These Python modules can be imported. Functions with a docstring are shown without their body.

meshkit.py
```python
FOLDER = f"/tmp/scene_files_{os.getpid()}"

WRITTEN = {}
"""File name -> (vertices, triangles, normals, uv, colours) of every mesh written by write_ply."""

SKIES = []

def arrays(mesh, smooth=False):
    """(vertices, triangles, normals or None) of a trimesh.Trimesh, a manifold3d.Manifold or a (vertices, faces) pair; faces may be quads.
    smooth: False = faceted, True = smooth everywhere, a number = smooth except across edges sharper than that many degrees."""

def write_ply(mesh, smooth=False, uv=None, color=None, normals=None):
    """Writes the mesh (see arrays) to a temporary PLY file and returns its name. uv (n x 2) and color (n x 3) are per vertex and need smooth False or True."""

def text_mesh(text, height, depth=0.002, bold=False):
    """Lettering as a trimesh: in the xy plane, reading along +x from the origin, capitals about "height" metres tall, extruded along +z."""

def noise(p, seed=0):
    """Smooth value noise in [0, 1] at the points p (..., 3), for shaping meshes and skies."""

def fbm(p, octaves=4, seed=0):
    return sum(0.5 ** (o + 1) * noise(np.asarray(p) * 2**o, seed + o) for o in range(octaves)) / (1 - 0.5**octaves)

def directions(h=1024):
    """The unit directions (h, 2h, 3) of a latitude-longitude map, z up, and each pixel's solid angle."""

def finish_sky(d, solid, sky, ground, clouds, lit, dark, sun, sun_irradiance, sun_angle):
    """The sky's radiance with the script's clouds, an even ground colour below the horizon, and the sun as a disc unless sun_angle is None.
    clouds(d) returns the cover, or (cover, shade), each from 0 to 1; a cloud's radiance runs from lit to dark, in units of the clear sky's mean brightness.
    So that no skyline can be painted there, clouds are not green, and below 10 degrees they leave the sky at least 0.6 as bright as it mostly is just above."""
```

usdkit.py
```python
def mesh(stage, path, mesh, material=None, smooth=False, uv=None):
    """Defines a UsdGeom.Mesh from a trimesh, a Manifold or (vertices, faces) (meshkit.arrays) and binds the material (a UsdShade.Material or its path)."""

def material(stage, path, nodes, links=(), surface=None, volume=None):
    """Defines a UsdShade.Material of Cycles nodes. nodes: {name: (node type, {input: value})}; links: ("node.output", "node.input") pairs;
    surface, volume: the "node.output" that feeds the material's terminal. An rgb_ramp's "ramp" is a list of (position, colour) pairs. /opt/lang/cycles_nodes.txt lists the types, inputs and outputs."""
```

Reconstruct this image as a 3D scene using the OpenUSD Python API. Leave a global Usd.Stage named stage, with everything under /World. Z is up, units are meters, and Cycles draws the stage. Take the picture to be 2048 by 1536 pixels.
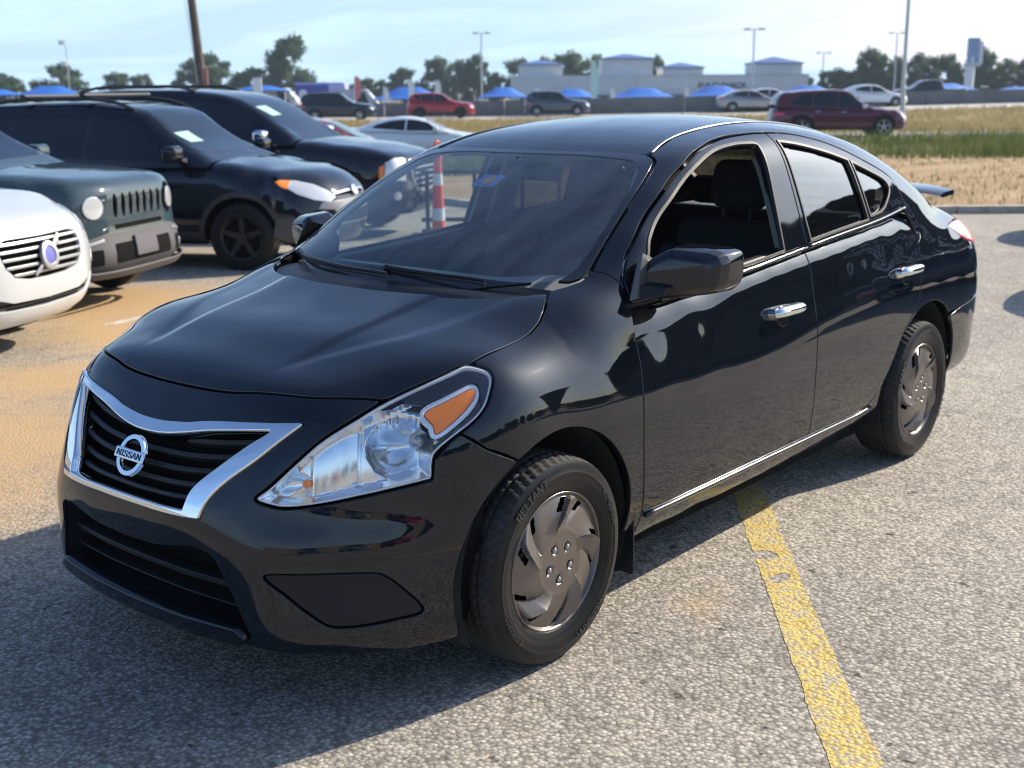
import math, random
import numpy as np, trimesh, usdkit, meshkit
from pxr import Usd, UsdGeom, UsdLux, UsdShade, Gf, Sdf, Vt

random.seed(7)
rng = np.random.default_rng(7)
stage = Usd.Stage.CreateInMemory()
UsdGeom.SetStageUpAxis(stage, UsdGeom.Tokens.z)
UsdGeom.SetStageMetersPerUnit(stage, 1.0)
stage.SetDefaultPrim(UsdGeom.Xform.Define(stage, '/World').GetPrim())
UsdGeom.Scope.Define(stage, '/World/Looks')

# ---------------------------------------------------------------- camera
EYE = np.array([2.585, 2.825, 1.607])
YAW, PITCH, ROLL = math.radians(-140.18), math.radians(-13.535), math.radians(-.374)
fwd = np.array([math.cos(PITCH) * math.cos(YAW), math.cos(PITCH) * math.sin(YAW), math.sin(PITCH)])
rgt = np.cross(fwd, [0, 0, 1]); rgt /= np.linalg.norm(rgt)
upv = np.cross(rgt, fwd)
rgt, upv = math.cos(ROLL) * rgt + math.sin(ROLL) * upv, -math.sin(ROLL) * rgt + math.cos(ROLL) * upv
cam = UsdGeom.Camera.Define(stage, '/World/camera')
cam.AddTransformOp().Set(Gf.Matrix4d(*rgt, 0, *upv, 0, *(-fwd), 0, *EYE, 1))
cam.CreateHorizontalApertureAttr(36.0)
cam.CreateVerticalApertureAttr(27.0)
cam.CreateFocalLengthAttr(43.25)
cam.CreateClippingRangeAttr(Gf.Vec2f(.05, 4000))
cam.CreateFStopAttr(4.5)
cam.CreateFocusDistanceAttr(3.3)
cam.CreateExposureAttr(0.72)

# ---------------------------------------------------------------- sky and sun
SUN = np.array([-1.65, .52, 1.0]); SUN /= np.linalg.norm(SUN)
ELEV, ROT = math.asin(SUN[2]), math.atan2(SUN[0], SUN[1])
dome = UsdLux.DomeLight.Define(stage, '/World/sky')
sky_mat = usdkit.material(stage, '/World/Looks/sky', {
    'sky': ('sky_texture', {'sky_type': 'single_scattering', 'sun_disc': False, 'sun_elevation': ELEV, 'sun_rotation': ROT, 'altitude': 150., 'air_density': 1.0, 'aerosol_density': 2.2, 'ozone_density': 2.}),
    'co': ('texture_coordinate', {}), 'sep': ('separate_xyz', {}),
    'zz': ('math', {'math_type': 'maximum', 'value2': 0.}), 'za': ('math', {'math_type': 'add', 'value2': .09}),
    'iz': ('math', {'math_type': 'divide', 'value1': 1.0}),
    'flat': ('vector_math', {'math_type': 'scale'}),
    'map': ('mapping', {'mapping_type': 'point', 'scale': (.5, .26, 0.), 'rotation': (0, 0, 2.1), 'location': (.3, .1, 0)}),
    'n1': ('noise_texture', {'scale': 1.25, 'detail': 8., 'roughness': .56, 'distortion': .9}),
    'r1': ('rgb_ramp', {'ramp': [(0, (0, 0, 0)), (.44, (0, 0, 0)), (.62, (.55, .55, .55)), (.8, (1, 1, 1))]}),
    'mist': ('map_range', {'from_min': 0., 'from_max': .24, 'to_min': 1., 'to_max': 0., 'clamp': True}),
    'amt': ('math', {'math_type': 'multiply', 'value2': .55}),
    'lift': ('mix', {'mix_type': 'multiply', 'fac': 1., 'color2': (1.25, 1.2, 1.15)}), 'glow': ('mix', {'mix_type': 'add', 'fac': 1., 'color2': (1.6, 1.9, 2.1)}),
    'mix': ('mix', {'mix_type': 'mix'}),
    'pale': ('mix', {'mix_type': 'lighten', 'color2': (3.9, 5.5, 7.0)}),
    'tint': ('mix', {'mix_type': 'multiply', 'fac': 1., 'color2': (.84, .99, 1.2)}),
    'bg': ('background_shader', {'strength': .1}),
}, [('co.generated', 'sep.vector'), ('sep.z', 'zz.value1'), ('zz.value', 'za.value1'), ('za.value', 'iz.value2'), ('co.generated', 'flat.vector1'), ('iz.value', 'flat.scale'),
    ('flat.vector', 'map.vector'), ('map.vector', 'n1.vector'), ('n1.fac', 'r1.fac'), ('r1.color', 'amt.value1'), ('zz.value', 'mist.value'),
    ('sky.color', 'tint.color1'), ('tint.color', 'pale.color1'), ('mist.result', 'pale.fac'), ('pale.color', 'mix.color1'), ('amt.value', 'mix.fac'), ('pale.color', 'lift.color1'), ('lift.color', 'glow.color1'), ('glow.color', 'mix.color2'), ('mix.color', 'bg.color')], surface='bg.background')
UsdShade.MaterialBindingAPI.Apply(dome.GetPrim()).Bind(sky_mat)
sun = UsdLux.DistantLight.Define(stage, '/World/sun')
sun.CreateNormalizeAttr(True)
sun.CreateIntensityAttr(1.25)
sun.CreateAngleAttr(.5)
sun.CreateColorAttr(Gf.Vec3f(1.0, .9, .76))
zax = SUN
xax = np.cross([0, 0, 1], zax); xax /= np.linalg.norm(xax)
yax = np.cross(zax, xax)
sun.AddTransformOp().Set(Gf.Matrix4d(*xax, 0, *yax, 0, *zax, 0, *(SUN * 100), 1))

# ---------------------------------------------------------------- prims
USED = {}


def numbered(parent, name):
    k = USED.get((parent, name), -1) + 1
    USED[(parent, name)] = k
    return f'{parent}/{name}' + (f'_{k:03d}' if k else '')


def say(prim, label=None, category=None, group=None, kind=None):
    for k, v in (('label', label), ('category', category), ('group', group), ('kind', kind)):
        if v: prim.SetCustomDataByKey(k, v)


def xform(name, label=None, category=None, group=None, kind=None, loc=(0, 0, 0), rz=0., scale=None, parent='/World'):
    x = UsdGeom.Xform.Define(stage, numbered(parent, name))
    x.AddTranslateOp().Set(Gf.Vec3d(*map(float, loc)))
    if rz: x.AddRotateZOp().Set(math.degrees(rz))
    if scale: x.AddScaleOp().Set(Gf.Vec3f(*scale))
    say(x.GetPrim(), label, category, group, kind)
    return x.GetPrim()


def path_of(p): return p if isinstance(p, str) else (str(p.GetPath()) if hasattr(p, 'GetPath') else str(p.GetPrim().GetPath()))


def obj(name, m, mat, parent='/World', smooth=35, **tags):
    """One Mesh prim. m: trimesh, Manifold, (v, f) or (v, f, normals)."""
    p = numbered(path_of(parent), name)
    if isinstance(m, tuple) and len(m) == 3:
        v, f, n = m
        g = UsdGeom.Mesh.Define(stage, p)
        g.CreatePointsAttr(Vt.Vec3fArray.FromNumpy(np.ascontiguousarray(v, np.float32)))
        g.CreateFaceVertexCountsAttr(Vt.IntArray.FromNumpy(np.full(len(f), 3, np.int32)))
        g.CreateFaceVertexIndicesAttr(Vt.IntArray.FromNumpy(np.ascontiguousarray(f, np.int32).ravel()))
        g.CreateSubdivisionSchemeAttr('none')
        g.CreateNormalsAttr(Vt.Vec3fArray.FromNumpy(np.ascontiguousarray(n, np.float32)))
        g.SetNormalsInterpolation('vertex')
        UsdShade.MaterialBindingAPI.Apply(g.GetPrim()).Bind(mat)
    else:
        g = usdkit.mesh(stage, p, m, mat, smooth)
    say(g.GetPrim(), **tags)
    return g.GetPrim()


def place(prim, loc=(0, 0, 0), rz=0.):
    x = UsdGeom.Xformable(prim)
    x.AddTranslateOp().Set(Gf.Vec3d(*map(float, loc)))
    if rz: x.AddRotateZOp().Set(math.degrees(rz))
    return prim


def copy_of(src, label, loc, rz=0., group=None, scale=None):
    """A copy of a thing with its parts, under the next number."""
    was = src.GetCustomData()
    r = xform(src.GetName().rsplit('_0', 1)[0] if src.GetName()[-3:].isdigit() else src.GetName(), label, was['category'], group or was.get('group'), None, loc, rz, scale)
    r.GetReferences().AddInternalReference(src.GetPath())
    r.SetInstanceable(True)
    return r


def bx(x0, x1, y0, y1, z0, z1):
    return trimesh.creation.box(bounds=[(x0, y0, z0), (x1, y1, z1)])


def rbox(x0, x1, y0, y1, z0, z1, r=.02):
    import manifold3d as m3
    r = min(r, (x1 - x0) * .49, (y1 - y0) * .49, (z1 - z0) * .49)
    s = trimesh.creation.icosphere(subdivisions=1, radius=r).vertices
    P = np.vstack([s + np.array([x, y, z]) for x in (x0 + r, x1 - r) for y in (y0 + r, y1 - r) for z in (z0 + r, z1 - r)])
    return trimesh.convex.convex_hull(P)


def hull(P): return trimesh.convex.convex_hull(np.asarray(P, float))


def join(*ms): return trimesh.util.concatenate([m for m in ms])


def tube(pts, r, n=8, closed=False, caps=True):
    """A round bar along the points; r one radius or one for each point."""
    P = np.asarray(pts, float)
    R = np.broadcast_to(np.asarray(r, float), (len(P),))
    T = np.gradient(P, axis=0) if not closed else np.roll(P, -1, 0) - np.roll(P, 1, 0)
    T /= np.maximum(np.linalg.norm(T, axis=1, keepdims=True), 1e-12)
    u = np.cross(T[0], [0, 0, 1.]) if abs(T[0, 2]) < .9 else np.cross(T[0], [1., 0, 0])
    V = []
    for i in range(len(P)):
        u = u - T[i] * (u @ T[i]); u /= np.linalg.norm(u)
        w = np.cross(T[i], u)
        a = 2 * np.pi * np.arange(n) / n
        V.append(P[i] + R[i] * (np.cos(a)[:, None] * u + np.sin(a)[:, None] * w))
    m = len(P)
    V = np.vstack(V)
    F = []
    for i in range(m if closed else m - 1):
        j = (i + 1) % m
        for k in range(n):
            k2 = (k + 1) % n
            F += [(i * n + k, i * n + k2, j * n + k2), (i * n + k, j * n + k2, j * n + k)]
    if caps and not closed:
        V = np.vstack([V, P[0], P[-1]])
        for k in range(n):
            F += [(m * n, (k + 1) % n, k), (m * n + 1, (m - 1) * n + k, (m - 1) * n + (k + 1) % n)]
    return trimesh.Trimesh(V, F, process=False)


def lathe(prof, n=48, axis='z'):
    """Revolve (radius, height) points."""
    prof = np.asarray(prof, float)
    a = 2 * np.pi * np.arange(n) / n
    V = np.stack([np.outer(np.cos(a), prof[:, 0]), np.outer(np.sin(a), prof[:, 0]), np.tile(prof[:, 1], (n, 1))], 2).reshape(-1, 3)
    m = len(prof); F = []
    for i in range(n):
        j = (i + 1) % n
        for k in range(m - 1):
            F += [(i * m + k, j * m + k, j * m + k + 1), (i * m + k, j * m + k + 1, i * m + k + 1)]
    if axis == 'y': V = np.c_[V[:, 0], V[:, 2], -V[:, 1]]
    if axis == 'x': V = np.c_[V[:, 2], V[:, 1], -V[:, 0]]
    t = trimesh.Trimesh(V, F, process=False)
    t.update_faces(t.nondegenerate_faces())
    return t


def rot(m, ang, axis, point=(0, 0, 0)):
    m = m.copy(); m.apply_transform(trimesh.transformations.rotation_matrix(ang, axis, point)); return m


def mov(m, d):
    m = m.copy(); m.apply_translation(d); return m


def scl(m, s):
    m = m.copy(); m.apply_scale(s); return m


# ---------------------------------------------------------------- materials
def mat(name, nodes, links, surface=None, volume=None):
    return usdkit.material(stage, f'/World/Looks/{name}', nodes, links, surface=surface, volume=volume)


def plain(name, color, rough=.5, metal=0., coat=0., spec=.5, bump=0., bscale=200., vary=0., vscale=8., **kw):
    nodes = {'p': ('principled_bsdf', {'base_color': color, 'roughness': rough, 'metallic': metal, 'coat_weight': coat, 'specular_ior_level': spec, 'coat_roughness': .02, **kw})}
    links = []
    if bump or vary: nodes['g'] = ('texture_coordinate', {})
    if bump:
        nodes['n'] = ('noise_texture', {'scale': bscale, 'detail': 3.})
        nodes['b'] = ('bump', {'strength': bump, 'distance': .002})
        links += [('g.object', 'n.vector'), ('n.fac', 'b.height'), ('b.normal', 'p.normal')]
    if vary:
        c = np.array(color)
        nodes['v'] = ('noise_texture', {'scale': vscale, 'detail': 5., 'roughness': .6})
        nodes['r'] = ('rgb_ramp', {'ramp': [(.3, tuple(c * (1 - vary))), (.7, tuple(np.minimum(c * (1 + vary), 1)))]})
        links += [('g.object', 'v.vector'), ('v.fac', 'r.fac'), ('r.color', 'p.base_color')]
    return mat(name, nodes, links, 'p.BSDF')


def paint(name, color, flake=.25, rough=.35, metal=.0):
    """Car paint under clear coat, not perfectly flat."""
    return mat(name, {
        'g': ('texture_coordinate', {}), 'n': ('noise_texture', {'scale': 5.5, 'detail': 1.5, 'roughness': .45}), 'b': ('bump', {'strength': .35, 'distance': .0006}),
        'd': ('noise_texture', {'scale': 9., 'detail': 6., 'roughness': .65}), 'rr': ('map_range', {'from_min': .35, 'from_max': .75, 'to_min': .012, 'to_max': .05, 'clamp': True}),
        'p': ('principled_bsdf', {'base_color': color, 'roughness': rough, 'metallic': metal, 'coat_weight': 1., 'coat_roughness': .015, 'coat_ior': 1.56, 'specular_ior_level': .0}),
    }, [('g.object', 'n.vector'), ('n.fac', 'b.height'), ('b.normal', 'p.coat_normal'), ('b.normal', 'p.normal'), ('g.object', 'd.vector'), ('d.fac', 'rr.value'), ('rr.result', 'p.coat_roughness')], 'p.BSDF')


def pane(name, tint, gloss=1.0, rough=.0, f0=.085):
    """Window glass that lets the sun through."""
    return mat(name, {'l': ('layer_weight', {'blend': .5}), 'q': ('math', {'math_type': 'power', 'value2': 5.}), 'f': ('math', {'math_type': 'multiply_add', 'value2': (1 - f0) * min(gloss, 1.), 'value3': f0 * gloss, 'use_clamp': True}), 't': ('transparent_bsdf', {'color': tint}), 's': ('glossy_bsdf', {'color': (1, 1, 1), 'roughness': rough}), 'x': ('mix_closure', {})},
               [('l.facing', 'q.value1'), ('q.value', 'f.value1'), ('f.value', 'x.fac'), ('t.BSDF', 'x.closure1'), ('s.BSDF', 'x.closure2')], 'x.closure')


MAT = {}
HAZE = .00035
# ---------------------------------------------------------------- surfaces
from scipy.ndimage import spline_filter, map_coordinates
from scipy.interpolate import CubicSpline
from scipy.spatial import Delaunay
from scipy.spatial.distance import cdist
from shapely.geometry import Polygon, MultiPolygon, LineString, Point, box as sbox
from shapely import affinity, prepare, contains_xy
from shapely.ops import unary_union


def resample(P, n):
    P = np.asarray(P, float)
    s = np.r_[0, np.cumsum(np.linalg.norm(np.diff(P, axis=0), axis=1))]
    t = np.linspace(0, s[-1], n)
    return np.stack([np.interp(t, s, P[:, k]) for k in range(P.shape[1])], 1)


def smooth_line(P, n=60, closed=False):
    """Catmull-Rom through the points."""
    P = np.asarray(P, float)
    m = len(P)
    Q = np.vstack([P[-1:], P, P[:2]]) if closed else np.vstack([2 * P[:1] - P[1:2], P, 2 * P[-1:] - P[-2:-1]])
    segs = m if closed else m - 1
    k = max(2, n // segs)
    out = []
    for i in range(segs):
        a, b, c, d = Q[i:i + 4]
        t = np.linspace(0, 1, k, endpoint=False)[:, None]
        out.append(.5 * (2 * b + (c - a) * t + (2 * a - 5 * b + 4 * c - d) * t * t + (3 * b - a - 3 * c + d) * t ** 3))
    out = np.vstack(out)
    return out if closed else np.vstack([out, P[-1:]])


def patch_normals(G, inside):
    """Normals of a grid of points, pointing away from the point inside."""
    du = np.gradient(G, axis=0)
    dv = np.gradient(G, axis=1)
    n = np.cross(du, dv)
    n /= np.maximum(np.linalg.norm(n, axis=2, keepdims=True), 1e-9)
    flip = np.sum(n * (G - inside(G)), axis=2, keepdims=True) < 0
    return np.where(flip, -n, n)


class Field:
    """A smooth closed skin through scattered points of the left half of a body, mirrored about y = 0."""

    def __init__(self, P, N, h=.03, delta=.03, lam=2e-4, pad=.1):
        P, N = np.asarray(P, float), np.asarray(N, float)
        far = P[::4] + .28 * N[::4]
        far = far[cdist(far, P).min(1) > .2]
        n0, n1 = len(P), len(P[::2])
        C = np.vstack([P, P[::2] + delta * N[::2], P[1::2] - delta * N[1::2], far])
        f = np.r_[np.zeros(n0), np.full(n1, delta), np.full(n0 - n1, -delta), np.full(len(far), .25)]
        M = C * [1, -1, 1]
        K = cdist(C, C) ** 3 + cdist(C, M) ** 3
        K[np.arange(len(C)), np.arange(len(C))] += lam * np.r_[np.ones(n0), np.full(len(C) - n0, 40.)]
        L = np.c_[np.ones(len(C)), C[:, 0], C[:, 2]]
        A = np.block([[K, L], [L.T, np.zeros((3, 3))]])
        w = np.linalg.solve(A, np.r_[f, 0, 0, 0])
        self.lo = np.array([P[:, 0].min() - pad, -.12, P[:, 2].min() - pad])
        hi = P.max(0) + pad
        self.h = h
        n = np.ceil((hi - self.lo) / h).astype(int) + 1
        ax = [self.lo[k] + h * np.arange(n[k]) for k in range(3)]
        V = np.empty(n)
        CC = np.vstack([C, M])
        W2 = np.r_[w[:len(C)], w[:len(C)]]
        Y, Z = np.meshgrid(ax[1], ax[2], indexing='ij')
        YZ2 = (Y.ravel()[:, None] - CC[None, :, 1]) ** 2 + (Z.ravel()[:, None] - CC[None, :, 2]) ** 2
        for i, x in enumerate(ax[0]):
            r2 = YZ2 + (x - CC[:, 0])[None] ** 2
            V[i] = ((r2 * np.sqrt(r2)) @ W2 + w[-3] + w[-2] * x).reshape(n[1], n[2]) + w[-1] * ax[2][None, :]
        self.V = V
        self.S = spline_filter(V, order=3)
        self.top = hi

    def value(self, X, order=3):
        X = np.atleast_2d(X)
        q = np.stack([X[:, 0], np.abs(X[:, 1]), X[:, 2]], 1)
        q = ((q - self.lo) / self.h).T
        return map_coordinates(self.S if order == 3 else self.V, q, order=order, mode='nearest', prefilter=False)

    def normal(self, X, e=.004):
        g = np.stack([self.value(X + e * d) - self.value(X - e * d) for d in np.eye(3)], 1)
        return g / np.maximum(np.linalg.norm(g, axis=1, keepdims=True), 1e-12)

    def cast(self, O, D, length, step=.02):
        """The first point from outside along each ray."""
        n = int(length / step) + 1
        t = np.arange(n) * step
        O, D = np.atleast_2d(O), np.atleast_2d(D)
        a = np.full(len(O), np.nan)
        for s in range(0, len(O), 20000):
            o, d = O[s:s + 20000], D[s:s + 20000]
            X = o[:, None] + d[:, None] * t[None, :, None]
            v = self.value(X.reshape(-1, 3), 1).reshape(len(o), n)
            bad = np.any((X * [1, 0, 1] < self.lo - .05) | (np.abs(X) * [0, 1, 0] + X * [1, 0, 1] > self.top + .05), axis=2)
            v = np.where(bad, 1., v)
            neg = v < 0
            i = np.argmax(neg, axis=1)
            # no hit: nearest approach
            miss = ~neg.any(1)
            i = np.where(miss, np.argmin(v, axis=1), i)
            t0, t1 = np.maximum(t[np.maximum(i - 1, 0)] - .004, 0), t[i] + .004
            for _ in range(14):
                m = .5 * (t0 + t1)
                inside = self.value(o + d * m[:, None]) < 0
                t1 = np.where(inside, m, t1)
                t0 = np.where(inside, t0, m)
            a[s:s + 20000] = np.where(miss, t[i], .5 * (t0 + t1))
        return O + D * a[:, None]


class Side:
    """(x, z) seen from +y."""
    def __init__(self, far=1.25): self.far = far
    def rays(self, Q): return np.c_[Q[:, 0], np.full(len(Q), self.far), Q[:, 1]], np.tile([0, -1., 0], (len(Q), 1)), self.far
    def flat(self, X): return np.c_[X[:, 0], X[:, 2]]


class Top:
    """(x, y) seen from above."""
    def __init__(self, far=2.1): self.far = far
    def rays(self, Q): return np.c_[Q, np.full(len(Q), self.far)], np.tile([0, 0, -1.], (len(Q), 1)), self.far - .15
    def flat(self, X): return X[:, :2].copy()


class Slant:
    """(x, w) seen from the upper left, w = (y - z) / sqrt 2."""
    def rays(self, Q):
        k = 2 ** -.5
        o = np.c_[Q[:, 0], Q[:, 1] * k, -Q[:, 1] * k] + np.array([0, k, k]) * 2.2
        return o, np.tile([0, -k, -k], (len(Q), 1)), 2.2
    def flat(self, X): return np.c_[X[:, 0], (X[:, 1] - X[:, 2]) * 2 ** -.5]


class Round:
    """(arc, z) round a vertical axis at x0, seen from the front (sign 1) or rear (-1); arc = angle times r0, left positive."""
    def __init__(self, x0, sign=1, r0=1.0, far=1.5): self.x0, self.sign, self.r0, self.far = x0, sign, r0, far
    def rays(self, Q):
        a = Q[:, 0] / self.r0
        out = np.c_[self.sign * np.cos(a), np.sin(a), 0 * a]
        return np.c_[self.x0 + 0 * a, 0 * a, Q[:, 1]] + out * self.far, -out, self.far - .05
    def flat(self, X): return np.c_[np.arctan2(X[:, 1], self.sign * (X[:, 0] - self.x0)) * self.r0, X[:, 2]]


def polys(p):
    if p.is_empty: return []
    return [q for q in (p.geoms if hasattr(p, 'geoms') else [p]) if isinstance(q, Polygon) and q.area > 1e-6]


def loop_points(ring, s):
    P = np.asarray(ring.coords)[:-1]
    out = []
    for a, b in zip(P, np.roll(P, -1, 0)):
        k = max(1, int(np.ceil(np.linalg.norm(b - a) / s)))
        out.append(a + (b - a) * (np.arange(k) / k)[:, None])
    return np.vstack(out)


def fill(poly, h):
    """Triangles of a polygon: (points, triangles, boundary loops as index arrays)."""
    B, loops, n = [], [], 0
    for ring in [poly.exterior, *poly.interiors]:
        L = loop_points(ring, h * .6)
        loops.append(np.arange(n, n + len(L)))
        B.append(L)
        n += len(L)
    x0, y0, x1, y1 = poly.bounds
    X, Y = np.meshgrid(np.arange(x0 + h * .37, x1, h), np.arange(y0 + h * .41, y1, h))
    X = X + (np.arange(X.shape[0]) % 2)[:, None] * h * .5
    core = poly.buffer(-h * .5)
    Q = np.c_[X.ravel(), Y.ravel()]
    if not core.is_empty and len(Q):
        prepare(core)
        Q = Q[contains_xy(core, Q[:, 0], Q[:, 1])]
    else:
        Q = Q[:0]
    P = np.vstack(B + [Q])
    T = Delaunay(P).simplices
    a, b, c = P[T[:, 0]], P[T[:, 1]], P[T[:, 2]]
    area = (b - a)[:, 0] * (c - a)[:, 1] - (b - a)[:, 1] * (c - a)[:, 0]
    T = np.where(area[:, None] < 0, T[:, ::-1], T)
    mid = (a + b + c) / 3
    prepare(poly)
    T = T[contains_xy(poly, mid[:, 0], mid[:, 1]) & (np.abs(area) > 1e-10)]
    return P, T, loops


def panel(field, view, poly, h=.02, gap=.0017, rim=.014, lift=0., bend=.0025, shape=None):
    """A sheet of the field's skin inside the polygon, its edges rolled inwards. Returns (vertices, triangles, normals)."""
    V, F, N, n = [], [], [], 0
    for p in polys(poly.buffer(-gap - bend) if gap + bend > 0 else poly):
        P, T, loops = fill(p, h)
        X = field.cast(*view.rays(P))
        nn = field.normal(X)
        # the winding of the flat triangles against the skin's outward side
        fn = np.cross(X[T[:, 1]] - X[T[:, 0]], X[T[:, 2]] - X[T[:, 0]])
        if np.sum(np.sum(fn * nn[T[:, 0]], 1)) < 0: T = T[:, ::-1]
        if shape is not None:
            h0, e = shape(X[:, 0], X[:, 1]), .003
            gx, gy = (shape(X[:, 0] + e, X[:, 1]) - h0) / e, (shape(X[:, 0], X[:, 1] + e) - h0) / e
            X = X + nn * h0[:, None]
            nn = nn - np.c_[gx, gy, 0 * gx]
            nn /= np.linalg.norm(nn, axis=1, keepdims=True)
        X = X + nn * lift
        V.append(X); N.append(nn); F.append(T + n); n += len(X)
        if rim > 0:
            for L in loops:
                A, nA = X[L], nn[L]
                d = np.roll(A, -1, 0) - np.roll(A, 1, 0)
                side = np.cross(d, nA); side /= np.maximum(np.linalg.norm(side, axis=1, keepdims=True), 1e-9)
                Q = P[L]; dq = np.roll(Q, -1, 0) - np.roll(Q, 1, 0)
                # outward: away from the triangles (exterior rings and holes wind oppositely)
                m = A + side * .002
                fm = view.flat(m - nA * lift)
                if np.mean(contains_xy(p, fm[:, 0], fm[:, 1])) > .5: side = -side
                rings = [(0, 0, nA), (.7 * bend, .3 * bend, nA + side), (bend, bend, .35 * nA + side), (bend, rim, side)]
                idx = []
                for o, dep, nr in rings:
                    V.append(A + side * o - nA * dep); N.append(nr / np.linalg.norm(nr, axis=1, keepdims=True))
                    idx.append(np.arange(n, n + len(L))); n += len(L)
                for i0, i1 in zip(idx[:-1], idx[1:]):
                    j0, j1 = np.roll(i0, -1), np.roll(i1, -1)
                    q = np.vstack([np.c_[i0, i1, j1], np.c_[i0, j1, j0]])
                    VV = np.vstack(V); NN = np.vstack(N)
                    fq = np.cross(VV[q[:, 1]] - VV[q[:, 0]], VV[q[:, 2]] - VV[q[:, 0]])
                    if np.sum(fq * NN[q[:, 1]]) < 0: q = q[:, ::-1]
                    F.append(q)
    if not V: return np.zeros((0, 3)), np.zeros((0, 3), int), np.zeros((0, 3))
    return np.vstack(V), np.vstack(F), np.vstack(N)


def mirror(m):
    v, f, n = m
    return v * [1, -1, 1], f[:, ::-1], n * [1, -1, 1]


def merge(*ms):
    V, F, N, k = [], [], [], 0
    for v, f, n in ms:
        V.append(v); F.append(f + k); N.append(n); k += len(v)
    return np.vstack(V), np.vstack(F), np.vstack(N)



def both(m): return merge(m, mirror(m))


def sections_points(S, n, inside, step=0):
    """S: {x: [(y, z), ...]} from the bottom outside to the top; n points on each."""
    xs = np.array(sorted(S))
    G = np.stack([np.c_[np.full(n, x), resample(S[x], n)] for x in xs])
    if step:
        X = np.unique(np.r_[xs, *[np.linspace(a, b, max(1, round((b - a) / step)) + 1) for a, b in zip(xs[:-1], xs[1:])]])
        G = CubicSpline(xs, G, axis=0)(X)
    return G, patch_normals(G, inside)


def grid_points(rows, n, inside):
    """rows: [(z, [(x, y), ...])]: plan outlines from the centre outwards."""
    G = np.stack([np.c_[resample(r, n), np.full(n, z)] for z, r in rows])
    return G, patch_normals(G, inside)


class Blend:
    """Two skins melted together."""
    def __init__(self, a, b, k=.03):
        self.a, self.b, self.k = a, b, k
        self.lo, self.top = np.minimum(a.lo, b.lo), np.maximum(a.top, b.top)
    def value(self, X, order=3):
        X = np.atleast_2d(X)
        out = []
        for f in (self.a, self.b):
            v = f.value(X, order)
            q = np.stack([X[:, 0], np.abs(X[:, 1]), X[:, 2]], 1)
            o = np.maximum(np.maximum(f.lo - q, q - f.top), 0)
            o[:, 1] = np.maximum(q[:, 1] - f.top[1], 0)
            out.append(v + np.linalg.norm(o, axis=1))
        a, b = out
        h = np.clip(.5 + .5 * (b - a) / self.k, 0, 1)
        return b * (1 - h) + a * h - self.k * h * (1 - h)
    normal = Field.normal
    cast = Field.cast


def carry(field, seen, pts, to):
    """A drawn line of one view moved into another."""
    return to.flat(field.cast(*seen.rays(np.asarray(pts, float))))


def deep(field, view, poly, liftfn, h=.012, smooth_n=True):
    """A sheet under the skin whose depth is liftfn(flat points)."""
    V, F, N, n = [], [], [], 0
    for p in polys(poly):
        P, T, loops = fill(p, h)
        X = field.cast(*view.rays(P))
        nn = field.normal(X)
        fn = np.cross(X[T[:, 1]] - X[T[:, 0]], X[T[:, 2]] - X[T[:, 0]])
        if np.sum(np.sum(fn * nn[T[:, 0]], 1)) < 0: T = T[:, ::-1]
        X = X + nn * liftfn(P)[:, None]
        m = meshkit.arrays((X, T), True)
        V.append(m[0]); F.append(m[1] + n); N.append(m[2]); n += len(m[0])
    return np.vstack(V), np.vstack(F), np.vstack(N)
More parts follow.
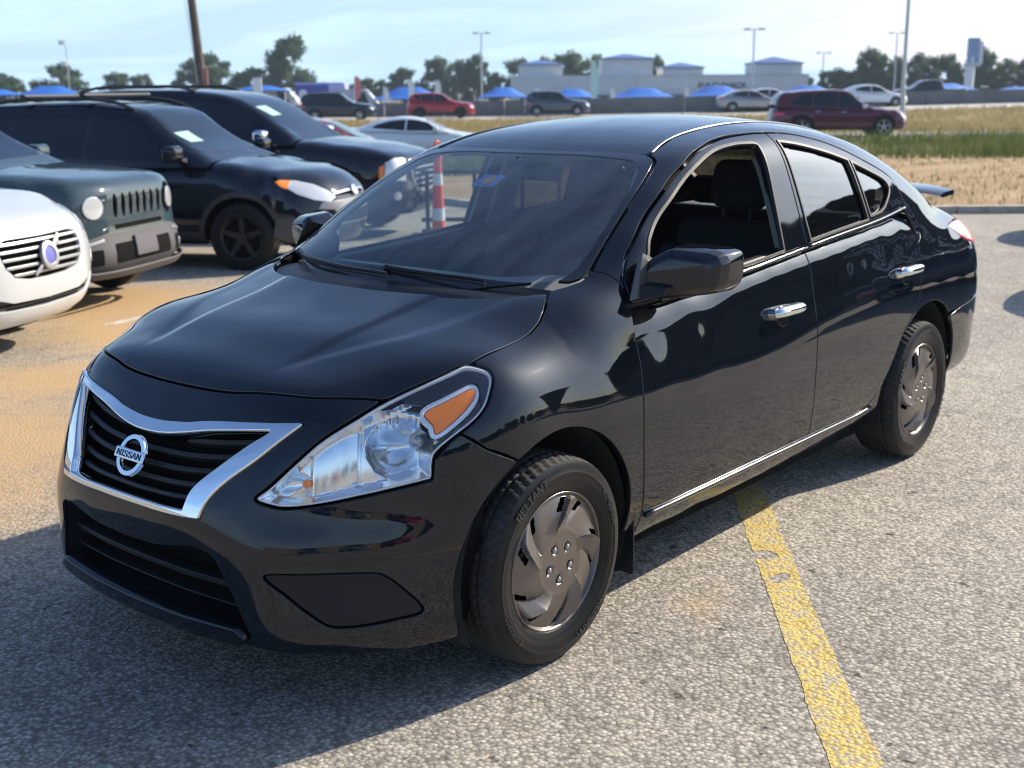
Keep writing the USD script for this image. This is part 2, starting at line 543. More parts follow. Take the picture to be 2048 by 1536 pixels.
# ---------------------------------------------------------------- the black sedan's skin
LOWER = {
 .2: [(.70,.18),(.77,.22),(.805,.30),(.828,.42),(.838,.56),(.836,.66),(.829,.73),(.817,.785),(.797,.83),(.765,.868),(.72,.897),(.66,.918),(.5,.943),(.3,.957),(0,.962)],
 0.: [(.70,.18),(.78,.22),(.815,.30),(.836,.44),(.844,.58),(.842,.67),(.836,.73),(.824,.785),(.803,.83),(.775,.87),(.745,.895),(.71,.917),(.62,.953),(.5,.980),(.3,1.0),(0,1.006)],
 -.24: [(.64,.18),(.75,.20),(.80,.28),(.826,.36),(.84,.46),(.845,.58),(.843,.67),(.836,.73),(.824,.775),(.806,.82),(.786,.865),(.762,.91),(.733,.95),(.69,.985),(.62,1.014),(.5,1.03),(.3,1.045),(0,1.05)],
 -.5: [(.62,.18),(.735,.195),(.782,.235),(.803,.28),(.824,.35),(.838,.45),(.843,.58),(.841,.67),(.836,.722),(.819,.765),(.809,.808),(.793,.86),(.774,.907),(.756,.947),(.733,.975),(.66,1.0),(.5,1.01),(.3,1.02),(0,1.02)],
 -.75: [(.62,.182),(.735,.195),(.783,.235),(.803,.28),(.823,.345),(.838,.45),(.843,.57),(.841,.66),(.837,.715),(.819,.762),(.809,.81),(.796,.862),(.781,.912),(.765,.948),(.745,.973),(.66,.995),(.5,1.0),(.3,1.0),(0,1.0)],
 -1.0: [(.62,.183),(.735,.195),(.784,.235),(.803,.28),(.822,.345),(.838,.45),(.843,.57),(.842,.66),(.838,.715),(.820,.762),(.810,.81),(.800,.865),(.789,.92),(.773,.957),(.755,.983),(.68,1.0),(.5,1.0),(.3,1.0),(0,1.0)],
 -1.3: [(.62,.185),(.735,.197),(.784,.235),(.803,.28),(.822,.345),(.838,.45),(.844,.57),(.844,.67),(.840,.725),(.824,.775),(.813,.825),(.803,.88),(.792,.937),(.776,.977),(.758,1.004),(.68,1.02),(.5,1.02),(.3,1.02),(0,1.02)],
 -1.6: [(.62,.187),(.735,.2),(.784,.237),(.803,.283),(.822,.345),(.838,.45),(.845,.57),(.846,.68),(.842,.75),(.832,.805),(.819,.855),(.806,.905),(.794,.957),(.779,.998),(.761,1.026),(.69,1.045),(.5,1.045),(.3,1.045),(0,1.045)],
 -1.9: [(.62,.189),(.735,.2),(.784,.238),(.803,.285),(.822,.345),(.838,.45),(.846,.57),(.848,.69),(.845,.765),(.837,.82),(.823,.872),(.807,.925),(.794,.977),(.779,1.018),(.761,1.045),(.69,1.065),(.5,1.07),(.3,1.07),(0,1.07)],
 -2.2: [(.62,.19),(.735,.2),(.784,.238),(.805,.285),(.824,.345),(.840,.45),(.848,.57),(.851,.69),(.849,.77),(.843,.83),(.829,.88),(.803,.937),(.788,.985),(.773,1.033),(.753,1.063),(.69,1.085),(.5,1.09),(.3,1.09),(0,1.09)],
 -2.6: [(.64,.19),(.76,.21),(.80,.25),(.82,.31),(.838,.40),(.848,.52),(.853,.64),(.853,.74),(.847,.82),(.831,.885),(.806,.935),(.783,.985),(.758,1.035),(.725,1.07),(.66,1.095),(.5,1.11),(.3,1.115),(0,1.115)],
 -2.95: [(.68,.22),(.775,.25),(.812,.31),(.832,.42),(.845,.56),(.849,.68),(.846,.78),(.835,.85),(.812,.905),(.782,.952),(.745,.995),(.70,1.03),(.62,1.058),(.5,1.075),(.3,1.085),(0,1.09)],
 -3.2: [(.66,.24),(.763,.27),(.803,.34),(.822,.46),(.832,.6),(.836,.72),(.829,.81),(.813,.87),(.785,.925),(.741,.975),(.68,1.012),(.6,1.038),(.5,1.052),(.3,1.064),(0,1.07)],
}
FRONT = [ # plan outlines, centre to side
 (.20, [(.795,0),(.792,.2),(.768,.42),(.72,.52),(.625,.62),(.522,.697),(.42,.752),(.33,.787),(.22,.79)]),
 (.26, [(.812,0),(.808,.2),(.784,.42),(.74,.515),(.64,.615),(.537,.692),(.43,.752),(.33,.791),(.22,.80)]),
 (.33, [(.823,0),(.818,.2),(.787,.42),(.745,.505),(.645,.61),(.543,.693),(.436,.754),(.33,.799),(.22,.812)]),
 (.41, [(.836,0),(.831,.2),(.803,.40),(.757,.487),(.658,.595),(.555,.683),(.441,.754),(.33,.804),(.22,.825)]),
 (.48, [(.846,0),(.841,.2),(.808,.39),(.757,.482),(.657,.59),(.555,.679),(.441,.752),(.33,.807),(.22,.833)]),
 (.55, [(.842,0),(.838,.2),(.819,.314),(.77,.42),(.704,.507),(.61,.604),(.505,.688),(.421,.745),(.32,.801),(.22,.836)]),
 (.62, [(.812,0),(.807,.2),(.788,.31),(.747,.42),(.685,.51),(.59,.613),(.505,.685),(.427,.74),(.32,.798),(.22,.835)]),
 (.69, [(.765,0),(.76,.2),(.745,.31),(.715,.42),(.666,.508),(.59,.594),(.504,.668),(.422,.736),(.32,.793),(.22,.832)]),
 (.755,[(.708,0),(.704,.2),(.691,.32),(.67,.42),(.635,.508),(.57,.583),(.484,.660),(.40,.73),(.31,.783),(.22,.822)]),
 (.82, [(.658,0),(.653,.2),(.641,.32),(.618,.42),(.584,.5),(.522,.562),(.449,.617),(.37,.687),(.30,.746),(.22,.802)]),
]
NOSE_TOP = {
 .34: [(.62,.888),(.5,.909),(.3,.928),(.15,.934),(0,.936)],
 .48: [(.52,.862),(.42,.878),(.3,.888),(.15,.897),(0,.9)],
 .60: [(.40,.84),(.32,.852),(.2,.859),(.1,.862),(0,.863)],
}
REAR = [
 (.30, [(-3.56,0),(-3.555,.3),(-3.52,.5),(-3.46,.66),(-3.36,.752),(-3.2,.79)]),
 (.45, [(-3.65,0),(-3.645,.3),(-3.61,.5),(-3.53,.67),(-3.41,.772),(-3.2,.821)]),
 (.58, [(-3.66,0),(-3.655,.3),(-3.615,.5),(-3.54,.67),(-3.41,.777),(-3.2,.831)]),
 (.68, [(-3.63,0),(-3.625,.3),(-3.59,.5),(-3.52,.67),(-3.40,.779),(-3.2,.835)]),
 (.80, [(-3.60,0),(-3.595,.3),(-3.57,.5),(-3.505,.66),(-3.39,.769),(-3.2,.830)]),
 (.91, [(-3.60,0),(-3.595,.3),(-3.56,.5),(-3.49,.63),(-3.38,.733),(-3.2,.796)]),
 (.99, [(-3.605,0),(-3.595,.3),(-3.54,.47),(-3.46,.57),(-3.35,.66),(-3.2,.722)]),
]
DECK = {-3.56: [(.4,1.012),(.2,1.028),(0,1.032)], -3.42: [(.58,1.005),(.45,1.03),(.3,1.045),(.15,1.05),(0,1.05)]}
CABIN = {
 -.24: [(.70,.975),(.66,.99),(.60,1.005),(.5,1.03),(.4,1.055),(.3,1.075),(.15,1.093),(0,1.098)],
 -.4: [(.765,.945),(.745,.985),(.71,1.025),(.66,1.062),(.55,1.108),(.4,1.145),(.2,1.166),(0,1.172)],
 -.6: [(.772,.955),(.748,1.03),(.72,1.10),(.685,1.157),(.63,1.188),(.5,1.230),(.3,1.255),(0,1.263)],
 -.8: [(.774,.965),(.748,1.05),(.712,1.15),(.675,1.232),(.645,1.272),(.58,1.303),(.45,1.329),(.25,1.344),(0,1.349)],
 -1.0: [(.774,.975),(.748,1.06),(.712,1.17),(.672,1.272),(.638,1.334),(.60,1.366),(.55,1.387),(.4,1.408),(.2,1.418),(0,1.422)],
 -1.3: [(.774,.995),(.748,1.08),(.712,1.19),(.672,1.295),(.635,1.372),(.60,1.405),(.55,1.432),(.4,1.46),(.2,1.473),(0,1.477)],
 -1.6: [(.774,1.02),(.748,1.10),(.712,1.205),(.673,1.305),(.636,1.382),(.60,1.418),(.55,1.448),(.4,1.479),(.2,1.494),(0,1.499)],
 -2.0: [(.772,1.05),(.748,1.125),(.714,1.22),(.677,1.305),(.64,1.367),(.60,1.403),(.55,1.432),(.4,1.466),(.2,1.483),(0,1.488)],
 -2.4: [(.762,1.075),(.742,1.135),(.712,1.2),(.676,1.265),(.64,1.31),(.60,1.342),(.55,1.37),(.4,1.405),(.2,1.423),(0,1.429)],
 -2.7: [(.74,1.085),(.712,1.14),(.678,1.19),(.638,1.23),(.60,1.257),(.55,1.282),(.4,1.315),(.2,1.333),(0,1.339)],
 -3.0: [(.695,1.05),(.66,1.09),(.62,1.122),(.58,1.142),(.5,1.17),(.3,1.195),(.15,1.203),(0,1.206)],
 -3.2: [(.62,1.04),(.55,1.062),(.45,1.082),(.3,1.098),(.15,1.105),(0,1.108)],
}


def hero_fields():
    spine = lambda G: np.stack([np.clip(G[..., 0], -3.0, .05), 0 * G[..., 1], np.full(G.shape[:2], .55)], -1)
    P, N = [], []
    def add(G, n, keep=None):
        k = np.ones(G.shape[:2], bool) if keep is None else keep(G)
        P.append(G[k]); N.append(n[k])
    G, n = sections_points(LOWER, 26, spine, .17); add(G, n)
    G, n = grid_points(FRONT, 14, spine); add(G, n, lambda g: g[..., 0] > .26)
    G, n = sections_points({**NOSE_TOP, .2: LOWER[.2][-5:]}, 6, spine); add(G, n, lambda g: g[..., 0] > .25)
    G, n = grid_points(REAR, 9, spine); add(G, n, lambda g: g[..., 0] < -3.24)
    G, n = sections_points({**DECK, -3.2: LOWER[-3.2][-4:]}, 5, spine); add(G, n, lambda g: g[..., 0] < -3.25)
    # belly
    X, Y = np.meshgrid(np.linspace(-3.3, .6, 10), np.linspace(0, .55, 4), indexing='ij')
    P.append(np.c_[X.ravel(), Y.ravel(), np.full(X.size, .17) + .1 * (X.ravel() < -3.1)]); N.append(np.tile([0, 0, -1.], (X.size, 1)))
    low = Field(np.vstack(P), np.vstack(N), h=.03, lam=LAM)
    spine2 = lambda G: np.stack([np.clip(G[..., 0], -2.4, -1.0), 0 * G[..., 1], np.full(G.shape[:2], .9)], -1)
    G, n = sections_points(CABIN, 18, spine2, .15)
    X, Y = np.meshgrid(np.linspace(-3.0, -.4, 8), np.linspace(0, .6, 4), indexing='ij')
    P = np.vstack([G.reshape(-1, 3), np.c_[X.ravel(), Y.ravel(), np.full(X.size, .8)]])
    N = np.vstack([n.reshape(-1, 3), np.tile([0, 0, -1.], (X.size, 1))])
    return low, Field(P, N, h=.03, lam=LAM)
LAM = 3e-4
# ---------------------------------------------------------------- the place: u to the right, v away from the kerbside viewer
FH = np.array([math.cos(YAW), math.sin(YAW)]); RH = np.array([FH[1], -FH[0]])
HEAD_R = math.atan2(RH[1], RH[0])


def W2(u, v): return EYE[:2] + np.multiply.outer(np.asarray(u, float), RH) + np.multiply.outer(np.asarray(v, float), FH)


def UV(xy):
    d = np.atleast_2d(xy)[:, :2] - EYE[:2]
    return np.c_[d @ RH, d @ FH]


def ss(x, a, b):
    t = np.clip((np.asarray(x, float) - a) / (b - a), 0, 1)
    return t * t * (3 - 2 * t)


def TZ(u, v):
    """Height of the land."""
    u, v = np.asarray(u, float), np.asarray(v, float)
    zr = np.interp(v, [5, 17, 33, 47, 60, 75], [0, -.08, -.18, -.25, -.34, -.34])
    zl = np.interp(v, [5, 8, 10.5, 13, 16.5, 25, 40, 48, 60, 75], [0, -.09, -.13, -.18, -.27, -.44, -.70, -.62, -.42, -.36])
    k = ss(u, -2, 4)
    z = zl * (1 - k) + zr * k
    zh = np.interp(u, [-40, -9, 0, 10, 17, 25, 36, 70], [-.30, -.33, -.32, -.17, -.12, .18, .39, .7])
    h = ss(v, 62, 77)
    z = z * (1 - h) + zh * h
    f = ss(v, 89.5, 97)
    return z * (1 - f) - 1.3 * f


def sheet(name, poly, material, lift=0., h=1.5, **tags):
    """A piece of ground lying on the land; the polygon in (u, v)."""
    V, F, n = [], [], 0
    for p in polys(poly):
        P, T, _ = fill(p, h)
        V.append(np.c_[W2(P[:, 0], P[:, 1]), TZ(P[:, 0], P[:, 1]) + lift]); F.append(T + n); n += len(P)
    V, F = np.vstack(V), np.vstack(F)
    a = np.cross(V[F[:, 1]] - V[F[:, 0]], V[F[:, 2]] - V[F[:, 0]])[:, 2] < 0
    F[a] = F[a][:, ::-1]
    m = meshkit.arrays((V, F), True)
    return obj(name, m, material, **tags)


def blotch(pts, base, stain):
    return None


ASPHALT = mat('worn_asphalt', {
    'g': ('geometry', {}), 'v': ('voronoi_texture', {'scale': 78., 'feature': 'f1', 'randomness': 1.}), 'v2': ('voronoi_texture', {'scale': 150., 'feature': 'f1'}),
    'cs': ('separate_color', {'color_type': 'rgb'}), 'stone': ('rgb_ramp', {'ramp': [(0, (.31, .28, .235)), (.35, (.40, .365, .31)), (.7, (.48, .44, .375)), (1, (.62, .57, .49))]}),
    'edge': ('rgb_ramp', {'ramp': [(0, (1, 1, 1)), (.4, (.97, .97, .97)), (.75, (.62, .61, .60)), (1, (.5, .5, .5))]}),
    'd': ('math', {'math_type': 'multiply', 'value2': 1.25}),
    'col': ('mix', {'mix_type': 'multiply', 'fac': 1.}),
    'big': ('noise_texture', {'scale': .55, 'detail': 7., 'roughness': .62}), 'bigr': ('rgb_ramp', {'ramp': [(.3, (.72, .72, .73)), (.5, (.93, .925, .91)), (.68, (1.1, 1.08, 1.03))]}),
    'col2': ('mix', {'mix_type': 'multiply', 'fac': 1.}),
    'mid': ('noise_texture', {'scale': 7., 'detail': 6., 'roughness': .7}), 'midr': ('rgb_ramp', {'ramp': [(.28, (.62, .62, .62)), (.5, (1, 1, 1)), (.72, (1.12, 1.1, 1.07))]}),
    'col3': ('mix', {'mix_type': 'multiply', 'fac': .75}),
    'pit': ('noise_texture', {'scale': 16., 'detail': 2.}), 'pitr': ('rgb_ramp', {'ramp': [(.26, (.2, .2, .21)), (.31, (1, 1, 1))]}), 'col4': ('mix', {'mix_type': 'multiply', 'fac': .9}),
    # sand washed over the lot
    'sn': ('noise_texture', {'scale': .42, 'detail': 8., 'roughness': .66, 'distortion': .4}), 'sa': ('attribute', {'attribute': 'sand'}), 'add': ('math', {'math_type': 'add'}),
    'mixn': ('mix_float', {'fac': .35}), 'sr': ('map_range', {'from_min': .64, 'from_max': .95, 'to_min': 0., 'to_max': .92, 'clamp': True}),
    'sand': ('mix', {'mix_type': 'mix', 'color2': (.46, .30, .145)}),
    'h': ('math', {'math_type': 'multiply', 'value2': -1.}), 'fine': ('noise_texture', {'scale': 420., 'detail': 2.}), 'hh': ('math', {'math_type': 'multiply_add', 'value2': .35}),
    'b': ('bump', {'strength': .7, 'distance': .004}), 'p': ('principled_bsdf', {'roughness': .88, 'specular_ior_level': .3}),
}, [('g.position', 'v.vector'), ('g.position', 'v2.vector'), ('v.color', 'cs.color'), ('cs.r', 'stone.fac'), ('v.distance', 'd.value1'), ('d.value', 'edge.fac'), ('stone.color', 'col.color1'), ('edge.color', 'col.color2'),
    ('g.position', 'big.vector'), ('big.fac', 'bigr.fac'), ('col.color', 'col2.color1'), ('bigr.color', 'col2.color2'), ('g.position', 'mid.vector'), ('mid.fac', 'midr.fac'), ('col2.color', 'col3.color1'), ('midr.color', 'col3.color2'),
    ('g.position', 'pit.vector'), ('pit.fac', 'pitr.fac'), ('col3.color', 'col4.color1'), ('pitr.color', 'col4.color2'),
    ('g.position', 'sn.vector'), ('sn.fac', 'mixn.a'), ('mid.fac', 'mixn.b'), ('mixn.result', 'add.value1'), ('sa.fac', 'add.value2'), ('add.value', 'sr.value'), ('sr.result', 'sand.fac'), ('col4.color', 'sand.color1'), ('sand.color', 'p.base_color'),
    ('v.distance', 'h.value1'), ('g.position', 'fine.vector'), ('fine.fac', 'hh.value1'), ('h.value', 'hh.value3'), ('hh.value', 'b.height'), ('b.normal', 'p.normal')], 'p.BSDF')

YELLOW = mat('worn_yellow_paint', {
    'g': ('geometry', {}), 'v': ('voronoi_texture', {'scale': 78., 'feature': 'f1'}), 'cs': ('separate_color', {'color_type': 'rgb'}), 'n': ('noise_texture', {'scale': 9., 'detail': 7., 'roughness': .7}),
    'a': ('math', {'math_type': 'multiply_add', 'value2': .55}), 'k': ('map_range', {'from_min': .78, 'from_max': 1.08, 'to_min': 0., 'to_max': .9, 'clamp': True}),
    'yel': ('rgb_ramp', {'ramp': [(.3, (.54, .38, .085)), (.7, (.66, .50, .15))]}), 'e': ('rgb_ramp', {'ramp': [(0, (1, 1, 1)), (.5, (.9, .9, .9)), (.9, (.42, .40, .36))]}), 'ye': ('mix', {'mix_type': 'multiply', 'fac': .85}),
    'x': ('mix', {'mix_type': 'mix', 'color2': (.30, .28, .25)}), 'h': ('math', {'math_type': 'multiply', 'value2': -1.}), 'b': ('bump', {'strength': .7, 'distance': .005}), 'p': ('principled_bsdf', {'roughness': .75}),
}, [('g.position', 'v.vector'), ('g.position', 'n.vector'), ('v.color', 'cs.color'), ('cs.g', 'a.value1'), ('n.fac', 'a.value3'), ('a.value', 'k.value'), ('n.fac', 'yel.fac'), ('yel.color', 'ye.color1'), ('v.distance', 'e.fac'), ('e.color', 'ye.color2'),
    ('ye.color', 'x.color1'), ('k.result', 'x.fac'), ('x.color', 'p.base_color'), ('v.distance', 'h.value1'), ('h.value', 'b.height'), ('b.normal', 'p.normal')], 'p.BSDF')


def earth(name, c0, c1, c2, stretch=(1, 1, 1), scale=.5, rough=.95):
    return mat(name, {'g': ('geometry', {}), 'm': ('mapping', {'mapping_type': 'point', 'rotation': (0, 0, -HEAD_R), 'scale': stretch}), 'n': ('noise_texture', {'scale': scale, 'detail': 9., 'roughness': .68}), 'r': ('rgb_ramp', {'ramp': [(.28, c0), (.5, c1), (.7, c2)]}),
                      'f': ('noise_texture', {'scale': 14., 'detail': 5., 'roughness': .7}), 'fr': ('rgb_ramp', {'ramp': [(.3, (.6, .6, .6)), (.7, (1.15, 1.15, 1.15))]}), 'x': ('mix', {'mix_type': 'multiply', 'fac': .8}), 'b': ('bump', {'strength': .9, 'distance': .04}), 'p': ('principled_bsdf', {'roughness': rough, 'specular_ior_level': .15})},
               [('g.position', 'm.vector'), ('m.vector', 'n.vector'), ('n.fac', 'r.fac'), ('g.position', 'f.vector'), ('f.fac', 'fr.fac'), ('r.color', 'x.color1'), ('fr.color', 'x.color2'), ('x.color', 'p.base_color'), ('f.fac', 'b.height'), ('b.normal', 'p.normal')], 'p.BSDF')


DIRT = earth('bare_tan_dirt', (.23, .155, .09), (.43, .29, .155), (.52, .39, .24), (.35, 1.6, 1), .8)
VERGE = earth('dry_grass_ground', (.20, .16, .07), (.33, .265, .12), (.42, .34, .17), (.25, 1, 1), .5)
WEEDG = earth('weedy_ground', (.06, .075, .025), (.12, .13, .045), (.26, .20, .10), (.5, 1, 1), .9)
FARL = earth('far_ground', (.14, .13, .10), (.22, .20, .17), (.30, .28, .25), (1, 1, 1), .1)
ROAD = plain('road_asphalt', (.26, .25, .24), .9, vary=.18, vscale=.6)
CONC = plain('road_concrete', (.42, .39, .35), .9, vary=.15, vscale=.5)
KERB = plain('kerb_concrete', (.40, .36, .30), .9, vary=.25, vscale=6)

# the lot is everything near; beyond its kerb lie dirt, weeds, a road, a dry verge and the highway
lotP = Polygon([(-60, -45), (60, -45), (60, 16.7), (1.2, 16.7), (-2.2, 24), (-3.5, 33), (-60, 33)])
dirtP = Polygon([(60, 16.7), (1.2, 16.7), (-2.2, 24), (-3.5, 33), (60, 33)])
weedP = sbox(-60, 33, 60, 43.5)
roadP = sbox(-60, 43.5, 60, 52)
vergeP = sbox(-60, 52, 60, 76.5)
hwyP = sbox(-60, 76.5, 60, 90)
gp = np.array([(-900, -900), (900, -900), (900, 900), (-900, 900)], float)
ring = Polygon([(-900, -300), (900, -300), (900, 1500), (-900, 1500)]).difference(sbox(-59.9, -44.9, 59.9, 89.9))
P, T, _ = fill(ring, 40.)
z = np.where((np.abs(P[:, 0]) < 60.5) & (P[:, 1] < 91) & (P[:, 1] > -45.5), TZ(P[:, 0], P[:, 1]), np.where(P[:, 1] > 60, -1.3, -.2)) - .02
V = np.c_[W2(P[:, 0], P[:, 1]), z]
a = np.cross(V[T[:, 1]] - V[T[:, 0]], V[T[:, 2]] - V[T[:, 0]])[:, 2] < 0
T[a] = T[a][:, ::-1]
obj('ground', (V, T), FARL, kind='structure', smooth=False)


def lot():
    near = sbox(-9, .0, 7, 17).intersection(lotP)
    V, F, S, n = [], [], [], 0
    for poly, h in ((near, .35), (lotP.difference(near), 2.)):
        for p in polys(poly):
            P, T, _ = fill(p, h)
            X = np.c_[W2(P[:, 0], P[:, 1]), TZ(P[:, 0], P[:, 1])]
            V.append(X); F.append(T + n); n += len(P)
    V, F = np.vstack(V), np.vstack(F)
    a = np.cross(V[F[:, 1]] - V[F[:, 0]], V[F[:, 2]] - V[F[:, 0]])[:, 2] < 0
    F[a] = F[a][:, ::-1]
    prim = obj('parking_lot', meshkit.arrays((V, F), True), ASPHALT, kind='structure')
    S = np.zeros(len(V))
    for (x, y), r, k in SAND:
        S = np.maximum(S, k * np.exp(-(np.hypot(V[:, 0] - x, V[:, 1] - y) / r) ** 2))
    UsdGeom.PrimvarsAPI(prim).CreatePrimvar('sand', Sdf.ValueTypeNames.FloatArray, 'vertex').Set(Vt.FloatArray.FromNumpy(S.astype(np.float32)))


SAND = [((-.2, -3.0), 1.4, .5), ((-1.1, -3.9), 1.0, .5), ((-2.5, -4.9), 1.1, .55), ((-3.2, -6.2), 1.3, .5), ((-.6, 1.02), .13, .42), ((-.43, 1.12), .12, .45), ((-.5, .93), .1, .36), ((.4, -2.0), .7, .33), ((-6., -6.), 2., .3), ((-1.9, .62), .12, .3)]
lot()
sheet('dirt_verge', dirtP, DIRT, 0, 2.5, kind='structure')
sheet('weed_strip', weedP, WEEDG, 0, 3., kind='structure')
sheet('frontage_road', roadP, ROAD, 0, 3., kind='structure')
sheet('dry_verge', vergeP, VERGE, 0, 3., kind='structure')
sheet('highway', hwyP, CONC, 0, 2., kind='structure')
# kerb of the lot
kl = [(60, 16.7), (1.2, 16.7), (-2.2, 24)]
L = LineString(kl); d = np.arange(0, L.length, 3.0)
for i, a in enumerate(d[:-1]):
    p, q = L.interpolate(a + .01), L.interpolate(a + 2.99)
    if p.x > 14: continue
    b = []
    for pt in (p, q):
        t = np.array([q.x - p.x, q.y - p.y]); t /= np.linalg.norm(t); nrm = np.array([-t[1], t[0]])
        for o in (-.08, .08):
            for zz in (-.1, .12): b.append([*W2(pt.x + nrm[0] * o, pt.y + nrm[1] * o), float(TZ(pt.x, pt.y)) + zz - .02 * (zz > 0) * (abs(o) > .07)])
    if i == 0 or 'kerb_prim' not in globals(): kerb_prim = xform('kerb', 'low concrete kerb between the asphalt lot and the bare dirt', 'kerb', kind='structure')
    obj('kerb_stone', hull(b), KERB, kerb_prim)


# painted lines
def ragged(a, b, w, amp, n=90, seed=1):
    r = np.random.default_rng(seed)
    a, b = np.array(a, float), np.array(b, float)
    t = (b - a) / np.linalg.norm(b - a); nn = np.array([-t[1], t[0]])
    s = np.linspace(0, 1, n)
    j = lambda: np.convolve(r.normal(0, amp, n + 4), np.ones(5) / 5, 'valid') * 1.6 + r.normal(0, amp * .35, n)
    up, dn = a + np.outer(s, b - a) + np.outer(w / 2 + j(), nn), a + np.outer(s, b - a) + np.outer(-w / 2 + j(), nn)
    return Polygon(np.vstack([up, dn[::-1]])).buffer(0)


def flat_mark(name, poly, material, z=.0014, label=None, h=.05):
    V, F, n = [], [], 0
    for p in polys(poly):
        P, T, _ = fill(p, h)
        q = UV(P)
        V.append(np.c_[P, TZ(q[:, 0], q[:, 1]) + z]); F.append(T + n); n += len(P)
    V, F = np.vstack(V), np.vstack(F)
    a = np.cross(V[F[:, 1]] - V[F[:, 0]], V[F[:, 2]] - V[F[:, 0]])[:, 2] < 0
    F[a] = F[a][:, ::-1]
    return obj(name, meshkit.arrays((V, F), True), material, label=label, kind='structure')


yl = ragged((-1.93, .33), (2.6, 3.66), .128, .003, 260, 3)
wear = [Point(-1.17, 1.03).buffer(.05), Point(-1.11, .90).buffer(.045), affinity.scale(Point(-.86, 1.245).buffer(.04), 1.6, .8), affinity.scale(Point(-.955, 1.04).buffer(.035), 1.5, .8)]
rr = np.random.default_rng(5)
for k in range(0):
    t = rr.random(); c = np.array([-1.93, .33]) + t * np.array([4.53, 3.33]) + rr.normal(0, .05, 2)
    wear.append(affinity.rotate(affinity.scale(Point(*c).buffer(.012), rr.uniform(.5, 1.6), rr.uniform(.4, 1.)), rr.uniform(0, 180)))
flat_mark('painted_line', yl.difference(unary_union(wear)), YELLOW, label='worn yellow stall line on the asphalt beside the black sedan', h=.04)
PALE = mat('faded_white_paint', {'g': ('geometry', {}), 'n': ('noise_texture', {'scale': 11., 'detail': 6.}), 'r': ('rgb_ramp', {'ramp': [(.42, (.55, .49, .40)), (.56, (.38, .31, .22))]}), 'p': ('principled_bsdf', {'roughness': .9})}, [('g.position', 'n.vector'), ('n.fac', 'r.fac'), ('r.color', 'p.base_color')], 'p.BSDF')
flat_mark('painted_line', ragged((-2.45, -5.35), (-4.1, -5.7), .10, .01, 40, 8), PALE, label='faded white stall line in front of the parked cars on the left', h=.06)


# ---------------------------------------------------------------- vegetation
LEAF = [mat(f'foliage_{k}', {'o': ('object_info', {}), 'g': ('geometry', {}), 'n': ('noise_texture', {'scale': .7, 'detail': 3.}), 'r': ('rgb_ramp', {'ramp': [(.3, a), (.7, b)]}), 'd': ('diffuse_bsdf', {'roughness': 0.}), 't': ('translucent_bsdf', {}), 'x': ('mix_closure', {'fac': .4})},
            [('g.position', 'n.vector'), ('n.fac', 'r.fac'), ('r.color', 'd.color'), ('r.color', 't.color'), ('d.BSDF', 'x.closure1'), ('t.BSDF', 'x.closure2')], 'x.closure') for k, (a, b) in enumerate((((.065, .11, .055), (.13, .185, .085)), ((.075, .125, .06), (.15, .20, .09)), ((.07, .11, .065), (.14, .18, .10))))]
BARK = plain('bark', (.09, .07, .055), .95)


def blades(P, hgt, wid, lean, r, bend=.4):
    """Grass blades: two triangles each, standing at the points."""
    n = len(P)
    a = r.uniform(0, 2 * np.pi, n)
    d = np.c_[np.cos(a), np.sin(a), np.zeros(n)]
    s = np.c_[-np.sin(a), np.cos(a), np.zeros(n)]
    h, w = hgt[:, None], wid[:, None]
    l = (lean * r.uniform(.2, 1, n))[:, None]
    up = np.array([0, 0, 1.])
    m = P + up * h * .55 + d * h * l * .3
    tip = P + up * h + d * h * l
    V = np.stack([P - s * w, P + s * w, m + s * w * .7, m - s * w * .7, tip], 1).reshape(-1, 3)
    i = np.arange(n)[:, None] * 5
    F = np.hstack([i + [0, 1, 2], i + [0, 2, 3], i + [3, 2, 4]]).reshape(-1, 3)
    return V, F


def grass(name, label, poly, n, h0, h1, w, material, seed, clump=0.):
    r = np.random.default_rng(seed)
    x0, y0, x1, y1 = poly.bounds
    Q = r.uniform((x0, y0), (x1, y1), (n * 2, 2))
    if clump:
        k = meshkit.fbm(np.c_[Q * clump, np.zeros(len(Q))]) if hasattr(meshkit, 'fbm') else r.normal(0, .3, len(Q))
        Q = Q[(k + r.normal(0, .12, len(Q))) > np.quantile(k, .4)]
    Q = Q[contains_xy(poly, Q[:, 0], Q[:, 1])][:n]
    P = np.c_[W2(Q[:, 0], Q[:, 1]), TZ(Q[:, 0], Q[:, 1]) - .02]
    V, F = blades(P, r.uniform(h0, h1, len(P)), np.full(len(P), w), .7, r)
    return obj(name, (V, F), material, smooth=False, label=label, category='grass', kind='stuff')


GREEN = LEAF[1]
WEEDM = mat('green_weeds', {'g': ('geometry', {}), 'n': ('noise_texture', {'scale': .6, 'detail': 4.}), 'r': ('rgb_ramp', {'ramp': [(.3, (.06, .095, .025)), (.55, (.13, .155, .045)), (.75, (.26, .22, .10))]}), 'd': ('diffuse_bsdf', {}), 't': ('translucent_bsdf', {}), 'x': ('mix_closure', {'fac': .3})},
            [('g.position', 'n.vector'), ('n.fac', 'r.fac'), ('r.color', 'd.color'), ('r.color', 't.color'), ('d.BSDF', 'x.closure1'), ('t.BSDF', 'x.closure2')], 'x.closure')
DRYM = mat('dry_grass', {'g': ('geometry', {}), 'n': ('noise_texture', {'scale': .35, 'detail': 4.}), 'r': ('rgb_ramp', {'ramp': [(.3, (.24, .20, .085)), (.55, (.38, .30, .14)), (.75, (.46, .37, .19))]}), 'd': ('diffuse_bsdf', {}), 't': ('translucent_bsdf', {}), 'x': ('mix_closure', {'fac': .25})},
           [('g.position', 'n.vector'), ('n.fac', 'r.fac'), ('r.color', 'd.color'), ('r.color', 't.color'), ('d.BSDF', 'x.closure1'), ('t.BSDF', 'x.closure2')], 'x.closure')
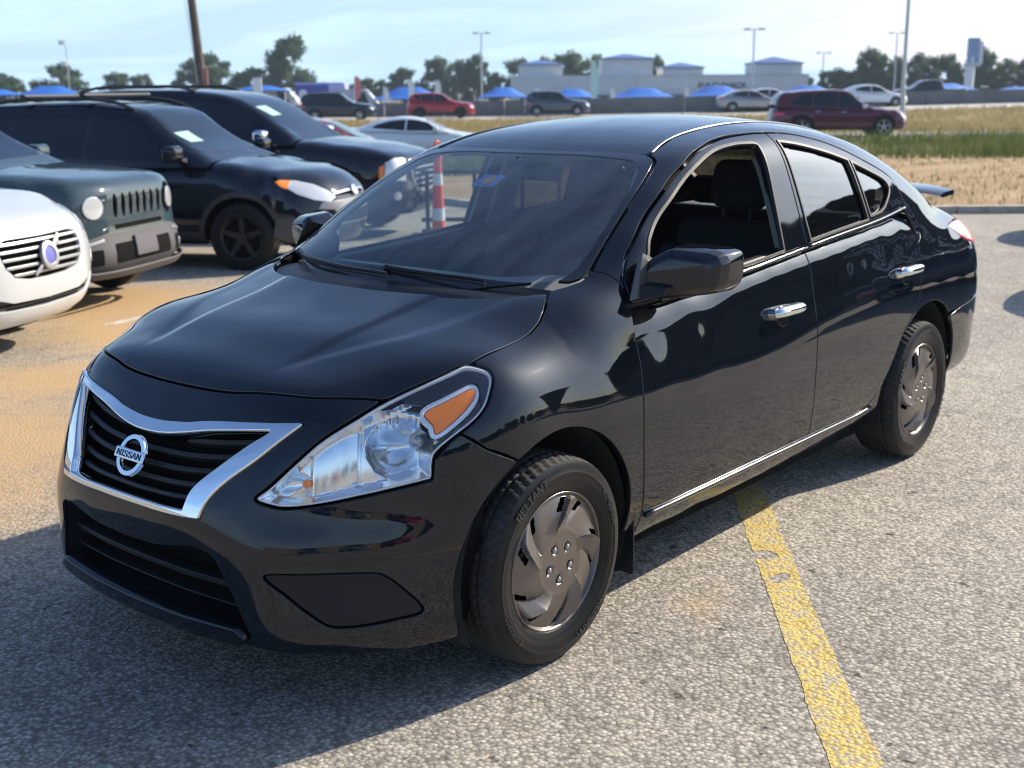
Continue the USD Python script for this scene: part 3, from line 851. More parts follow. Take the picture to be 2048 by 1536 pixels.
grass('weeds', 'tall green weeds along the near edge of the side road', sbox(-6, 31, 28, 43.2), 22000, .18, .55, .014, WEEDM, 11, .22)
grass('weeds', 'sparse weeds and tufts on the bare tan dirt behind the kerb', sbox(1.5, 17.2, 16, 33), 3500, .05, .16, .010, WEEDM, 12, .3)
grass('dry_grass', 'dry tan grass on the verge between the side road and the highway', sbox(-14, 52.5, 34, 76), 30000, .12, .34, .02, DRYM, 13)


def make_tree(seed, lobes, leaf=.26, n=2600, lm=0):
    """Crown of many small leaf clumps round a limbed trunk; unit size: 1 m tall, about 1 m wide."""
    r = np.random.default_rng(seed)
    C, K = [], []
    for (cx, cz, rx, rz, k) in lobes:
        m = int(46 * k)
        d = r.normal(size=(m, 3)); d /= np.linalg.norm(d, axis=1, keepdims=True)
        rad = r.uniform(.35, 1.02, m) ** .55
        q = d * rad[:, None] * [rx, rx, rz] + [cx, 0, cz]
        K.append(np.c_[q, r.uniform(.045, .105, m)])
    K = np.vstack(K)
    K = K[K[:, 2] > .1]
    for x, y, z, s in K:
        m = int(n * .028 * (s / .075) ** 2)
        d = r.normal(size=(m, 3)) * [1, 1, .72]
        d /= np.maximum(np.linalg.norm(d, axis=1, keepdims=True), .35)
        C.append(np.array([x, y, z]) + d * s * r.uniform(.3, 1.15, m)[:, None])
    C = np.vstack(C)
    m = len(C)
    a, b = r.normal(size=(m, 3)), r.normal(size=(m, 3))
    a /= np.linalg.norm(a, axis=1, keepdims=True); b -= a * np.sum(a * b, 1, keepdims=True); b /= np.linalg.norm(b, axis=1, keepdims=True)
    s = leaf * r.uniform(.045, .10, m)[:, None]
    V = np.stack([C - a * s, C + b * s * .55, C + a * s, C - b * s * .55], 1).reshape(-1, 3)
    i = np.arange(m)[:, None] * 4
    F = np.hstack([i + [0, 1, 2], i + [0, 2, 3]]).reshape(-1, 3)
    T = [tube([(0, 0, -.35), (.01, 0, .05), (.0, .01, .3), (.02, 0, .55)], [.045, .038, .028, .012], 7)]
    for (cx, cz, rx, rz, k) in lobes:
        T.append(tube([(0, 0, .12), (cx * .5, r.normal(0, .03), .12 + (cz - .12) * .55), (cx * .9, r.normal(0, .04), cz)], [.026, .018, .006], 6))
        for _ in range(3):
            e = np.array([cx, 0, cz]) + r.normal(0, .6, 3) * [rx, rx, rz]
            T.append(tube([(cx * .5, 0, .12 + (cz - .12) * .6), (cx * .5 + e[0] * .4, e[1] * .5, (cz + e[2]) * .5), e], [.012, .008, .003], 5))
    return (V, F), join(*T)


TREES = []
KINDS = [
    [(-.22, .45, .30, .36, .8), (.2, .5, .32, .40, .9), (.02, .68, .28, .30, .7)],
    [(-.3, .38, .24, .30, .6), (.05, .55, .34, .42, 1.), (.3, .42, .24, .30, .6), (.12, .8, .16, .18, .3)],
    [(0, .45, .48, .42, 1.3), (-.2, .6, .26, .28, .4), (.25, .55, .25, .30, .4)],
    [(-.3, .3, .26, .26, .7), (.12, .34, .32, .28, .8), (.05, .62, .16, .22, .4), (.22, .82, .20, .14, .5), (.40, .30, .18, .22, .4)],
]


def tree(kind, label, u, v, width, height, z=-1.3, flip=1, rz=0., group='trees beyond the highway'):
    name = ('round_tree', 'broad_tree', 'bushy_tree', 'ragged_tree')[kind]
    t = xform(name, label, 'tree', group, None, (*W2(u, v), z), HEAD_R + (math.pi if flip < 0 else 0) + rz, (width, width, height))
    if kind not in MADE:
        MADE[kind] = make_tree(40 + kind, KINDS[kind], .34, 3200)
    (V, F), trunk = MADE[kind]
    obj('crown', (V, F), LEAF[kind % 3], t, False)
    obj('trunk', trunk, BARK, t, 40)
    return t


MADE = {}
# ---------------------------------------------------------------- materials of cars
BLACK = paint('black_paint', (.0028, .0038, .006))
GLOSS = plain('gloss_black_plastic', (.006, .006, .007), .12, coat=.6)
SATIN = plain('black_plastic', (.008, .009, .011), .4, spec=.3, bump=.15, bscale=900)
MATTE = plain('black_void', (.004, .004, .004), .9, spec=.1)
RUBBER = plain('tyre_rubber', (.009, .009, .0095), .36, spec=.22, bump=.08, bscale=350, vary=.3, vscale=14)
TREAD = plain('tyre_tread', (.022, .02, .0185), .8, bump=.4, bscale=260, vary=.45, vscale=9)
LETTER = plain('tyre_letters', (.022, .022, .023), .4)
CHROME = plain('chrome', (.82, .84, .86), .035, 1.0)
SILVER = plain('silver_reflector', (.88, .90, .92), .14, .95)
WHITECH = plain('pale_housing', (.78, .80, .83), .3, .35)
HUB = plain('bronze_grey_wheel_cover', (.175, .15, .135), .36, .7, bump=.1, bscale=700)
STEEL = plain('steel', (.42, .41, .40), .35, 1.0)
CLEAR = mat('clear_glass', {'l': ('layer_weight', {'blend': .5}), 'q': ('math', {'math_type': 'power', 'value2': 5.}), 'f': ('math', {'math_type': 'multiply_add', 'value2': .91, 'value3': .09}), 't': ('transparent_bsdf', {'color': (.84, .91, .90)}), 's': ('glossy_bsdf', {'roughness': 0.}), 'x': ('mix_closure', {}),
    'g': ('texture_coordinate', {}), 'm': ('mapping', {'mapping_type': 'point', 'scale': (1., 3.2, 1.), 'rotation': (0, 0, .5)}), 'n': ('noise_texture', {'scale': 2.6, 'detail': 6., 'roughness': .62, 'distortion': 1.}), 'd': ('map_range', {'from_min': .35, 'from_max': .75, 'to_min': .012, 'to_max': .05, 'clamp': True}), 'dust': ('diffuse_bsdf', {'color': (.62, .66, .68)}), 'y': ('mix_closure', {})},
    [('l.facing', 'q.value1'), ('q.value', 'f.value1'), ('f.value', 'x.fac'), ('t.BSDF', 'x.closure1'), ('s.BSDF', 'x.closure2'), ('g.object', 'm.vector'), ('m.vector', 'n.vector'), ('n.fac', 'd.value'), ('d.result', 'y.fac'), ('x.closure', 'y.closure1'), ('dust.BSDF', 'y.closure2')], 'y.closure')
LENS = pane('lamp_lens', (.95, .965, .97), 1.0, f0=.05)
TINT = pane('tinted_glass', (.10, .115, .11), 1.5)
AMBER = plain('amber_lens', (.95, .24, .02), .25, coat=.5)
RED = plain('red_lens', (.78, .02, .045), .25, coat=.5)
FABRIC = plain('dark_seat_cloth', (.022, .023, .025), .95, bump=.4, bscale=600, spec=.15)
DASH = plain('dashboard_plastic', (.13, .14, .15), .55, bump=.25, bscale=800)
PILLAR = plain('grey_pillar_trim', (.22, .225, .23), .7)
LINER = plain('wheel_well_liner', (.012, .011, .010), .9, vary=.5, vscale=20)
GAPM = plain('seal_rubber', (.006, .006, .006), .6)


def strip(poly2, w): return LineString(poly2).buffer(w, cap_style=2, join_style=1)


# ---------------------------------------------------------------- wheels: axle along y, outer face towards +y, centre at the origin
def make_tyre(R=.305, rim=.203, half=.093, n=240, blocks=60, bulge=.012, grooves=(-.045, -.015, .015, .045), fine=True):
    """Tread and sidewall as two meshes."""
    yy = np.linspace(-half, half, 45 if fine else 13)
    a = np.linspace(0, 2 * np.pi, n, endpoint=False)
    A, Y = np.meshgrid(a, yy, indexing='ij')
    t = np.abs(Y) / half
    r = R - .010 * t ** 4 - .002 * t ** 2
    if fine:
        for g in grooves: r = r - .007 * np.exp(-((Y - g) / .0042) ** 4)
        ph = (A / (2 * np.pi) * blocks + .9 * np.sign(Y) * t ** 1.5 + np.where(np.abs(Y) < .045, .5, 0)) % 1
        cut = np.exp(-((ph - .5) / .13) ** 4) * np.where(t > .16, 1, 0)
        r = r - .006 * cut * np.where(t < .999, 1, .8)
        ph2 = (A / (2 * np.pi) * blocks * 2 - .6 * Y / half) % 1
        r = r - .0025 * np.exp(-((ph2 - .5) / .12) ** 4) * (t < .5)
    V = np.stack([r * np.cos(A), Y, r * np.sin(A)], 2).reshape(-1, 3)
    m = len(yy); i = np.arange(n)[:, None]; k = np.arange(m - 1)[None, :]; j = (i + 1) % n
    q = np.stack([i * m + k, j * m + k, j * m + k + 1, i * m + k + 1], 2).reshape(-1, 4)
    tread = trimesh.Trimesh(V, np.vstack([q[:, [0, 2, 1]], q[:, [0, 3, 2]]]), process=False)
    prof = []
    for u in np.linspace(0, 1, 15):
        rr = (R - .0125) + (rim - (R - .0125)) * u
        prof.append((rr, half - .0005 + bulge * math.sin(math.pi * min(1, u * 1.05)) ** .8 - .004 * u + (.0022 if .30 < u < .40 else 0) + (-.0018 if .66 < u < .72 else 0)))
    prof.append((rim - .012, half - .022))
    w = lathe([(a, b) for a, b in prof], 96, 'y')
    side1 = trimesh.Trimesh(w.vertices * [1, -1, 1], w.faces[:, ::-1], process=False)
    if side1.vertices[:, 1].mean() < 0: side1 = trimesh.Trimesh(side1.vertices * [1, -1, 1], side1.faces[:, ::-1], process=False)
    side0 = trimesh.Trimesh(side1.vertices * [1, -1, 1], side1.faces[:, ::-1], process=False)
    for s in (side0, side1):
        s.fix_normals()
    tread.fix_normals()
    return tread, join(side0, side1)


def ring_text(text, radius, height, y, start, bold=True, depth=.0016):
    """Letters standing on a circle in the xz plane, read from +y; start = angle of the first letter (clockwise as seen from +y)."""
    t = meshkit.text_mesh(text, height, depth, bold)
    v = t.vertices.copy()
    # seen from +y with z up, +x is to the left
    ang = start - v[:, 0] / radius
    rr = radius + v[:, 1] - height * .5
    out = np.c_[-rr * np.cos(ang), y + v[:, 2], rr * np.sin(ang)]
    m = trimesh.Trimesh(out, t.faces, process=False)
    m.fix_normals()
    return m


def make_cover(R=.209):
    """A five-armed turbine wheel cover: face, dark recess, five nuts."""
    nr, na = 46, 400
    r = np.r_[np.linspace(0, .095, 14), np.linspace(.1, R - .018, nr - 22), np.linspace(R - .0165, R, 8)]
    a = np.linspace(0, 2 * np.pi, na, endpoint=False)
    Rr, A = np.meshgrid(r, a, indexing='ij')
    sw = np.clip((Rr - .085) / .11, 0, 1)
    step = 2 * np.pi / 5
    base = .028 - .018 * np.clip((Rr - .09) / .1, 0, 1) ** 1.6
    f = (A - .68 + .55 * sw) % step                          # 0..step, an arm centred on step/2
    d = f - step / 2
    blade = np.clip((Rr - .09) / .05, 0, 1) * np.clip((R - .012 - Rr) / .012, 0, 1)
    # broad vane between two slots, thrown up towards its leading edge
    vane = np.where(np.abs(d) < .19, .024 * np.clip((d + .19) / .38, 0, 1) ** 1.1, 0)
    saw = np.where(d > .19, .018 * np.clip(1 - (d - .19) / .44, 0, 1) ** 2, 0) - np.where(d < -.19, .010 * np.exp(-((d + .19) / .13) ** 2), 0)
    H = base + blade * (vane + saw * .6)
    nose_ = np.exp(-((Rr - .093) / .006) ** 2) * .0015
    H = H + nose_
    rimr = np.clip((Rr - (R - .0165)) / .0165, 0, 1)
    H = np.where(Rr > R - .0168, .010 + .012 * np.sin(np.pi * rimr) ** .7 - .004 * rimr, H)
    # lug pockets
    for k in range(5):
        ak = math.pi / 2 + k * step + .18
        dd = np.hypot(Rr * np.cos(A) - .05 * math.cos(ak), Rr * np.sin(A) - .05 * math.sin(ak))
        H = H - .012 * np.exp(-(dd / .0125) ** 6)
    hole = (Rr > .148) & (Rr < R - .021) & (((d > .20) & (d < .20 + .14)) | ((d < -.20) & (d > -.20 - .13)))
    V = np.stack([-Rr * np.cos(A), H, Rr * np.sin(A)], 2).reshape(-1, 3)
    i = np.arange(len(r) - 1)[:, None]; k = np.arange(na)[None, :]; k2 = (k + 1) % na
    q = np.stack([i * na + k, (i + 1) * na + k, (i + 1) * na + k2, i * na + k2], 2).reshape(-1, 4)
    dead = (hole[:-1] & hole[1:] & np.roll(hole, -1, 1)[:-1]).reshape(-1)
    q = q[~dead]
    face = trimesh.Trimesh(V, np.vstack([q[:, [0, 1, 2]], q[:, [0, 2, 3]]]), process=False)
    face.update_faces(face.nondegenerate_faces())
    if np.mean(face.face_normals[:, 1]) < 0: face.invert()
    lip = lathe([(R, .006), (R + .0015, .002), (R, -.03), (R - .02, -.03)], 64, 'y')
    if lip.vertices[:, 1].mean() > 0: lip = trimesh.Trimesh(lip.vertices * [1, -1, 1], lip.faces[:, ::-1], process=False)
    lip.fix_normals()
    back = trimesh.creation.cylinder(R * .98, .012, sections=48)
    back.apply_transform(trimesh.transformations.rotation_matrix(math.pi / 2, [1, 0, 0])); back.apply_translation([0, -.035, 0])
    nuts = []
    for k in range(5):
        ak = math.pi / 2 + k * step + .18
        n = trimesh.creation.cylinder(.0085, .012, sections=6)
        n.apply_transform(trimesh.transformations.rotation_matrix(math.pi / 2, [1, 0, 0]))
        cap = lathe([(.0085, 0), (.0075, .002), (.003, .004), (0, .0042)], 18)
        cap.apply_transform(trimesh.transformations.rotation_matrix(-math.pi / 2, [1, 0, 0])); cap.apply_translation([0, .006, 0])
        cap.fix_normals()
        m = join(n, cap); m.apply_translation([-.05 * math.cos(ak), .023, .05 * math.sin(ak)])
        nuts.append(m)
    return join(face, lip), back, nuts


def add_hero_wheel(car, x, y, spin, proto={}):
    if not proto:
        proto['t'] = make_tyre()
        proto['c'] = make_cover()
        yb = .093 + .0105
        proto['l'] = (ring_text('RELIANT', .262, .026, yb, math.radians(118)), ring_text('185/65R15', .256, .016, yb, math.radians(205)), ring_text('ALL-SEASON', .256, .015, yb, math.radians(20)),
                          ring_text('RELIANT', .262, .026, yb, math.radians(-62)))
    s = 1 if y > 0 else -1
    def at(m, spin_=spin):
        m = rot(m, spin_, [0, 1, 0])
        if s < 0: m = trimesh.Trimesh(m.vertices * [1, -1, 1], m.faces[:, ::-1], process=False)
        return mov(m, [x, y, .305])
    tread, wall = proto['t']
    w = obj('wheel', at(mov(make_brake(), [0, -.02, 0])), STEEL, car)
    obj('tyre_tread', at(tread), TREAD, w, 40)
    obj('tyre_sidewall', at(wall), RUBBER, w, 40)
    if s > 0:
        for q in proto['l']: obj('tyre_lettering', at(q), LETTER, w, False)
    face, back, nuts = proto['c']
    obj('wheel_cover', at(mov(face, [0, .070, 0])), HUB, w, 28)
    obj('wheel_back', at(mov(back, [0, .06, 0])), MATTE, w)
    for n in nuts: obj('wheel_nut', at(mov(n, [0, .070, 0])), STEEL, w, 30)


def make_brake():
    d = trimesh.creation.cylinder(.12, .02, sections=40)
    d.apply_transform(trimesh.transformations.rotation_matrix(math.pi / 2, [1, 0, 0]))
    return d


# ---------------------------------------------------------------- the black sedan
def arch_pts(cx, cz, R, a0=-40, a1=220, n=50):
    t = np.radians(np.linspace(a0, a1, n))
    return np.c_[cx + R * np.cos(t), cz + R * np.sin(t)]


def hood_shape(x, y):
    """The raised middle of the bonnet with a facet falling to each side."""
    a = np.abs(y)
    inner = np.interp(x, [-.25, 0, .1, .25, .4, .52, .66], [.36, .318, .305, .298, .288, .272, .25])
    outer = np.interp(x, [-.25, -.07, .06, .2, .32, .42, .52, .66], [.58, .532, .505, .472, .405, .345, .302, .27])
    w = np.maximum(outer - inner, .02)
    t = np.clip((a - inner) / w, -1, 2)
    rise = 1 / (1 + np.exp(np.clip((a - inner - .012) / .0055, -40, 40)))           # a crisp edge on the inner side
    rise2 = 1 / (1 + np.exp(np.clip((a - outer) / .011, -40, 40)))                  # a softer one outside
    k = np.clip((x + .26) / .14, 0, 1) * np.clip((.60 - x) / .25, 0, 1)
    k = k * k * (3 - 2 * k)
    return k * (.0055 * rise - .0045 * rise2)


def build_hero():
    low, cab = hero_fields()
    U = Blend(low, cab, .035)
    nose, tail, side, top, slant = Round(-.25), Round(-2.9, -1), Side(), Top(), Slant()
    car = xform('sedan', 'black four-door sedan with chrome grille in the foreground, driver window down', 'car')
    two = lambda name, m, material, parent=car: (obj(name, m, material, parent), obj(name, mirror(m), material, parent))
    FA, RA = (0., .318, .372), (-2.615, .318, .378)
    fa, ra = Polygon(arch_pts(*FA, -180, 180, 90)[:-1]), Polygon(arch_pts(*RA, -180, 180, 90)[:-1])

    # ---- lines of the nose, (arc, z)
    head = Polygon(smooth_line([(.421, .604), (.46, .588), (.50, .583), (.571, .59), (.682, .608), (.754, .62), (.828, .632), (.845, .638), (.848, .667), (.855, .697), (.881, .72), (.923, .745), (.971, .772), (1.006, .801), (1.03, .837), (1.044, .862), (1.043, .880), (1.025, .891), (.987, .899), (.959, .898), (.913, .886), (.843, .866), (.778, .846), (.709, .821), (.623, .779), (.558, .736), (.491, .673), (.448, .630)], 110, True))
    gro = np.vstack([smooth_line([(0, .7395), (.05, .7405), (.10, .7445), (.16, .751), (.236, .7635), (.382, .777), (.533, .788)], 24), smooth_line([(.533, .787), (.473, .742), (.409, .688), (.359, .649), (.324, .616), (.303, .588), (.293, .566), (.286, .541)], 24), smooth_line([(.286, .541), (.218, .539), (.11, .539), (0, .539)], 12)])
    gri = np.vstack([smooth_line([(0, .705), (.05, .706), (.10, .711), (.16, .7205), (.248, .7365), (.355, .750), (.438, .759)], 20), smooth_line([(.438, .761), (.375, .7205), (.309, .668), (.264, .628), (.246, .603), (.239, .580), (.234, .5615)], 20), [(.156, .5605), (0, .5605)]])
    sym = lambda h: Polygon(np.vstack([h, (h * [-1, 1])[::-1]])).buffer(0)
    groP, griP = sym(gro), sym(gri)
    hood_front = smooth_line([(.652, 0), (.650, .08), (.642, .2), (.623, .3), (.565, .473), (.449, .606)], 30)
    hood_side = np.array([(.208, .706), (.082, .700), (-.059, .690), (-.115, .678), (-.165, .656), (-.205, .632), (-.247, .603)])
    hood_rear = smooth_line([(-.247, .603), (-.185, .562), (-.115, .482), (-.062, .37), (-.03, .23), (-.016, .1), (-.012, 0)], 24)
    hf_nose = carry(low, top, hood_front, nose)
    # headlamp's upper edge between the hood's two corners, as seen from above
    hd = smooth_line([(.448, .630), (.491, .673), (.558, .736), (.623, .779), (.709, .821), (.778, .846), (.843, .866), (.913, .886), (.959, .898)], 40)
    hd_top = carry(low, nose, hd, top)
    k = np.argmin(np.linalg.norm(hd_top - hood_front[-1], axis=1))
    k2 = np.argmin(np.linalg.norm(hd_top - hood_side[0], axis=1))
    hood = np.vstack([hood_front, hd_top[k + 1:k2], hood_side, hood_rear[1:]])
    hoodP = Polygon(np.vstack([hood, (hood * [1, -1])[::-1]])).buffer(0)
    h = obj('hood', panel(low, top, hoodP, .014, bend=.004, shape=hood_shape), BLACK, car)

    # ---- bumper cover
    seam_side = np.array([(.336, .746), (.272, .694), (.176, .645)])
    seam = carry(low, side, seam_side, nose)
    arch_side = arch_pts(*FA, 61.5, -18, 26)
    arch_n = carry(low, side, arch_side, nose)
    bot = np.array([(.93, .185), (.80, .178), (.62, .183), (.47, .196), (.40, .208), (.25, .205), (0, .202)])
    inner = head.buffer(.003)
    half = np.vstack([hf_nose, hd[k:k + 1], [(.46, .61), (.52, .62), (.83, .66), (.90, .73)], seam, arch_n, bot])
    bumper = Polygon(np.vstack([half, (half * [-1, 1])[::-1]])).buffer(0)
    headR = affinity.scale(head, -1, 1, origin=(0, 0))
    intake = np.array([(0, .432), (.12, .437), (.25, .463), (.300, .4575), (.322, .442), (.36, .347), (.402, .236), (.388, .230), (.30, .229), (.2, .228), (.1, .226), (0, .225)])
    intakeP = sym(intake)
    fog = Polygon(smooth_line([(.446, .412), (.544, .415), (.684, .410), (.722, .397), (.763, .359), (.814, .287), (.743, .273), (.639, .266), (.587, .273), (.541, .311), (.494, .359)], 60, True))
    fogR = affinity.scale(fog, -1, 1, origin=(0, 0))
    bumper = bumper.difference(unary_union([inner, affinity.scale(inner, -1, 1, origin=(0, 0)), groP.buffer(-.004), intakeP, fog, fogR]))
    bp = obj('front_bumper', panel(low, nose, bumper, .018, bend=.003), BLACK, car)
    for f in (fog, fogR): obj('fog_light_blank', panel(low, nose, f, .02, lift=-.006, bend=.003), SATIN, bp)
    lip = np.array([(0, .252), (.1, .253), (.2, .255), (.3, .259), (.37, .262), (.395, .24), (.385, .216), (.3, .205), (.15, .20), (0, .198)])
    obj('front_lip', panel(low, nose, sym(lip), .016, lift=.016, rim=.045, bend=.006, gap=0), BLACK, bp)
    obj('intake_back', panel(low, nose, intakeP.buffer(.03), .03, lift=-.10, rim=0, gap=0, bend=0), MATTE, bp)
    for z0, z1 in ((.345, .362), (.295, .302)):
        s = sbox(-.37, z0, .37, z1).intersection(intakeP.buffer(.004))
        obj('intake_bar', panel(low, nose, s, .016, lift=-.035, rim=.03, bend=.003, gap=0), SATIN, bp)
    obj('intake_wall', panel(low, nose, intakeP.buffer(.012).difference(intakeP.buffer(-.001)), .012, lift=-.012, rim=.09, bend=0, gap=0), SATIN, bp)
    # ---- grille
    g = obj('grille', panel(low, nose, griP.buffer(.012), .03, lift=-.065, rim=0, gap=0, bend=0), MATTE, car)
    obj('chrome_surround', panel(low, nose, groP.difference(griP), .010, lift=.010, rim=.03, bend=.005, gap=.001), CHROME, g)
    for z in (.583, .617, .651, .685, .718):
        xs = np.linspace(-.45, .45, 41)
        zz = z + .035 * (xs / .45) ** 2
        s = Polygon(np.vstack([np.c_[xs, zz - .009], np.c_[xs, zz + .007][::-1]])).intersection(griP.buffer(.006)).buffer(-.0006)
        for q in polys(s): obj('grille_bar', panel(low, nose, q, .012, lift=-.026, rim=.03, bend=.005, gap=0), SATIN, g)
    # emblem: ring and bar
    X = low.cast(*nose.rays(np.array([[0., .648]])))[0]
    nrm = low.normal(X[None])[0]; tilt = math.atan2(nrm[2], nrm[0])
    t = np.linspace(0, 2 * np.pi, 64, endpoint=False)
    sec = [(-.0085, -.006), (-.006, .004), (.006, .004), (.0085, -.006)]
    V = np.vstack([np.c_[np.full(64, d + .0), (.0505 + r) * np.cos(t), (.0505 + r) * np.sin(t)] for r, d in sec]); F = []
    for q in range(4):
        for i in range(64):
            j = (i + 1) % 64; a, b, c, d = q * 64 + i, q * 64 + j, ((q + 1) % 4) * 64 + j, ((q + 1) % 4) * 64 + i
            F += [(a, b, c), (a, c, d)]
    ring = trimesh.Trimesh(V, F, process=False); ring.fix_normals()
    bar = rbox(-.004, .009, -.066, .066, -.0155, .0155, .004)
    tx = meshkit.text_mesh('NISSAN', .0165, .002, True)
    v = tx.vertices - [tx.bounds[:, 0].mean(), tx.bounds[:, 1].mean(), 0]
    v[:, 0] *= .108 / (tx.bounds[1, 0] - tx.bounds[0, 0])
    tx = trimesh.Trimesh(np.c_[.009 + v[:, 2] * .6, v[:, 0], v[:, 1]], tx.faces, process=False); tx.fix_normals()
    def em(m): return mov(rot(m, -tilt * .8, [0, 1, 0]), X + nrm * .006)
    e = obj('emblem', em(join(ring, bar)), CHROME, g, 30)
    obj('emblem_letters', em(tx), GLOSS, e, False)

    # ---- headlamps
    amber = Polygon(smooth_line([(.835, .804), (.892, .826), (.96, .849), (.978, .853), (.988, .848), (.981, .83), (.95, .802), (.914, .777), (.866, .751), (.856, .774)], 50, True))
    blackp = Polygon([(.765, .834), (.843, .860), (.913, .880), (.965, .892), (1.02, .886), (1.038, .872), (1.036, .853), (1.018, .818), (1.0, .80), (1.004, .83), (1.002, .862), (.985, .868), (.93, .852), (.84, .824)])
    cx, cz = .775, .722
    def bowl(P):
        d = np.hypot(P[:, 0] - cx, P[:, 1] - cz)
        edge = np.array([head.exterior.distance(Point(*p)) for p in P])
        b = -.042 - .012 * np.clip((P[:, 0] - .5) / .3, 0, 1)
        # main reflector with a crisp rim
        b = np.where(d < .092, -.05 - .085 * np.sqrt(np.clip(1 - (d / .094) ** 2, 0, 1)), b)
        # a pane between the lamps falling to a step
        inner = (P[:, 0] > .545) & (P[:, 0] < .668) & (d > .097)
        b = np.where(inner, -.034 - .03 * np.clip((P[:, 0] - .545) / .123, 0, 1) ** 2, b)
        d2 = np.hypot((P[:, 0] - .497) / 1.3, P[:, 1] - .631)
        b = np.where(d2 < .036, -.038 - .034 * np.sqrt(np.clip(1 - (d2 / .037) ** 2, 0, 1)), b)
        return b * np.clip(edge / .014, .12, 1)
    for sgn in (1, -1):
        put = (lambda m: m) if sgn > 0 else mirror
        L = obj('headlight', put(panel(low, nose, head, .018, bend=.003, rim=.006, gap=.0015)), LENS, car)
        obj('headlight_bowl', put(deep(low, nose, head.buffer(-.002).difference(amber.buffer(.008)), bowl, .0055)), SILVER, L)
        rimp = head.buffer(-.002).difference(head.buffer(-.0075))
        obj('headlight_rim', put(panel(low, nose, rimp, .01, lift=-.006, rim=.012, gap=0, bend=.002)), WHITECH, L)
        obj('headlight_shade', put(panel(low, nose, blackp.intersection(head.buffer(-.006)), .014, lift=-.016, rim=.02, gap=0, bend=.002)), GLOSS, L)
        obj('amber_reflector', put(panel(low, nose, amber, .012, lift=-.018, rim=.012, gap=.001, bend=.003)), AMBER, L)
        ap = amber.buffer(.013).difference(amber.buffer(.001)).intersection(head.buffer(-.004))
        obj('amber_frame', put(panel(low, nose, ap, .01, lift=-.020, rim=.014, gap=0, bend=.003)), WHITECH, L)
        P0 = low.cast(*nose.rays(np.array([[cx + .045, cz + .02]])))[0]; n0 = low.normal(P0[None])[0]
        bulb = tube([P0 - n0 * .115, P0 - n0 * .07, P0 - n0 * .045], [.016, .017, .012], 14)
        obj('bulb', put((np.array(bulb.vertices), np.array(bulb.faces), np.array(bulb.vertex_normals))), STEEL, L)
        P1 = low.cast(*nose.rays(np.array([[.535, .638]])))[0]; n1 = low.normal(P1[None])[0]
        b2 = trimesh.creation.icosphere(subdivisions=2, radius=.012); b2.apply_translation(P1 - n1 * .035)
        obj('signal_bulb', put((np.array(b2.vertices), np.array(b2.faces), np.array(b2.vertex_normals))), AMBER, L)

    # ---- fenders
    ap_seam = np.array([(-.395, .655, 1.085), (-.43, .679, 1.063), (-.455, .726, 1.027)])
    door_front = smooth_line([(-.452, 1.027), (-.445, .985), (-.436, .93), (-.434, .869), (-.430, .804), (-.414, .719), (-.412, .62), (-.415, .542), (-.428, .44), (-.44, .369), (-.447, .325)], 40)
    fl = lambda pts: carry(low, top, pts, slant)
    ws_low = carry(U, top, [(-.247, .603), (-.30, .634), (-.345, .648), (-.385, .653)], slant)
    head_rear = carry(low, nose, [(.959, .898), (.987, .899), (1.025, .891), (1.043, .880), (1.044, .862), (1.03, .837), (1.006, .801), (.971, .772), (.923, .745)], slant)
    fend = np.vstack([fl(hood_side), ws_low[1:], slant.flat(ap_seam), carry(U, side, door_front[3:], slant), carry(low, side, [(-.447, .20), (-.36, .20)], slant),
                      carry(low, side, arch_pts(*FA, 198, 61.5, 40), slant), carry(low, side, seam_side[::-1], slant), head_rear[::-1]])
    fm = panel(U, slant, Polygon(fend).buffer(0).difference(Polygon(carry(low, nose, np.asarray(head.buffer(.002).exterior.coords)[:-1], slant)).buffer(0)), .02)
    two('front_fender', fm, BLACK)

    # ---- doors
    BELT = np.array([(-.40, .958), (-.70, .967), (-1.0, .984), (-1.3, 1.004), (-1.55, 1.024), (-1.9, 1.05), (-2.15, 1.066), (-2.4, 1.088), (-2.6, 1.108)])
    belt = CubicSpline(BELT[::-1, 0], BELT[::-1, 1])
    bgap = smooth_line([(-1.572, 1.026), (-1.565, .988), (-1.557, .871), (-1.552, .785), (-1.552, .585), (-1.562, .437), (-1.572, .325)], 40)
    rgap = smooth_line([(-2.532, 1.07), (-2.549, 1.03), (-2.556, .985), (-2.538, .921), (-2.510, .843), (-2.492, .77), (-2.478, .71), (-2.43, .672), (-2.335, .59), (-2.262, .485), (-2.19, .395), (-2.135, .355), (-2.06, .325)], 60)
    bz = lambda a, b: np.c_[np.linspace(a, b, 20), belt(np.linspace(a, b, 20)) - .004]
    fd = np.vstack([door_front[2:], bgap[::-1], bz(-1.572, -.45)])
    rd = np.vstack([bgap, rgap[::-1][:-1], bz(-2.53, -1.572)])
    inner_cut = []
    frame_out = smooth_line([(-.462, 1.03), (-.50, 1.075), (-.545, 1.118), (-.655, 1.193), (-.833, 1.289), (-.96, 1.345), (-1.09, 1.391), (-1.265, 1.424), (-1.448, 1.437), (-1.591, 1.438), (-1.70, 1.434), (-1.814, 1.423), (-1.975, 1.394), (-2.121, 1.355), (-2.25, 1.313), (-2.415, 1.258), (-2.50, 1.215), (-2.522, 1.16), (-2.53, 1.08), (-2.535, 1.05)], 140)
    kx = np.argmin(np.abs(frame_out[:, 0] + 1.588))
    bp_line = np.array([(-1.588, 1.437), (-1.575, 1.40), (-1.54, 1.266), (-1.556, 1.12), (-1.572, 1.02)])
    bp_line = smooth_line([(-1.590, 1.437), (-1.583, 1.35), (-1.578, 1.2), (-1.574, 1.02)], 20)
    bzz = lambda a, b, o: np.c_[np.linspace(a, b, 20), belt(np.linspace(a, b, 20)) + o]
    ff = np.vstack([frame_out[:kx], bp_line, bzz(-1.574, -.462, .012)])
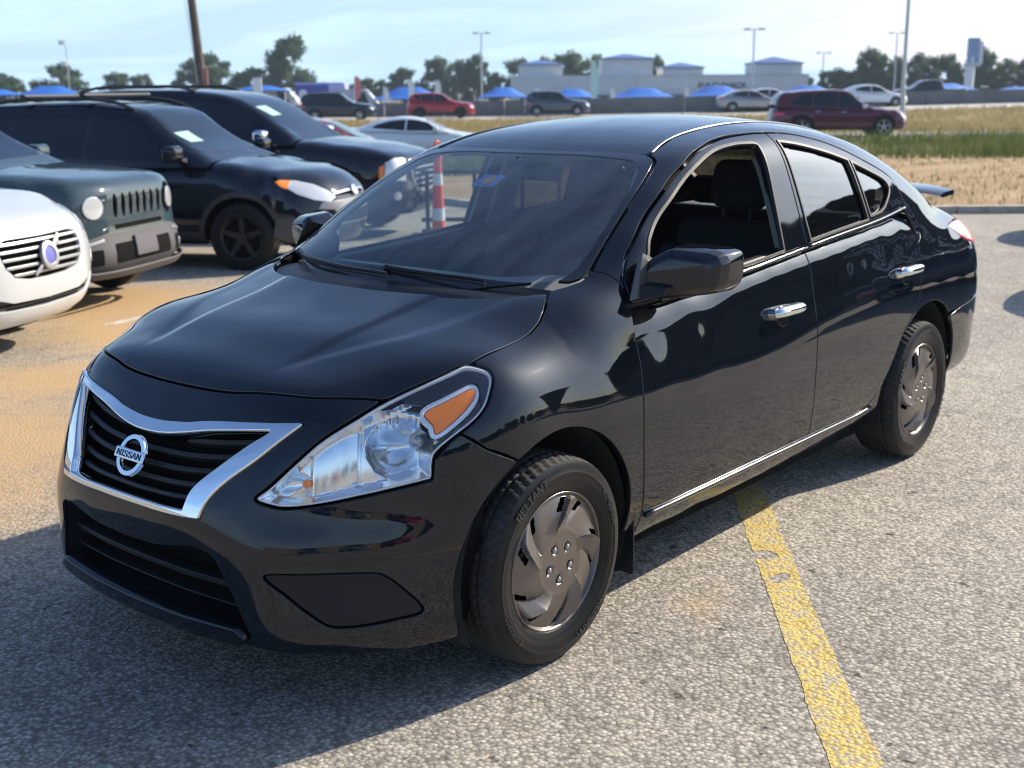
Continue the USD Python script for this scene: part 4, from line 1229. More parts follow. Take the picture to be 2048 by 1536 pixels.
    rf = np.vstack([bp_line[::-1], frame_out[kx + 1:], bzz(-2.54, -1.574, .012)])
    fwin = np.vstack([bzz(-.595, -1.405, .022), smooth_line([(-1.405, 1.05), (-1.425, 1.2), (-1.447, 1.33), (-1.456, 1.392), (-1.452, 1.402)], 20), smooth_line([(-1.43, 1.406), (-1.303, 1.405), (-1.143, 1.384), (-.96, 1.323), (-.754, 1.222), (-.64, 1.150), (-.60, 1.10)], 40)])
    rwin = np.vstack([smooth_line([(-1.612, 1.406), (-1.747, 1.390), (-1.939, 1.355), (-2.095, 1.318)], 20), [(-2.103, 1.2), (-2.113, 1.085)], bzz(-2.113, -1.612, .022)])
    qwin = np.vstack([smooth_line([(-2.122, 1.310), (-2.273, 1.264), (-2.37, 1.232), (-2.405, 1.205), (-2.39, 1.175), (-2.30, 1.125), (-2.25, 1.107)], 30), [(-2.14, 1.097)]])
    FW, RW, QW = Polygon(fwin).buffer(0), Polygon(rwin).buffer(0), Polygon(qwin).buffer(0)
    mf = panel(low, side, Polygon(fd).buffer(0), .022)
    mr = panel(low, side, Polygon(rd).buffer(0).difference(ra), .022)
    mff = panel(cab, side, Polygon(ff).buffer(0).difference(FW), .016, bend=.003, rim=.03, lift=.002)
    mrf = panel(cab, side, Polygon(rf).buffer(0).difference(unary_union([RW, QW])), .016, bend=.003, rim=.03, lift=.002)
    reveal = lambda q, w=.006: q.buffer(w).difference(q.buffer(-.004))
    mfr = panel(cab, side, reveal(FW), .008, gap=0, bend=.0015, rim=.01, lift=.006)
    mrr = merge(panel(cab, side, reveal(RW), .008, gap=0, bend=.0015, rim=.01, lift=.006), panel(cab, side, reveal(QW), .008, gap=0, bend=.0015, rim=.01, lift=.006))
    mgw = panel(cab, side, RW.buffer(.006), .03, gap=0, bend=0, rim=0, lift=-.009)
    mgq = panel(cab, side, QW.buffer(.006), .03, gap=0, bend=0, rim=0, lift=-.009)
    mgf = panel(cab, side, FW.buffer(.006), .03, gap=0, bend=0, rim=0, lift=-.009)
    xs = np.linspace(-.50, -1.566, 30)
    def moulding(x0, x1, r, dz, dy):
        q = np.linspace(x0, x1, 30)
        X = cab.cast(*side.rays(np.c_[q, belt(q) + dz])); X[:, 1] += dy
        t = tube(X, r, 8); return np.array(t.vertices), np.array(t.faces), np.array(t.vertex_normals)
    for sgn in (1, -1):
        put = (lambda m: m) if sgn > 0 else mirror
        d = obj('front_door', put(mf), BLACK, car)
        obj('door_frame', put(mff), BLACK, d)
        obj('window_reveal', put(mfr), GAPM, d)
        obj('belt_moulding', put(moulding(-.60, -1.566, .0075, .005, .004)), GLOSS, d)
        sl_ = moulding(-.47, -1.54, .028, -.005, -.055); obj('inner_sill', put(sl_), SATIN, d)
        if sgn < 0: obj('window', put(mgf), CLEAR, d)
        hd_ = handle_mesh(low, side, -1.335, .838, .20); obj('door_handle', put(hd_), CHROME, d)
        obj('handle_cup', put(cup_mesh(low, side, -1.318, .815)), GLOSS, d)
        d2 = obj('rear_door', put(mr), BLACK, car)
        obj('door_frame', put(mrf), BLACK, d2)
        obj('window_reveal', put(mrr), GAPM, d2)
        sl_ = moulding(-1.60, -2.50, .028, -.005, -.055); obj('inner_sill', put(sl_), SATIN, d2)
        obj('window', put(mgw), TINT, d2); obj('quarter_window', put(mgq), TINT, d2)
        obj('belt_moulding', put(moulding(-1.578, -2.50, .0075, .005, .004)), GLOSS, d2)
        hd_ = handle_mesh(low, side, -2.365, .862, .20); obj('door_handle', put(hd_), CHROME, d2)
        obj('handle_cup', put(cup_mesh(low, side, -2.348, .839)), GLOSS, d2)

    # ---- rocker and its bright moulding
    rk = Polygon(np.vstack([[(-.447, .325), (-2.06, .325)], [(-2.135, .355), (-2.19, .395)], [(-2.21, .19), (-.447, .19)]])).buffer(0).difference(ra)
    mk = panel(low, side, rk, .025)
    q = np.linspace(-.47, -2.115, 40)
    zz = .309 + .012 * np.clip((-1.95 - q) / .165, 0, 1) ** 2
    X = low.cast(*side.rays(np.c_[q, zz])); X[:, 1] += .004
    rt = tube(X, .0095, 8)
    for sgn in (1, -1):
        put = (lambda m: m) if sgn > 0 else mirror
        r = obj('rocker_panel', put(mk), BLACK, car)
        obj('rocker_moulding', put((np.array(rt.vertices), np.array(rt.faces), np.array(rt.vertex_normals))), GLOSS, r)

    # ---- body side: pillar, roof rail, rear pillar and quarter panel in one pressing
    gutter = carry(cab, side, frame_out + np.c_[np.zeros(len(frame_out)), np.full(len(frame_out), .004)], slant)
    ws_side = carry(cab, top, smooth_line([(-.385, .653), (-.404, .650), (-.474, .634), (-.599, .612), (-.77, .578), (-.904, .540), (-.940, .513), (-.952, .487)], 40), slant)
    ditch = carry(cab, top, [(-1.15, .452), (-1.4, .436), (-1.8, .435), (-2.2, .44), (-2.50, .46)], slant)
    backlight = carry(cab, top, [(-2.55, .50), (-2.75, .53), (-2.95, .56), (-3.05, .585)], slant)
    trunk_gap = carry(low, top, [(-3.12, .62), (-3.25, .625), (-3.36, .61), (-3.42, .585)], slant)
    tl = np.array([(1.39, .985), (1.15, .992), (.98, .972), (.80, .962), (.66, .945), (.64, .87), (.70, .79), (.90, .818), (1.02, .86), (1.2, .895), (1.33, .925)])
    tailP = Polygon(smooth_line(tl, 60, True))
    tl_s = carry(low, tail, [(.66, .96), (.80, .966), (.98, .976), (1.15, .995), (1.395, .985), (1.34, .922), (1.2, .89), (1.02, .853), (.95, .832)], slant)
    bs_low = carry(low, tail, [(.95, .80), (.95, .70), (.95, .648)], slant)
    bump_seam = carry(low, side, [(-3.26, .638), (-3.1, .629), (-2.95, .62), (-2.86, .614)], slant)
    gut_rev = gutter[::-1]
    body = np.vstack([slant.flat(ap_seam)[::-1], ws_side[1:], ditch, backlight, trunk_gap, tl_s, bs_low, bump_seam, carry(low, side, arch_pts(*RA, 129, 47, 40), slant), carry(U, side, rgap[1:40][::-1], slant), gut_rev])
    bodyP = Polygon(body).buffer(0)
    if hasattr(bodyP, 'geoms'): bodyP = max(bodyP.geoms, key=lambda g: g.area)
    m = panel(U, slant, bodyP, .02)
    two('body_side', m, BLACK)
    # ---- roof
    rs = np.vstack([[(-.900, 0), (-.905, .15), (-.92, .28), (-.94, .42), (-.952, .478)], [(-1.15, .442), (-1.4, .426), (-1.8, .425), (-2.2, .43), (-2.47, .45), (-2.50, .3), (-2.52, .15), (-2.525, 0)]])
    roofP = Polygon(np.vstack([rs, (rs * [1, -1])[::-1]])).buffer(0)
    obj('roof', panel(cab, top, roofP, .03, gap=.001, rim=.02, bend=.004), BLACK, car)
    dl = carry(cab, top, [(-.954, .483), (-1.15, .447), (-1.4, .431), (-1.8, .430), (-2.2, .435), (-2.48, .455)], top)
    X = cab.cast(*top.rays(smooth_line(dl, 40))); X[:, 2] -= .001
    dt = tube(X, .0062, 8); dm = (np.array(dt.vertices), np.array(dt.faces), np.array(dt.vertex_normals))
    two('roof_ditch_moulding', dm, GLOSS)
    # ---- glass
    wo = np.vstack([smooth_line([(-.908, 0), (-.913, .15), (-.928, .28), (-.946, .42), (-.952, .47)], 20), smooth_line([(-.936, .505), (-.900, .532), (-.77, .570), (-.599, .604), (-.474, .626), (-.404, .640), (-.36, .640), (-.325, .622)], 40), smooth_line([(-.30, .58), (-.235, .48), (-.16, .34), (-.115, .2), (-.095, .1), (-.09, 0)], 24)])
    wi = np.vstack([smooth_line([(-.878, 0), (-.882, .12), (-.893, .283), (-.896, .42), (-.893, .460)], 20), smooth_line([(-.858, .511), (-.71, .560), (-.50, .598), (-.416, .606), (-.352, .606), (-.305, .590)], 30), smooth_line([(-.27, .53), (-.235, .45), (-.20, .3), (-.178, .12), (-.172, 0)], 20)])
    symx = lambda h: Polygon(np.vstack([h, (h * [1, -1])[::-1]])).buffer(0)
    WO, WI = symx(wo), symx(wi)
    w = obj('windshield', panel(cab, top, WI, .03, gap=-.002, rim=0, bend=0, lift=-.002), CLEAR, car)
    obj('windshield_border', panel(cab, top, WO.difference(WI), .018, gap=.001, rim=.01, bend=.001), GLOSS, w)
    mirror_spot = sbox(-.90, -.055, -.80, .055)
    obj('mirror_button', panel(cab, top, sbox(-.878, -.05, -.83, .05), .02, gap=0, rim=0, bend=0, lift=-.007), MATTE, w)
    st = Polygon([(-.642, -.05), (-.642, .05), (-.722, .05), (-.722, -.05)])
    s_ = obj('window_sticker', panel(cab, top, st, .02, gap=0, rim=0, bend=0, lift=-.0045), plain('sticker_blue', (.012, .09, .33), .4), w)
    obj('sticker_seal', panel(cab, top, Point(-.682, 0).buffer(.026), .008, gap=0, rim=0, bend=0, lift=-.003), plain('sticker_orange', (.35, .12, .04), .4), s_)
    bl = np.vstack([[(-2.53, 0), (-2.525, .15), (-2.51, .3), (-2.51, .44)], [(-2.56, .49), (-2.75, .52), (-2.95, .55), (-3.03, .56)], [(-3.05, .4), (-3.06, 0)]])
    obj('rear_window', panel(cab, top, symx(bl), .03, rim=.01), TINT, car)
    # cowl under the wipers
    co = np.vstack([hood_rear[::-1], [(-.30, .63), (-.36, .645)], [(-.40, .6), (-.30, .45), (-.22, .3), (-.17, .12), (-.16, 0)]])
    c = obj('cowl', panel(low, top, symx(co[:-5] if False else co), .02, lift=-.02, rim=.02), SATIN, car)
    for pts, arm in (([(-.262, -.52), (-.165, -.33), (-.112, -.13), (-.098, .08)], (-.30, -.50)), ([(-.150, .03), (-.146, .12), (-.150, .26), (-.175, .42)], (-.15, .05))):
        L2 = smooth_line(pts, 24)
        X = cab.cast(*top.rays(L2)); Xl = low.cast(*top.rays(L2)); X[:, 2] = np.maximum(X[:, 2], Xl[:, 2]) + .016
        wp = obj('wiper', tube(X, np.linspace(.0085, .006, len(X)), 6), SATIN, car)
        obj('wiper_blade', tube(X - [0, 0, .011] , .004, 6), GAPM, wp)
        obj('wiper_pivot', trimesh.creation.icosphere(subdivisions=2, radius=.013).apply_translation(X[0] - [0, 0, .004]), SATIN, wp)

    # ---- mirrors
    px2 = [(.819, 1.077), (.847, 1.106), (.908, 1.148), (.943, 1.161), (1.022, 1.161), (1.109, 1.147), (1.113, 1.103), (1.107, 1.073), (1.089, 1.055), (1.012, 1.03), (.922, 1.014), (.839, 1.021), (.82, 1.046)]
    out = []
    for y, z in px2:
        xx = -.555 - .12 * (y - .819) / .29
        kk = (2.585 - xx) / (2.585 + .42)
        out.append((xx, 2.825 - (2.825 - y) * kk, 1.607 - (1.607 - z) * kk))
    out = np.array(out); cen = out.mean(0)
    A = cen + (out - cen) * 1.0
    front = cen + (out - cen) * [.6, .80, .70] + [.055, 0, .004]
    mid = cen + (out - cen) * [.9, .965, .93] + [.035, 0, 0]
    back = cen + (out - cen) * [1, .98, .97] + [-.085, .0, 0]
    ball = trimesh.creation.icosphere(subdivisions=2, radius=.022).vertices
    inset = lambda Q: cen + (Q - cen) * (1 - .022 / np.maximum(np.linalg.norm(Q - cen, axis=1, keepdims=True), .03))
    mh = hull(np.vstack([q + ball for q in inset(np.vstack([smooth_line(A, 40, True), smooth_line(mid, 40, True), smooth_line(front, 30, True), back]))]))
    br = hull([(-.46, .755, 1.03), (-.45, .765, .98), (-.62, .765, .985), (-.61, .755, 1.03), (-.52, .84, 1.02), (-.51, .84, 1.0), (-.61, .86, 1.0), (-.60, .86, 1.02)])
    sail = hull([(-.505, .752, 1.125), (-.60, .735, 1.095), (-.615, .765, .99), (-.43, .77, .985), (-.455, .765, 1.03), (-.505, .765, 1.12), (-.60, .775, .99), (-.45, .782, .99)])
    base = hull([(-.43, .772, .99), (-.43, .772, .90), (-.415, .775, .90), (-.405, .77, .985), (-.45, .79, .99), (-.45, .80, .91), (-.41, .79, .91)])
    gl = trimesh.Trimesh(cen + (out - cen) * [1, .9, .86] + [-.0865, 0, 0], [(0, i, i + 1) for i in range(1, 12)], process=False)
    arr = lambda t: meshkit.arrays(t, 50)
    for sgn in (1, -1):
        put = (lambda m: m) if sgn > 0 else mirror
        mm = obj('side_mirror', put(arr(mh)), BLACK, car)
        obj('mirror_bracket', put(meshkit.arrays(br, 30)), SATIN, mm)
        obj('mirror_sail', put(meshkit.arrays(sail, 30)), plain('grey_sail_plastic', (.07, .07, .072), .35, coat=.3) if sgn > 0 else SATIN, mm)
        obj('mirror_glass', put(arr(gl)), CHROME, mm)

    # ---- tail
    two('tail_light', panel(low, tail, tailP, .016, bend=.004, lift=.003), RED)
    tb = np.vstack([carry(low, side, [(-2.86, .612), (-3.0, .621), (-3.15, .631)], tail), carry(low, tail, [(.95, .646), (.7, .655), (.4, .66), (0, .66)], tail)])
    ra_t = carry(low, side, arch_pts(*RA, 132, 184, 24), tail)
    rb = np.vstack([ra_t[::-1], tb[1:], [(0, .27), (.3, .272), (.62, .28), (.9, .285), (1.1, .29), (1.2, .30)]])
    rbP = Polygon(np.vstack([rb, (rb * [-1, 1])[::-1]])).buffer(0)
    obj('rear_bumper', panel(low, tail, rbP, .025), BLACK, car)
    tr_ = Polygon([(-.95, .664), (.95, .664), (.95, .80), (.70, .785), (.60, .80), (.60, .99), (-.60, .99), (-.60, .80), (-.70, .785), (-.95, .80)])
    tk = obj('trunk_lid', panel(low, tail, tr_, .03), BLACK, car)
    dk = np.array([(-3.09, 0), (-3.08, .3), (-3.07, .56), (-3.12, .605), (-3.25, .61), (-3.36, .595), (-3.43, .565), (-3.52, .45), (-3.555, .3), (-3.57, 0)])
    obj('trunk_deck', panel(low, top, symx(dk), .03), BLACK, tk)
    # spoiler on short legs
    S = []
    for y in np.linspace(-.60, .60, 25):
        e = abs(y) / .60
        zt, x0, x1 = 1.125 - .022 * e ** 6, -3.30 - .0 * e, -3.58 + .10 * e ** 2.5
        drop = .045 + .0 * e
        S.append([(x0, y, zt - .012), (x0 - .04, y, zt), (x1 + .03, y, zt + .006), (x1, y, zt), (x1 + .005, y, zt - .016), (x0 - .03, y, zt - .024)])
    S = np.array(S); nn = S.shape[1]; V = S.reshape(-1, 3); F = []
    for i in range(len(S) - 1):
        for j in range(nn):
            a, b, c_, d_ = i * nn + j, i * nn + (j + 1) % nn, (i + 1) * nn + (j + 1) % nn, (i + 1) * nn + j
            F += [(a, b, c_), (a, c_, d_)]
    for base_ in (0, (len(S) - 1) * nn): F += [(base_, base_ + j, base_ + j + 1) for j in range(1, nn - 1)]
    sp = trimesh.Trimesh(V, F, process=False); sp.fix_normals()
    so = obj('spoiler', sp, BLACK, tk, 40)
    for y in (-.36, .36): obj('spoiler_foot', rbox(-3.46, -3.36, y - .04, y + .04, 1.02, 1.105, .015), BLACK, so)
    # ---- dark inside of the skin, wheel wells, floor
    fullside = Polygon(np.vstack([[(.42, .20)], [(.40, .72), (.1, .86), (-.2, .93)], BELT - [0, .006], [(-2.9, .97), (-3.15, .9), (-3.3, .6), (-3.25, .30), (-2.9, .24), (-2.2, .2)]])).buffer(0).difference(unary_union([fa, ra]))
    two('inner_side', panel(low, side, fullside, .05, lift=-.016, gap=0, rim=0, bend=0), MATTE)
    obj('inner_hood', panel(low, top, hoodP.buffer(.015), .05, lift=-.022, gap=0, rim=0, bend=0), MATTE, car)
    inn = Polygon([(-1.0, .2), (1.0, .2), (1.0, .72), (.45, .80), (-.45, .80), (-1.0, .72)]).difference(unary_union([groP, intakeP.buffer(.02), head.buffer(.02), headR.buffer(.02)]))
    obj('inner_nose', panel(low, nose, inn, .05, lift=-.03, gap=0, rim=0, bend=0), MATTE, car)
    for s in (1, -1):
        for cx_, cz_, R_ in (FA, RA):
            t = np.radians(np.linspace(-25, 205, 40))
            ys = np.array([.40, .55, .68, .76, .805])
            V = np.array([(cx_ + (R_ + .004) * math.cos(a), s * y, cz_ + (R_ + .004) * math.sin(a)) for a in t for y in ys]); F = []
            for i in range(len(t) - 1):
                for j in range(4):
                    a = i * 5 + j; F += [(a, a + 1, a + 6), (a, a + 6, a + 5)]
            b0 = len(V); V = np.vstack([V, [(cx_, s * .40, cz_)]])
            F += [(b0, i * 5, (i + 1) * 5) for i in range(len(t) - 1)]
            obj('wheel_well', trimesh.Trimesh(V, F, process=False), LINER, car, 40)
        fl_ = bx(-.47, -.40, min(s * .62, s * .80), max(s * .62, s * .80), .135, .36)
        obj('mud_flap', hull([(-.405, s * .60, .36), (-.405, s * .815, .36), (-.43, s * .60, .12), (-.43, s * .80, .12), (-.415, s * .60, .36), (-.415, s * .815, .36), (-.442, s * .61, .12), (-.442, s * .79, .12)]), SATIN, car)
    obj('floor_pan', join(bx(-3.3, .7, -.40, .40, .18, .24), bx(-2.2, -.46, -.74, .74, .185, .24), bx(-3.3, -3.0, -.7, .7, .26, .3), bx(.42, .62, -.6, .6, .2, .26)), MATTE, car)
    for x in (0., -2.6):
        for s in (1, -1): add_hero_wheel(car, x, s * .7445, .35 if x == 0. else 1.0)
    build_cabin(car, low, cab)
    return car


def handle_mesh(F, view, x, z, L):
    """A chrome strap handle with its escutcheon."""
    q = np.linspace(-.5, .5, 26)
    X = F.cast(*view.rays(np.c_[x + q * L, np.full(26, z) - .006 + .0 * q]))
    nn = F.normal(X)
    lift = .018 + .016 * (1 - (2 * np.abs(q)) ** 4)
    P = X + nn * lift[:, None]
    r = .0185 * (1 - .35 * (2 * np.abs(q)) ** 6)
    t = tube(P, r, 12)
    V = np.array(t.vertices)
    # flatter than round
    ends = []
    for e, w in ((-.46, .019), (.44, .023)):
        p = F.cast(*view.rays(np.array([[x + e * L, z - .006]])))[0]; n = F.normal(p[None])[0]
        ends.append(tube([p - n * .004, p + n * .026], [w, w * .8], 12))
    m = join(t, *ends); m.fix_normals()
    a = meshkit.arrays(m, 50)
    return a


def cup_mesh(F, view, x, z):
    c = Point(x, z).buffer(.038)
    c = affinity.scale(c, 1.15, .95)
    a = panel(F, view, c, .008, gap=0, bend=.002, rim=.004, lift=.0025)
    return a


def seat_mesh(x, y, w=.25, z=.50, back=.62, lean=.32):
    """Cushion, backrest and head restraint."""
    c = rbox(x - .02, x + .50, y - w, y + w, z - .12, z + .06, .06)
    b = rbox(-.07, .07, -w, w, 0, back, .06)
    for s in (-1, 1): b = join(b, rbox(-.045, .10, s * w - .05, s * w + .05, .06, back * .8, .045))
    b = rot(b, -lean, [0, 1, 0]); b = mov(b, [x + .02, y, z])
    hd = rbox(-.055, .055, -.125, .125, back + .035, back + .23, .05)
    hd = rot(hd, -lean * .8, [0, 1, 0]); hd = mov(hd, [x + .0, y, z])
    posts = join(*[tube([(-.0, yy, back - .02), (-.0, yy, back + .06)], .008, 8) for yy in (-.06, .06)])
    posts = mov(rot(posts, -lean * .8, [0, 1, 0]), [x, y, z])
    return c, b, hd, posts


def build_cabin(car, low, cab):
    for y in (.36, -.36):
        c, b, h, p = seat_mesh(-1.62, y)
        s = obj('front_seat', c, FABRIC, car)
        obj('backrest', b, FABRIC, s); q = obj('head_restraint', h, FABRIC, s); obj('restraint_posts', p, SATIN, q, kind='stuff')
    r = obj('rear_seat', rbox(-2.55, -2.05, -.66, .66, .38, .56, .06), FABRIC, car)
    b = mov(rot(rbox(-.08, .08, -.66, .66, 0, .58, .06), -.42, [0, 1, 0]), [-2.50, 0, .50])
    obj('backrest', b, FABRIC, r)
    for y in (-.36, .36): obj('head_restraint', rbox(-2.86, -2.76, y - .12, y + .12, 1.04, 1.18, .045), FABRIC, r)
    obj('parcel_shelf', rbox(-3.02, -2.7, -.6, .6, .98, 1.03, .02), DASH, car)
    top = []
    for y in np.linspace(-.68, .68, 15):
        e = abs(y) / .68
        hump = .035 * math.exp(-((y - .36) / .17) ** 2)
        top.append([(-.30 - .10 * e, y, .985 - .02 * e), (-.50 - .06 * e, y, .985 + hump * .6), (-.66, y, .965 + hump), (-.74, y, .90 + hump * .3), (-.76, y, .72), (-.60, y, .55), (-.35, y, .55)])
    S = np.array(top); n = S.shape[1]; F = []
    for i in range(len(S) - 1):
        for j in range(n):
            a, b_, c_, d_ = i * n + j, i * n + (j + 1) % n, (i + 1) * n + (j + 1) % n, (i + 1) * n + j
            F += [(a, b_, c_), (a, c_, d_)]
    for base in (0, (len(S) - 1) * n): F += [(base, base + j, base + j + 1) for j in range(1, n - 1)]
    d = trimesh.Trimesh(S.reshape(-1, 3), F, process=False); d.fix_normals()
    obj('dashboard', d, DASH, car, 40)
    t = np.linspace(0, 2 * np.pi, 40, endpoint=False)
    ring = tube(np.c_[0 * t, .185 * np.cos(t), .185 * np.sin(t)], .016, 10, closed=True)
    hub = rbox(-.03, .02, -.07, .07, -.06, .05, .02)
    spokes = join(bx(-.01, .01, -.18, .18, -.012, .02), bx(-.01, .01, -.02, .02, -.18, 0))
    place_ = lambda m: mov(rot(m, -.45, [0, 1, 0]), [-.90, .36, .90])
    w = obj('steering_wheel', place_(ring), SATIN, car); obj('wheel_hub', place_(hub), SATIN, w); obj('wheel_spokes', place_(spokes), SATIN, w)
    obj('column', place_(mov(rot(trimesh.creation.cylinder(.04, .25, sections=16), math.pi / 2, [0, 1, 0]), [.12, 0, 0])), SATIN, w)
    X = cab.cast(*Top().rays(np.array([[-.84, 0.]])))[0]
    mm = obj('inner_mirror', rbox(X[0] - .11, X[0] - .085, -.12, .12, X[2] - .085, X[2] - .025, .012), SATIN, car)
    obj('mirror_stem', tube([X - [0, 0, .008], X + [-.09, 0, -.05]], .012, 8), SATIN, mm)
    # door cards and centre pillars
    side = Side()
    for sgn in (1, -1):
        card = Polygon([(-.50, .30), (-.50, .93), (-1.5, 1.0), (-1.5, .30)])
        m = panel(low, side, card, .06, lift=-.075, gap=0, rim=0, bend=0)
        obj('door_card', m if sgn > 0 else mirror(m), FABRIC, car)
        m = panel(low, side, Polygon([(-1.62, .30), (-1.62, 1.02), (-2.45, 1.06), (-2.2, .45), (-2.1, .3)]), .06, lift=-.075, gap=0, rim=0, bend=0)
        obj('door_card', m if sgn > 0 else mirror(m), FABRIC, car)
        m = panel(cab, side, Polygon([(-1.50, 1.40), (-1.62, 1.40), (-1.64, 1.02), (-1.47, 1.02)]), .03, lift=-.05, gap=0, rim=.02, bend=.004)
        obj('pillar_trim', m if sgn > 0 else mirror(m), PILLAR, car)
        m = panel(low, side, Polygon([(-1.47, 1.0), (-1.64, 1.03), (-1.66, .35), (-1.45, .35)]), .05, lift=-.06, gap=0, rim=0, bend=0)
        obj('pillar_trim', m if sgn > 0 else mirror(m), PILLAR, car)
    tp = Polygon(np.vstack([[(-.93, -.43), (-.90, 0), (-.93, .43)], [(-1.4, .47), (-2.2, .47), (-2.5, .42), (-2.5, -.42), (-2.2, -.47), (-1.4, -.47)]]))
    obj('headliner', panel(cab, Top(), tp, .06, lift=-.03, gap=0, rim=0, bend=0), PILLAR, car)
    sl = Slant()
    for sgn in (1, -1):
        line = carry(cab, Side(), [(-.62, 1.19), (-.83, 1.30), (-1.09, 1.40), (-1.45, 1.445), (-1.9, 1.415), (-2.3, 1.31), (-2.5, 1.24)], sl)
        line2 = carry(cab, Top(), [(-.72, .55), (-.93, .45), (-1.4, .44), (-2.2, .44), (-2.5, .46)], sl)
        m = panel(cab, sl, Polygon(np.vstack([line, line2[::-1]])).buffer(0), .05, lift=-.022, gap=0, rim=0, bend=0)
        obj('roof_lining_edge', m if sgn > 0 else mirror(m), PILLAR, car)
# ---------------------------------------------------------------- other vehicles
DARKGLASS = plain('dark_window', (.003, .006, .010), .03, coat=1.0, spec=0.)
LAMP = plain('lamp_clear', (.62, .64, .64), .12, .3, coat=1.0)
PLASTIC = plain('grey_black_trim', (.03, .03, .031), .6)
ALLOY = plain('alloy', (.42, .43, .44), .35, .8)
BLACKRIM = plain('black_steel_rim', (.012, .012, .013), .4)
SIMPLE = {}


def simple_wheel(R, w, kind):
    key = (R, w, kind)
    if key not in SIMPLE:
        tyre = lathe([(R * .62, -w), (R * .8, -w - .006), (R * .95, -w + .01), (R, -w + .03), (R, w - .03), (R * .95, w - .01), (R * .8, w + .006), (R * .66, w), (R * .62, w - .03)], 40, 'y')
        tyre.fix_normals()
        if tyre.volume < 0: tyre.invert()
        rim = lathe([(R * .66, w - .004), (R * .60, w - .02), (R * .57, w - .06)], 40, 'y'); back = trimesh.creation.cylinder(R * .60, .02, sections=32)
        back = mov(rot(back, math.pi / 2, [1, 0, 0]), [0, w - .07, 0])
        sp = []
        for k in range(5 if kind != 'disc' else 10):
            a = 2 * math.pi * k / (5 if kind != 'disc' else 10)
            b = hull([(-.035, w - .035, .03), (.035, w - .035, .03), (-.022, w - .02, R * .60), (.022, w - .02, R * .60), (-.035, w - .06, .03), (.035, w - .06, .03), (-.022, w - .05, R * .6), (.022, w - .05, R * .6)])
            sp.append(rot(b, a, [0, 1, 0]))
        hub = mov(rot(trimesh.creation.cylinder(.06, .05, sections=20), math.pi / 2, [1, 0, 0]), [0, w - .04, 0])
        SIMPLE[key] = (tyre, join(rim, hub, *sp), back)
    return SIMPLE[key]


